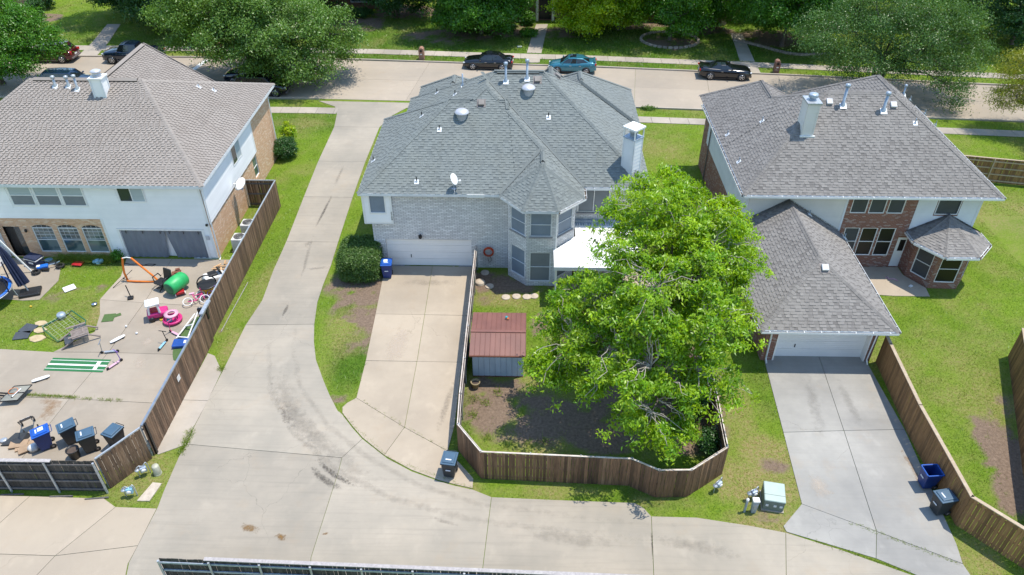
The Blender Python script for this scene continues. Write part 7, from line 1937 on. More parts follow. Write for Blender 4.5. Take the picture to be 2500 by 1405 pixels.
MB().box((-0.3, 0, 0.16), (0.55, 0.3, 0.16), 0.1).build('body', 'blue_bright', db, bevel=0.05); MB().box((-0.5, 0.02, 0.2), (0.2, 0.2, 0.1)).build('fender', 'white_plastic', db, bevel=0.03)
for x, y in ((-0.6, -0.12), (0.55, 0.1)): MB().lathe([(0.14, -0.05), (0.22, -0.05), (0.24, 0), (0.22, 0.05), (0.14, 0.05)], 14, (x, y - 0.2, 0.1)).build('wheel', 'rubber', db)
MB().tube([(0.0, 0, 0.2), (0.4, 0.05, 0.22), (0.55, 0.12, 0.25)], 0.03, 6).build('fork', 'chrome', db); MB().tube([(0.35, -0.3, 0.3), (0.42, 0.05, 0.32), (0.45, 0.35, 0.25)], 0.02, 6).build('handlebar', 'black_metal', db); MB().box((-0.15, -0.25, 0.12), (0.4, 0.14, 0.08), -0.3).build('seat', 'black_plastic', db)
tag(MB().hexa([(-.33, -.2, 0), (.3, -.25, 0), (.36, .2, 0), (-.28, .24, 0), (-.3, -.18, .1), (.27, -.22, .05), (.33, .17, .09), (-.25, .21, .06)]).build('sandbox_lid', 'red_plastic', loc=(-27.9,37.85,0.1), bevel=0.03), 'red plastic lid lying in the weeds under the arched windows', 'lid')
mbb = MB(); 
for (x, y, z, r) in ((0, 0, .14, .2), (.2, .05, .13, .17), (-.2, 0, .1, .14), (.08, -.1, .09, .15)): mbb.lathe([(0.001, -r * .8), (r * .7, -r * .55), (r, 0), (r * .75, r * .6), (0.001, r * .8)], 10, (x, y, z))
tag(mbb.build('plastic_bag', 'sky_plastic', loc=(-26.73,38.06,0.03)), 'crumpled pale plastic bag in the weeds by the garage', 'bag')
gl = at('pop_up_goal', 'orange padded triangular goal frame standing on the yard paving', 'goal', (-23.1,36.16), 0)
def pole(pts, r, name, mat, par): return MB().tube(pts, r, 8).build(name, mat, par)
pole([(-0.95, 0.05, 0.05), (-1.02, 0.1, 0.6), (-0.95, 0.15, 1.2), (-0.85, 0.2, 1.6)], 0.065, 'left_side', 'orange', gl); pole([(-0.35, 0.2, 1.62), (0.2, 0.12, 1.0), (0.65, 0.05, 0.5), (0.98, 0.0, 0.06)], 0.06, 'right_side', 'orange', gl)
pole([(-0.95, 0, 0.06), (-0.4, -0.06, 0.08), (0.3, -0.04, 0.06), (0.98, 0, 0.06)], 0.055, 'base_bar', 'orange', gl); pole([(-0.85, 0.2, 1.6), (-0.6, 0.2, 1.66), (-0.35, 0.2, 1.62)], 0.035, 'top_bar', 'paint_white', gl)
pole([(1.0, 0, 0.04), (1.5, 0.1, 0.06)], 0.02, 'stay', 'black_metal', gl)
tp = at('tripod_stand', 'black cross-legged metal stand leaning by the orange goal', 'stand', (-24.1,36.14)); pole([(-0.55, -0.65, 0.02), (0.25, 0.55, 0.5)], 0.018, 'leg', 'black_metal', tp); pole([(-0.3, 0.1, 0.02), (0.2, -0.1, 0.3)], 0.018, 'leg', 'black_metal', tp); MB().lathe([(0.001, 0), (0.05, 0.02), (0.05, 0.1), (0.001, 0.12)], 8, (-0.1, 0.0, 0.2)).build('hub', 'black_plastic', tp)
st_ = at('pole_base', 'small black weighted base with short pole on the yard paving', 'stand', (-23.15,34.51)); MB().box((0, 0, 0.06), (0.32, 0.28, 0.12), 0.3).build('base', 'black_plastic', st_, bevel=0.02); pole([(0, 0.05, 0.1), (-0.22, 0.3, 0.75)], 0.03, 'pole', 'black_metal', st_)
wg = at('toy_wagon', 'red toy wagon carrying a big green cylindrical cushion', 'wagon', (-20.48,35.16), R(-60)); MB().bb(-0.45, 0.45, -0.25, 0.25, 0.15, 0.3).build('tray', 'red_plastic', wg, bevel=0.03)
for x in (-0.3, 0.3):
    for y in (-0.27, 0.27): MB().lathe([(0.001, -0.03), (0.11, -0.03), (0.11, 0.03), (0.001, 0.03)], 12, (x, y, 0.11), Matrix.Rotation(R(90), 3, 'X')).build('wheel', 'white_plastic', wg)
gc_ = at('floor_cushion', 'big bright green cylindrical cushion resting on the red wagon', 'cushion', (-20.59,35.31), R(68), 0.62); M_ = Matrix.Rotation(R(90), 3, 'Y')
MB().lathe([(0.001, -0.55), (0.28, -0.55), (0.37, -0.46), (0.40, 0), (0.37, 0.46), (0.28, 0.55), (0.001, 0.56)], 18, (0, 0, 0), M_).build('cover', 'green_vinyl', gc_); MB().lathe([(0.001, -0.565), (0.27, -0.562), (0.3, -0.54)], 18, (0, 0, 0), M_).build('end_panel', 'green_dark', gc_)
oc = at('office_chair', 'black office chair without a stand, tipped beside the green cushion', 'chair', (-21.61,35.53), R(-25)); MB().bb(-0.28, 0.28, -0.27, 0.27, 0.36, 0.48).build('seat', 'black_plastic', oc, bevel=0.06, seg=3); MB().box((0.2, 0.32, 0.75), (0.5, 0.09, 0.6), M=Matrix.Rotation(R(-12), 3, 'X')).build('backrest', 'black_plastic', oc, bevel=0.04, seg=3)
for s in (-1, 1): MB().tube([(s * 0.3, -0.15, 0.42), (s * 0.34, -0.15, 0.68), (s * 0.34, 0.2, 0.7), (s * 0.3, 0.28, 0.5)], 0.03, 6).build('armrest', 'black_plastic', oc)
MB().lathe([(0.04, 0.1), (0.04, 0.36)], 8).build('gas_lift', 'black_metal', oc)
for k in range(5): t = k * 1.2566; MB().tube([(0, 0, 0.12), (0.32 * math.cos(t), 0.32 * math.sin(t), 0.06)], 0.03, 6).build('leg', 'black_plastic', oc)
pv = at('paver_stack', 'small flat stack of red pavers on the yard paving', 'pavers', (-21.45,37.08)); 
for i, (x, y, a, z) in enumerate(((0, 0, .3, .03), (.1, .05, .2, .09), (.05, .22, .5, .15))): MB().box((x, y, z), (0.5 - i * .12, 0.36 - i * .08, 0.055), a).build('paver', 'brick_box' if False else 'rust', pv)
pl = at('shovel', 'long-handled tool lying beside the red pavers', 'tool', (-21.65,36.61)); pole([(-0.35, -0.45, 0.05), (0.35, 0.4, 0.08)], 0.018, 'handle', 'black_metal', pl); MB().box((-0.4, -0.5, 0.04), (0.12, 0.2, 0.03), -0.7).build('blade', 'black_metal', pl)
for i in range(16):
    L_ = rng.uniform(0.25, 0.7); p = (-18.7 + rng.uniform(-0.75, 0.45), 37.5 + rng.uniform(-0.8, 0.7))
    if i == 0: ws_t = at('wood_scraps', 'heap of orange wood offcuts by the fence and garage corner', 'wood', (-18.0, 37.5))
    MB().box((p[0] + 18.0, p[1] - 37.5, 0.05 + 0.03 * (i % 5)), (L_, 0.09, 0.03), rng.uniform(0, 3.1)).build('offcut', 'wood_scrap', ws_t)
ro = at('ride_on_car', 'white ride-on toy car against the long fence', 'toy car', (-18.6, 36.2), R(35)); MB().hexa([(-.6, -.33, .15), (.6, -.33, .15), (.6, .33, .15), (-.6, .33, .15), (-.5, -.28, .55), (.35, -.28, .48), (.35, .28, .48), (-.5, .28, .55)]).build('body', 'white_plastic', ro, bevel=0.1, seg=4); MB().bb(-0.3, 0.1, -0.2, 0.2, 0.5, 0.6).build('seat', 'black_plastic', ro, bevel=0.04); MB().box((0.22, 0, 0.62), (0.05, 0.4, 0.22), M=Matrix.Rotation(R(-30), 3, 'Y')).build('windscreen', 'black_plastic', ro)
for x in (-0.4, 0.4):
    for y in (-0.34, 0.34): MB().lathe([(0.001, -0.05), (0.17, -0.05), (0.17, 0.05), (0.001, 0.05)], 14, (x, y, 0.17), Matrix.Rotation(R(90), 3, 'X')).build('wheel', 'rubber', ro)
wr_ = at('wheelbarrow_tub', 'black-rimmed yellow tub leaning against the long fence', 'tub', (-18.75, 35.2), R(20)); MB().lathe([(0.22, 0.0), (0.36, 0.35), (0.44, 0.5), (0.47, 0.5), (0.46, 0.53), (0.38, 0.5), (0.3, 0.1), (0.001, 0.1)], 20).build('tub', 'yellow', wr_); MB().lathe([(0.45, 0.5), (0.49, 0.52), (0.49, 0.56), (0.44, 0.57)], 20).build('rim', 'black_plastic', wr_); MB().tube([(0.46 * math.cos(t), 0.1, 0.55 + 0.46 * math.sin(t)) for t in np.linspace(0, math.pi, 14)], 0.035, 6).build('hoop_handle', 'black_plastic', wr_)
def bike(label, p, rz, col, s=0.6, flat=True):
    b = at('kids_bicycle', label, 'bicycle', p, rz); Mw = Matrix.Rotation(R(90 if not flat else 25), 3, 'X')
    T = Matrix.Rotation(R(-68 if flat else 0), 3, 'X')
    def tp_(q): v = T @ Vector(q); return (v.x, v.y, v.z + 0.12)
    for x in (-0.36, 0.36):
        mb = MB(); mb.tube([tp_((x + 0.2 * math.cos(t), 0, 0.2 + 0.2 * math.sin(t))) for t in np.linspace(0, 2 * math.pi, 18)], 0.022, 6); mb.build('wheel', 'white_plastic', b)
    for nm, q in (('down_tube', [(-0.36, 0, 0.2), (0, 0, 0.18), (0.28, 0, 0.48)]), ('top_tube', [(-0.12, 0, 0.45), (0.28, 0, 0.5), (0.36, 0, 0.2)]), ('seat_tube', [(0, 0, 0.18), (-0.14, 0, 0.55)]), ('handlebar', [(0.24, -0.22, 0.66), (0.27, 0, 0.52), (0.24, 0.22, 0.66)])): MB().tube([tp_(k) for k in q], 0.022, 6).build(nm, col, b)
    MB().box(tp_((-0.15, 0, 0.58)), (0.22, 0.1, 0.06)).build('saddle', 'pink_pale', b)
bike('pink and white children\'s bicycle fallen against the fence', (-19.0, 33.9), R(20), 'pink'); bike('pale children\'s bicycle fallen behind the pink one', (-18.6, 34.3), R(-10), 'purple')
def toycar(label, p, rz, body, roof_):
    t = at('toy_push_car', label, 'toy car', p, rz)
    MB().hexa([(-.4, -.24, .12), (.4, -.24, .12), (.4, .24, .12), (-.4, .24, .12), (-.42, -.27, .42), (.42, -.25, .36), (.42, .25, .36), (-.42, .27, .42)]).build('body', body, t, bevel=0.08, seg=3)
    for x in (-0.32, 0.1):
        for y in (-0.22, 0.22): MB().tube([(x, y, 0.38), (x * 0.8, y * 0.92, 0.78)], 0.045, 6).build('roof_post', roof_, t)
    MB().bb(-0.38, 0.18, -0.25, 0.25, 0.76, 0.86).build('roof', roof_, t, bevel=0.05, seg=3)
    MB().bb(-0.25, 0.05, -0.17, 0.17, 0.37, 0.45).build('seat', 'red_plastic', t)
    for x in (-0.27, 0.27):
        for y in (-0.25, 0.25): MB().lathe([(0.001, -0.04), (0.12, -0.04), (0.12, 0.04), (0.001, 0.04)], 12, (x, y, 0.12), Matrix.Rotation(R(90), 3, 'X')).build('wheel', 'black_plastic', t)
toycar('pink toy push car with white roof on the yard paving', (-20.79,32.85), R(25), 'pink', 'white_plastic')
wk = at('baby_walker', 'pink baby walker with play tray beside the pink push car', 'walker', (-19.86,32.5), R(15)); MB().lathe([(0.30, 0.06), (0.40, 0.08), (0.41, 0.16), (0.34, 0.18), (0.29, 0.12)], 18).build('base_ring', 'pink', wk); MB().lathe([(0.16, 0.34), (0.30, 0.35), (0.31, 0.40), (0.16, 0.41)], 18, (0, 0.05, 0)).build('tray', 'pink_pale', wk); MB().box((-0.1, -0.12, 0.2), (0.22, 0.2, 0.1), 0.2).build('seat_pad', 'teal_plastic', wk)
for a in (0.8, 2.3, 3.9, 5.5): MB().tube([(0.34 * math.cos(a), 0.34 * math.sin(a), 0.14), (0.26 * math.cos(a), 0.26 * math.sin(a), 0.37)], 0.025, 6).build('strut', 'pink', wk)
tag(MB().lathe([(0.06, 0.0), (0.13, 0.0), (0.15, 0.04), (0.13, 0.08), (0.06, 0.08)], 14).build('toy_ring', 'yellow', loc=(-20.55,32.63,0.04)), 'yellow ring toy between the pink push car and walker', 'toy')
wf = at('ladder_frame', 'white folded metal frame leaning along the sliding gate', 'frame', (-18.6, 31.9), R(82))
for nm, q in (('rail', [(-1.0, -0.3, 0.1), (1.0, -0.15, 0.75)]), ('rail', [(-1.0, 0.35, 0.08), (0.9, 0.2, 0.3)]), ('rung', [(-0.9, -0.3, 0.12), (-0.9, 0.35, 0.1)]), ('rung', [(-0.1, -0.22, 0.4), (-0.1, 0.28, 0.2)])): MB().tube([Vector(k) for k in q], 0.045, 6).build(nm, 'white_plastic', wf)
tm = at('turf_rug', 'ragged artificial grass rug under the white frame by the gate', 'rug', (-18.55, 31.1)); mb = MB(); pg = [(0.5 * math.cos(t) * (1 + 0.12 * math.sin(5 * t)) , 1.7 * math.sin(t) * (1 + 0.1 * math.cos(4 * t))) for t in np.linspace(0, 2 * math.pi, 26)[:-1]]; mb.prism(pg, 0.0, 0.03); mb.build('pile', 'turf_mat', tm)
bx = at('storage_case', 'blue flat case on the grass rug beside the sliding gate', 'case', (-18.6, 30.5), R(8), 0.06); MB().bb(-0.38, 0.38, -0.26, 0.26, 0.0, 0.16).build('shell', 'blue_plastic', bx, bevel=0.04); MB().bb(0.1, 0.2, -0.1, 0.1, 0.16, 0.172).build('sticker', 'sticker', bx)
def scooter(label, p, rz, col, deck, lying=False):
    s = at('kick_scooter', label, 'scooter', p, rz, group=None)
    MB().bb(-0.36, 0.2, -0.06, 0.06, 0.08, 0.11).build('deck', deck, s, bevel=0.02); MB().tube([(0.2, 0, 0.1), (0.3, 0, 0.16), (0.24, 0, 0.72)], 0.02, 6).build('stem', col, s); MB().tube([(0.24, -0.2, 0.72), (0.24, 0.2, 0.72)], 0.02, 6).build('handlebar', col, s)
    for x in (-0.4, 0.33): MB().lathe([(0.001, -0.02), (0.075, -0.02), (0.075, 0.02), (0.001, 0.02)], 12, (x, 0, 0.075), Matrix.Rotation(R(90), 3, 'X')).build('wheel', 'rubber', s)
scooter('silver kick scooter with red grips on the yard paving', (-22.29,29.79), R(190), 'steel', 'galv'); scooter('purple and pink scooter at the end of the green putting mat', (-21.53,28.85), R(60), 'purple', 'pink_pale'); scooter('pale blue scooter by the grass rug', (-19.61,30.45), R(80), 'black_metal', 'sky_plastic'); scooter('pink scooter on the grass rug under the white frame', (-19.34,31.38), R(150), 'pink', 'pink_pale')
def skate(label, p, rz, col):
    s = at('skateboard', label, 'skateboard', p, rz); mb = MB(); pg = [(0.42 * math.cos(t), 0.115 * math.copysign(abs(math.sin(t)) ** 0.5, math.sin(t))) for t in np.linspace(0, 2 * math.pi, 25)[:-1]]; mb.prism(pg, 0.09, 0.11); mb.build('deck', col, s)
    for x in (-0.26, 0.26):
        MB().tube([(x, -0.09, 0.045), (x, 0.09, 0.045)], 0.02, 6).build('truck', 'steel', s)
        for y in (-0.1, 0.1): MB().lathe([(0.001, -0.02), (0.04, -0.02), (0.04, 0.02), (0.001, 0.02)], 10, (x, y, 0.042), Matrix.Rotation(R(90), 3, 'X')).build('wheel', 'black_plastic', s)
skate('white skateboard beside the silver scooter', (-22.28,30.83), R(50), 'white_plastic'); skate('white skateboard below the green putting mat', (-24.87,27.66), R(32), 'white_plastic')
lc = at('lounge_chair', 'weathered slatted wooden lounge chair lying across the lawn edge', 'chair', (-24.36,30.85), R(33))
for k in range(7): MB().box((0.08, -0.24 + k * 0.08, 0.32), (0.62, 0.065, 0.025)).build('slat', 'weathered', lc)
for s in (-1, 1):
    MB().tube([(-0.75, s * 0.33, 0.02), (-0.2, s * 0.33, 0.32), (0.4, s * 0.33, 0.33), (0.75, s * 0.33, 0.08)], 0.04, 5).build('side_rail', 'weathered', lc)
    MB().box((0.0, s * 0.37, 0.48), (0.75, 0.09, 0.03)).build('armrest', 'weathered', lc)
for x in (-0.25, 0.2): MB().box((x, 0, 0.335), (0.04, 0.62, 0.03)).build('cross_bar', 'weathered', lc)
MB().box((-0.42, -0.05, 0.18), (0.3, 0.5, 0.05)).build('cushion', 'slate_cushion', lc)
tag(MB().box((0, 0, 0.04), (0.5, 0.42, 0.06), 0.25).build('seat_cushion', 'slate_cushion', loc=(-24.84,31.74,0.04), bevel=0.02), 'dark slate cushion lying behind the lounge chair', 'cushion')
def mat_(label, p, rz, w, d, m, nm='foam_mat'): tag(MB().box((0, 0, 0.02), (w, d, 0.03)).build(nm, m, loc=(p[0], p[1], 0.03), rot=(0, 0, rz), bevel=0.01), label, 'mat')
mat_('upper of two dark slate cushions on the lawn', (-27.72,31.69), R(-12), 0.6, 0.55, 'slate_cushion'); mat_('lower of two dark slate cushions on the lawn', (-27.76,31.09), R(12), 0.62, 0.5, 'slate_cushion'); mat_('worn square of artificial turf on the yard paving', (-23.65,32.71), R(10), 0.55, 0.6, 'turf_mat', 'turf_square'); mat_('narrow strip of artificial turf beside the turf square', (-23.28,32.94), R(35), 0.45, 0.25, 'turf_mat', 'turf_strip')
tag(MB().box((0, 0, 0.03), (0.58, 0.5, 0.05)).build('board', 'white_plastic', loc=(-27.24,35.41,0.03), rot=(0, 0, R(42)), bevel=0.04), 'white square board lying on the lawn', 'board')
for k, (px, py, lab, r) in enumerate(((100,791,'top one of three tan paving slabs in the lawn', 0.34), (98,808,'middle one of three tan paving slabs in the lawn', 0.36), (91,828,'bottom one of three tan paving slabs in the lawn', 0.44))): pass
for p, lab, r in (((-27.27,32.16,0), 'top one of three tan paving slabs in the lawn', 0.34), ((-27,31.56,0), 'middle one of three tan paving slabs in the lawn', 0.36), ((-26.8,30.87,0), 'bottom one of three tan paving slabs in the lawn', 0.44)):
    tag(MB().prism([(r * math.cos(t) * (1 + 0.15 * math.sin(3 * t)), 0.72 * r * math.sin(t)) for t in np.linspace(0.3, 6.58, 8)[:-1]], 0, 0.055).build('paving_slab', 'paver', loc=p), lab, 'slab', 'tan slabs in the left lawn')
tag(MB().lathe([(0.001, 0), (0.12, 0.0), (0.17, 0.06), (0.15, 0.1), (0.05, 0.12), (0.001, 0.12)], 16).build('hub_cap', 'chrome', loc=(-25.02,33.91,0.04)), 'shiny silver hub cap at the lawn edge', 'hub cap')
for p, lab, c in (((-22.3,31.95,0.09), 'white ball on the yard paving above the skateboard', 'white_plastic'), ((-21.46,31.37,0.09), 'pale ball with dark spots on the yard paving', 'paint_trim'), ((-28.61,33.62,0.06), 'small yellow ball on the lawn', 'yellow')): tag(MB().lathe([(0.001, -0.07), (0.05, -0.05), (0.07, 0), (0.05, 0.05), (0.001, 0.07)], 12).build('ball', c, loc=p), lab, 'ball')
gf = at('soccer_goal', 'small green tubular goal frame lying on the lawn', 'goal', (-25.73,31.87), R(-38), 0.02)
MB().tube([(-0.85, -0.7, 0.05), (-0.85, 0.6, 0.05), (-0.6, 0.7, 0.3), (0.75, 0.75, 0.35), (0.85, 0.6, 0.1), (0.85, -0.75, 0.05)], 0.03, 6).build('frame', 'green_dark', gf); MB().tube([(-0.85, -0.7, 0.05), (0.0, -0.85, 0.3), (0.85, -0.75, 0.05)], 0.022, 6).build('back_bar', 'green_dark', gf)
nt_ = MB()
for k in range(9): nt_.tube([(-0.8 + 0.2 * k, 0.65, 0.25), (-0.8 + 0.2 * k, -0.75, 0.1)], 0.004, 3)
for k in range(7): nt_.tube([(-0.82, -0.7 + 0.2 * k, 0.12 + 0.02 * k), (0.82, -0.7 + 0.2 * k, 0.12 + 0.02 * k)], 0.004, 3)
nt_.build('net', 'white_plastic', gf, kind='stuff')
tag(MB().lathe([(0.001, 0), (0.22, 0.02), (0.25, 0.2), (0.2, 0.3), (0.001, 0.32)], 14).build('bucket', 'galv_blue', loc=(-26.32,32.7,0.02)), 'pale grey-blue bucket under the green goal frame', 'bucket')
pmn = at('putting_mat', 'long green putting mat with white stripes on the yard paving', 'mat', (-23.54,28.8), R(-1.5)); 
p0_, p1_, p2_, p3_ = (-25.19,28.36), (-21.82,28.19), (-21.82,29.25), (-25.22,29.44)
cx_, cy2 = (-23.54,28.8)
Lx = 3.15; Ly = 0.98
MB().bb(-Lx / 2, Lx / 2, -Ly / 2, Ly / 2, 0, 0.012).build('turf', 'turf', pmn)
for y, h_ in ((0.0, 0.12), (0.32, 0.035), (-0.32, 0.035)): MB().bb(-Lx / 2, Lx / 2, y - h_ / 2, y + h_ / 2, 0.0122, 0.0165).build('stripe', 'white_plastic', pmn)
MB().bb(0.95, 1.15, -0.32, 0.32, 0.0122, 0.019).build('stripe', 'white_plastic', pmn)
um = at('closed_umbrella', 'closed navy patio umbrella leaning over its black base', 'umbrella', (-29.43,34.96), 0); MB().box((0.1, -0.05, 0.07), (0.85, 0.62, 0.13), 0.35).build('base', 'black_plastic', um, bevel=0.04)
MB().tube([(0, 0, 0.1), (-0.62, 0.3, 2.3)], 0.035, 8).build('pole', 'galv', um)
ax_ = Vector((-0.62, 0.3, 2.2)).normalized(); cm2 = MB(); prev = None
A_ = ax_.orthogonal().normalized(); B_ = ax_.cross(A_); vs = []
for j, (s_, r_) in enumerate(((0.35, 0.26), (0.8, 0.24), (1.4, 0.20), (1.9, 0.15), (2.25, 0.05))):
    for k in range(24): rr_ = r_ * (1.0 if k % 2 else 0.6); t = 2 * math.pi * k / 24; vs.append(Vector((0, 0, 0.1)) + ax_ * s_ + (A_ * math.cos(t) + B_ * math.sin(t)) * rr_)
cm2.add(vs, [(j * 24 + k, j * 24 + (k + 1) % 24, (j + 1) * 24 + (k + 1) % 24, (j + 1) * 24 + k) for j in range(4) for k in range(24)]); cm2.build('canopy', 'navy_cloth', um)
tag(MB().box((0, 0, 0), (0.09, 0.06, 2.6), M=Matrix.Rotation(R(-25), 3, 'Y')).build('white_plank', 'paint_white', loc=(-30.9, 37.0, 1.25)), 'white plank leaning behind the closed navy umbrella', 'plank')
tl = at('trampoline', 'trampoline with bright blue pad cut off by the left edge', 'trampoline', (-31.35, 34.0), 0)
MB().lathe([(1.35, 0.80), (1.5, 0.80), (1.5, 0.84), (1.35, 0.84)], 36).build('spring_pad', 'blue_bright', tl); MB().lathe([(0.001, 0.78), (1.35, 0.78), (1.35, 0.79), (0.001, 0.79)], 36).build('jump_mat', 'black_plastic', tl); MB().tube([(1.52 * math.cos(t), 1.52 * math.sin(t), 0.77) for t in np.linspace(0, 6.2832, 37)], 0.03, 6).build('frame', 'galv', tl)
for k in range(6): t = k * math.pi / 3 + 0.3; MB().tube([(1.5 * math.cos(t), 1.5 * math.sin(t), 0.77), (1.65 * math.cos(t), 1.65 * math.sin(t), 0.02)], 0.03, 6).build('leg', 'galv', tl)
for k in range(6): t = k * math.pi / 3; MB().tube([(1.55 * math.cos(t), 1.55 * math.sin(t), 0.77), (1.58 * math.cos(t), 1.58 * math.sin(t), 1.9)], 0.04, 6).build('net_post', 'navy_cloth', tl)
bh = at('basketball_hoop', 'basketball hoop tipped over with its clear backboard on the paving', 'hoop', (-25.39,26.39), R(8)); MB().hexa([(-.62, -.5, .25), (.25, -.5, .25), (.6, .5, .3), (-.25, .5, .3), (-.62, -.5, .27), (.25, -.5, .27), (.6, .5, .32), (-.25, .5, .32)]).build('backboard', 'glass_clear', bh)
for q in ([(-.62, -.5, .27), (.25, -.5, .27)], [(.25, -.5, .27), (.6, .5, .32)], [(.6, .5, .32), (-.25, .5, .32)], [(-.25, .5, .32), (-.62, -.5, .27)], [(-.45, 0, .3), (.42, 0, .3)], [(-.1, -.3, .3), (.12, .25, .31)]): MB().tube(q, 0.028, 5).build('board_frame', 'black_metal', bh)
MB().box((0.05, 0.0, 0.33), (0.06, 0.6, 0.012), -0.35).build('target_line', 'paint_white', bh)
for y in (-0.08, 0.08): MB().tube([(-0.2, y, 0.2), (-1.2, y + 0.25, 0.15), (-3.0, y + 0.5, 0.12)], 0.04, 6).build('mast', 'black_metal', bh)
MB().tube([(-0.1 + 0.22 * math.cos(t), 0.05 + 0.22 * math.sin(t), 0.42) for t in np.linspace(0, 6.28, 18)], 0.012, 5).build('rim', 'orange', bh)
sr = at('stroller', 'folded stroller with white-striped seat beside the overfull blue bin', 'stroller', (-23.58,24.29), R(-50))
for s in (-1, 1): MB().tube([(-0.45, s * 0.22, 0.1), (0.0, s * 0.24, 0.6), (0.45, s * 0.25, 0.95), (0.55, s * 0.2, 0.88)], 0.02, 6).build('frame_tube', 'black_metal', sr)
MB().box((-0.05, 0, 0.55), (0.45, 0.42, 0.05), M=Matrix.Rotation(R(-45), 3, 'Y')).build('seat', 'black_plastic', sr)
for y in (-0.1, 0.1): MB().box((-0.04, y, 0.60), (0.3, 0.11, 0.02), M=Matrix.Rotation(R(-45), 3, 'Y')).build('seat_stripe', 'white_plastic', sr)
for x, y in ((-0.45, -0.22), (-0.45, 0.22), (0.1, -0.25), (0.1, 0.25)): MB().lathe([(0.001, -0.025), (0.09, -0.025), (0.09, 0.025), (0.001, 0.025)], 12, (x, y, 0.1), Matrix.Rotation(R(90), 3, 'X')).build('wheel', 'rubber', sr)
tag(MB().hexa([(-.5, -.4, 0), (.45, -.35, 0), (.6, .35, 0), (-.2, .45, 0), (-.48, -.38, .05), (.4, -.3, .12), (.5, .3, .22), (-.2, .4, .06)]).build('tarp_sheet', 'tarp', loc=(-23.98,23.61,0.04)), 'crumpled black sheet beside the folded stroller', 'sheet')
cbx = at('cardboard_pile', 'flattened cardboard boxes piled by the blackened fence', 'cardboard', (-23.32,23.23), R(25)); 
for i, (x, y, z, a) in enumerate(((0, 0, .04, 0), (.15, -.25, .1, .2), (-.25, .2, .08, -.2))): MB().box((x, y, z), (0.8, 0.45, 0.06), a).build('flat_box', 'cardboard', cbx)
tag(MB().lathe([(0.001, 0), (0.22, 0.02), (0.26, 0.2), (0.12, 0.3), (0.001, 0.31)], 10).build('rubbish_sack', 'white_plastic', loc=(-22.77,23.06,0.04)), 'white rubbish sack between cardboard and the blue bin', 'sack')
tag(MB().lathe([(0.05, 0), (0.14, 0.0), (0.17, 0.06), (0.12, 0.1), (0.001, 0.1)], 14).build('hub_cap', 'galv', loc=(-24.5,23.55,0.04)), 'grey hub cap at the left edge of the paving', 'hub cap')
bp_ = at('plant_tub', 'black plastic tub standing inside the blackened fence', 'tub', (-20.63,22.65)); MB().lathe([(0.2, 0), (0.27, 0.5), (0.29, 0.5), (0.29, 0.55), (0.25, 0.55), (0.24, 0.45), (0.001, 0.45)], 16).build('tub', 'black_plastic', bp_); MB().lathe([(0.24, 0.451), (0.001, 0.46)], 12).build('soil', 'soil_dark', bp_)
cb_ = MB(); pts = [(-25.19,38.11,0.05), (-24.65,37.94,0.05), (-24.24,38,0.05), (-23.8,37.87,0.05), (-23.2,37.8,0.05), (-23.07,37.98,0.05), (-23.55,38.01,0.05), (-23.89,37.78,0.05)]; cb_.tube(pts, 0.025, 5); tag(cb_.build('black_cable', 'black_plastic'), 'black cable coiled on the paving before the mesh curtain', 'cable')

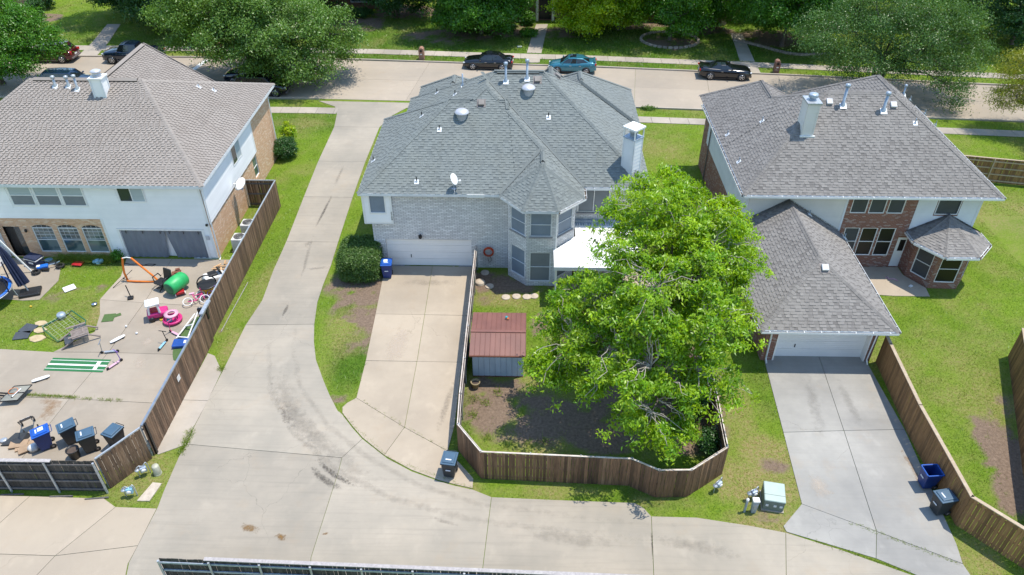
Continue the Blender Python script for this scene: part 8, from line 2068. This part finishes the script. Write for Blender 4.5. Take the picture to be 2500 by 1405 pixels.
# beside the left house: dish and air conditioners
def dish(label, p, rz, r, tiltd, pole_h, wall_=False, k=1.25):
    d = thing('satellite_dish', label, 'satellite dish', p, rz, 'satellite dishes'); Mt = Matrix.Rotation(R(tiltd), 3, 'X')
    prof = [(0.001, 0.0), (r * 0.4, r * 0.03), (r * 0.75, r * 0.10), (r, r * 0.19), (r * 1.01, r * 0.2), (r * 0.75, r * 0.13), (0.001, r * 0.03)]
    mb = MB(); mb.lathe(prof, 24, (0, 0, pole_h), Mt @ Matrix.Diagonal((1, k, 1))); mb.build('reflector', 'paint_white', d)
    e = Mt @ Vector((0, -r * 0.9 * k, r * 0.2)); f = Mt @ Vector((0, -r * 0.55, r * 1.25)); o = Vector((0, 0, pole_h))
    MB().tube([o + e, o + f], 0.018, 6).build('arm', 'vent_grey', d); MB().box(o + f, (0.16, 0.1, 0.12), M=Mt).build('receiver', 'white_plastic', d, bevel=0.02)
    MB().tube([(0, 0, 0), (0, 0.02, pole_h * 0.8), (0, 0.02, pole_h)], 0.028, 8).build('mast', 'galv', d); MB().box((0, 0, 0.03), (0.24, 0.24, 0.03)).build('foot', 'galv', d)
    for s in (-1, 1): MB().tube([(s * 0.35, -0.25, 0.03), (0, 0, pole_h * 0.6)], 0.012, 5).build('stay', 'galv', d)
    return d
dish('white satellite dish on the back slope of the grey roof', (-4.16,38.07,5.59), R(62), 0.29, 62, 0.62)
dish('white satellite dish on the wall bracket above the long fence', (-18.75, 43.2, 2.5), R(-25), 0.37, 38, 0.35)
for p, lab in (((-18.2, 41.6), 'air conditioner unit behind the long fence, farther from the garage'), ((-18.25, 39.9), 'air conditioner unit behind the long fence, nearer the garage')):
    a = thing('air_conditioner', lab, 'air conditioner', (p[0], p[1], 0), 0, 'air conditioners beside the left house'); MB().bb(-0.42, 0.42, -0.42, 0.42, 0.05, 0.95).build('cabinet', 'ac_white', a, bevel=0.05); MB().lathe([(0.33, 0.951), (0.33, 0.97), (0.001, 0.975)], 20).build('fan_opening', 'black_plastic', a); MB().bb(-0.48, 0.48, -0.48, 0.48, 0, 0.05).build('pad', 'conc_walk', a)
    for k in range(5): r_ = 0.07 + 0.065 * k; MB().tube([(r_ * math.cos(t), r_ * math.sin(t), 0.985) for t in np.linspace(0, 6.2832, 17)], 0.006, 4).build('guard_ring', 'ac_white', a)
tag(MB().box((0, 0, 0.03), (0.5, 0.35, 0.05)).build('sign_board', 'tank_green', loc=(-0.91,77.48,0.03)), 'small green box lid on the shaded lawn across the street', 'box')

SCALE = {'closed_umbrella': 1.35, 'toy_push_car': 1.35, 'baby_walker': 1.3, 'floor_cushion': 1.2, 'ride_on_car': 1.3, 'lounge_chair': 1.3, 'cooler': 1.2, 'office_chair': 1.2, 'kids_bicycle': 1.3, 'soccer_goal': 1.15, 'wheelbarrow_tub': 1.15, 'toy_dirt_bike': 1.15, 'seat_cushion': 1.25, 'foam_mat': 1.3, 'storage_case': 1.25, 'kick_scooter': 1.1, 'stroller': 1.2, 'turf_square': 1.15, 'board': 1.15}
for o in list(COL.objects):
    b = o.name.split('.')[0]
    if o.parent is None and b in SCALE: o.scale = (SCALE[b],) * 3
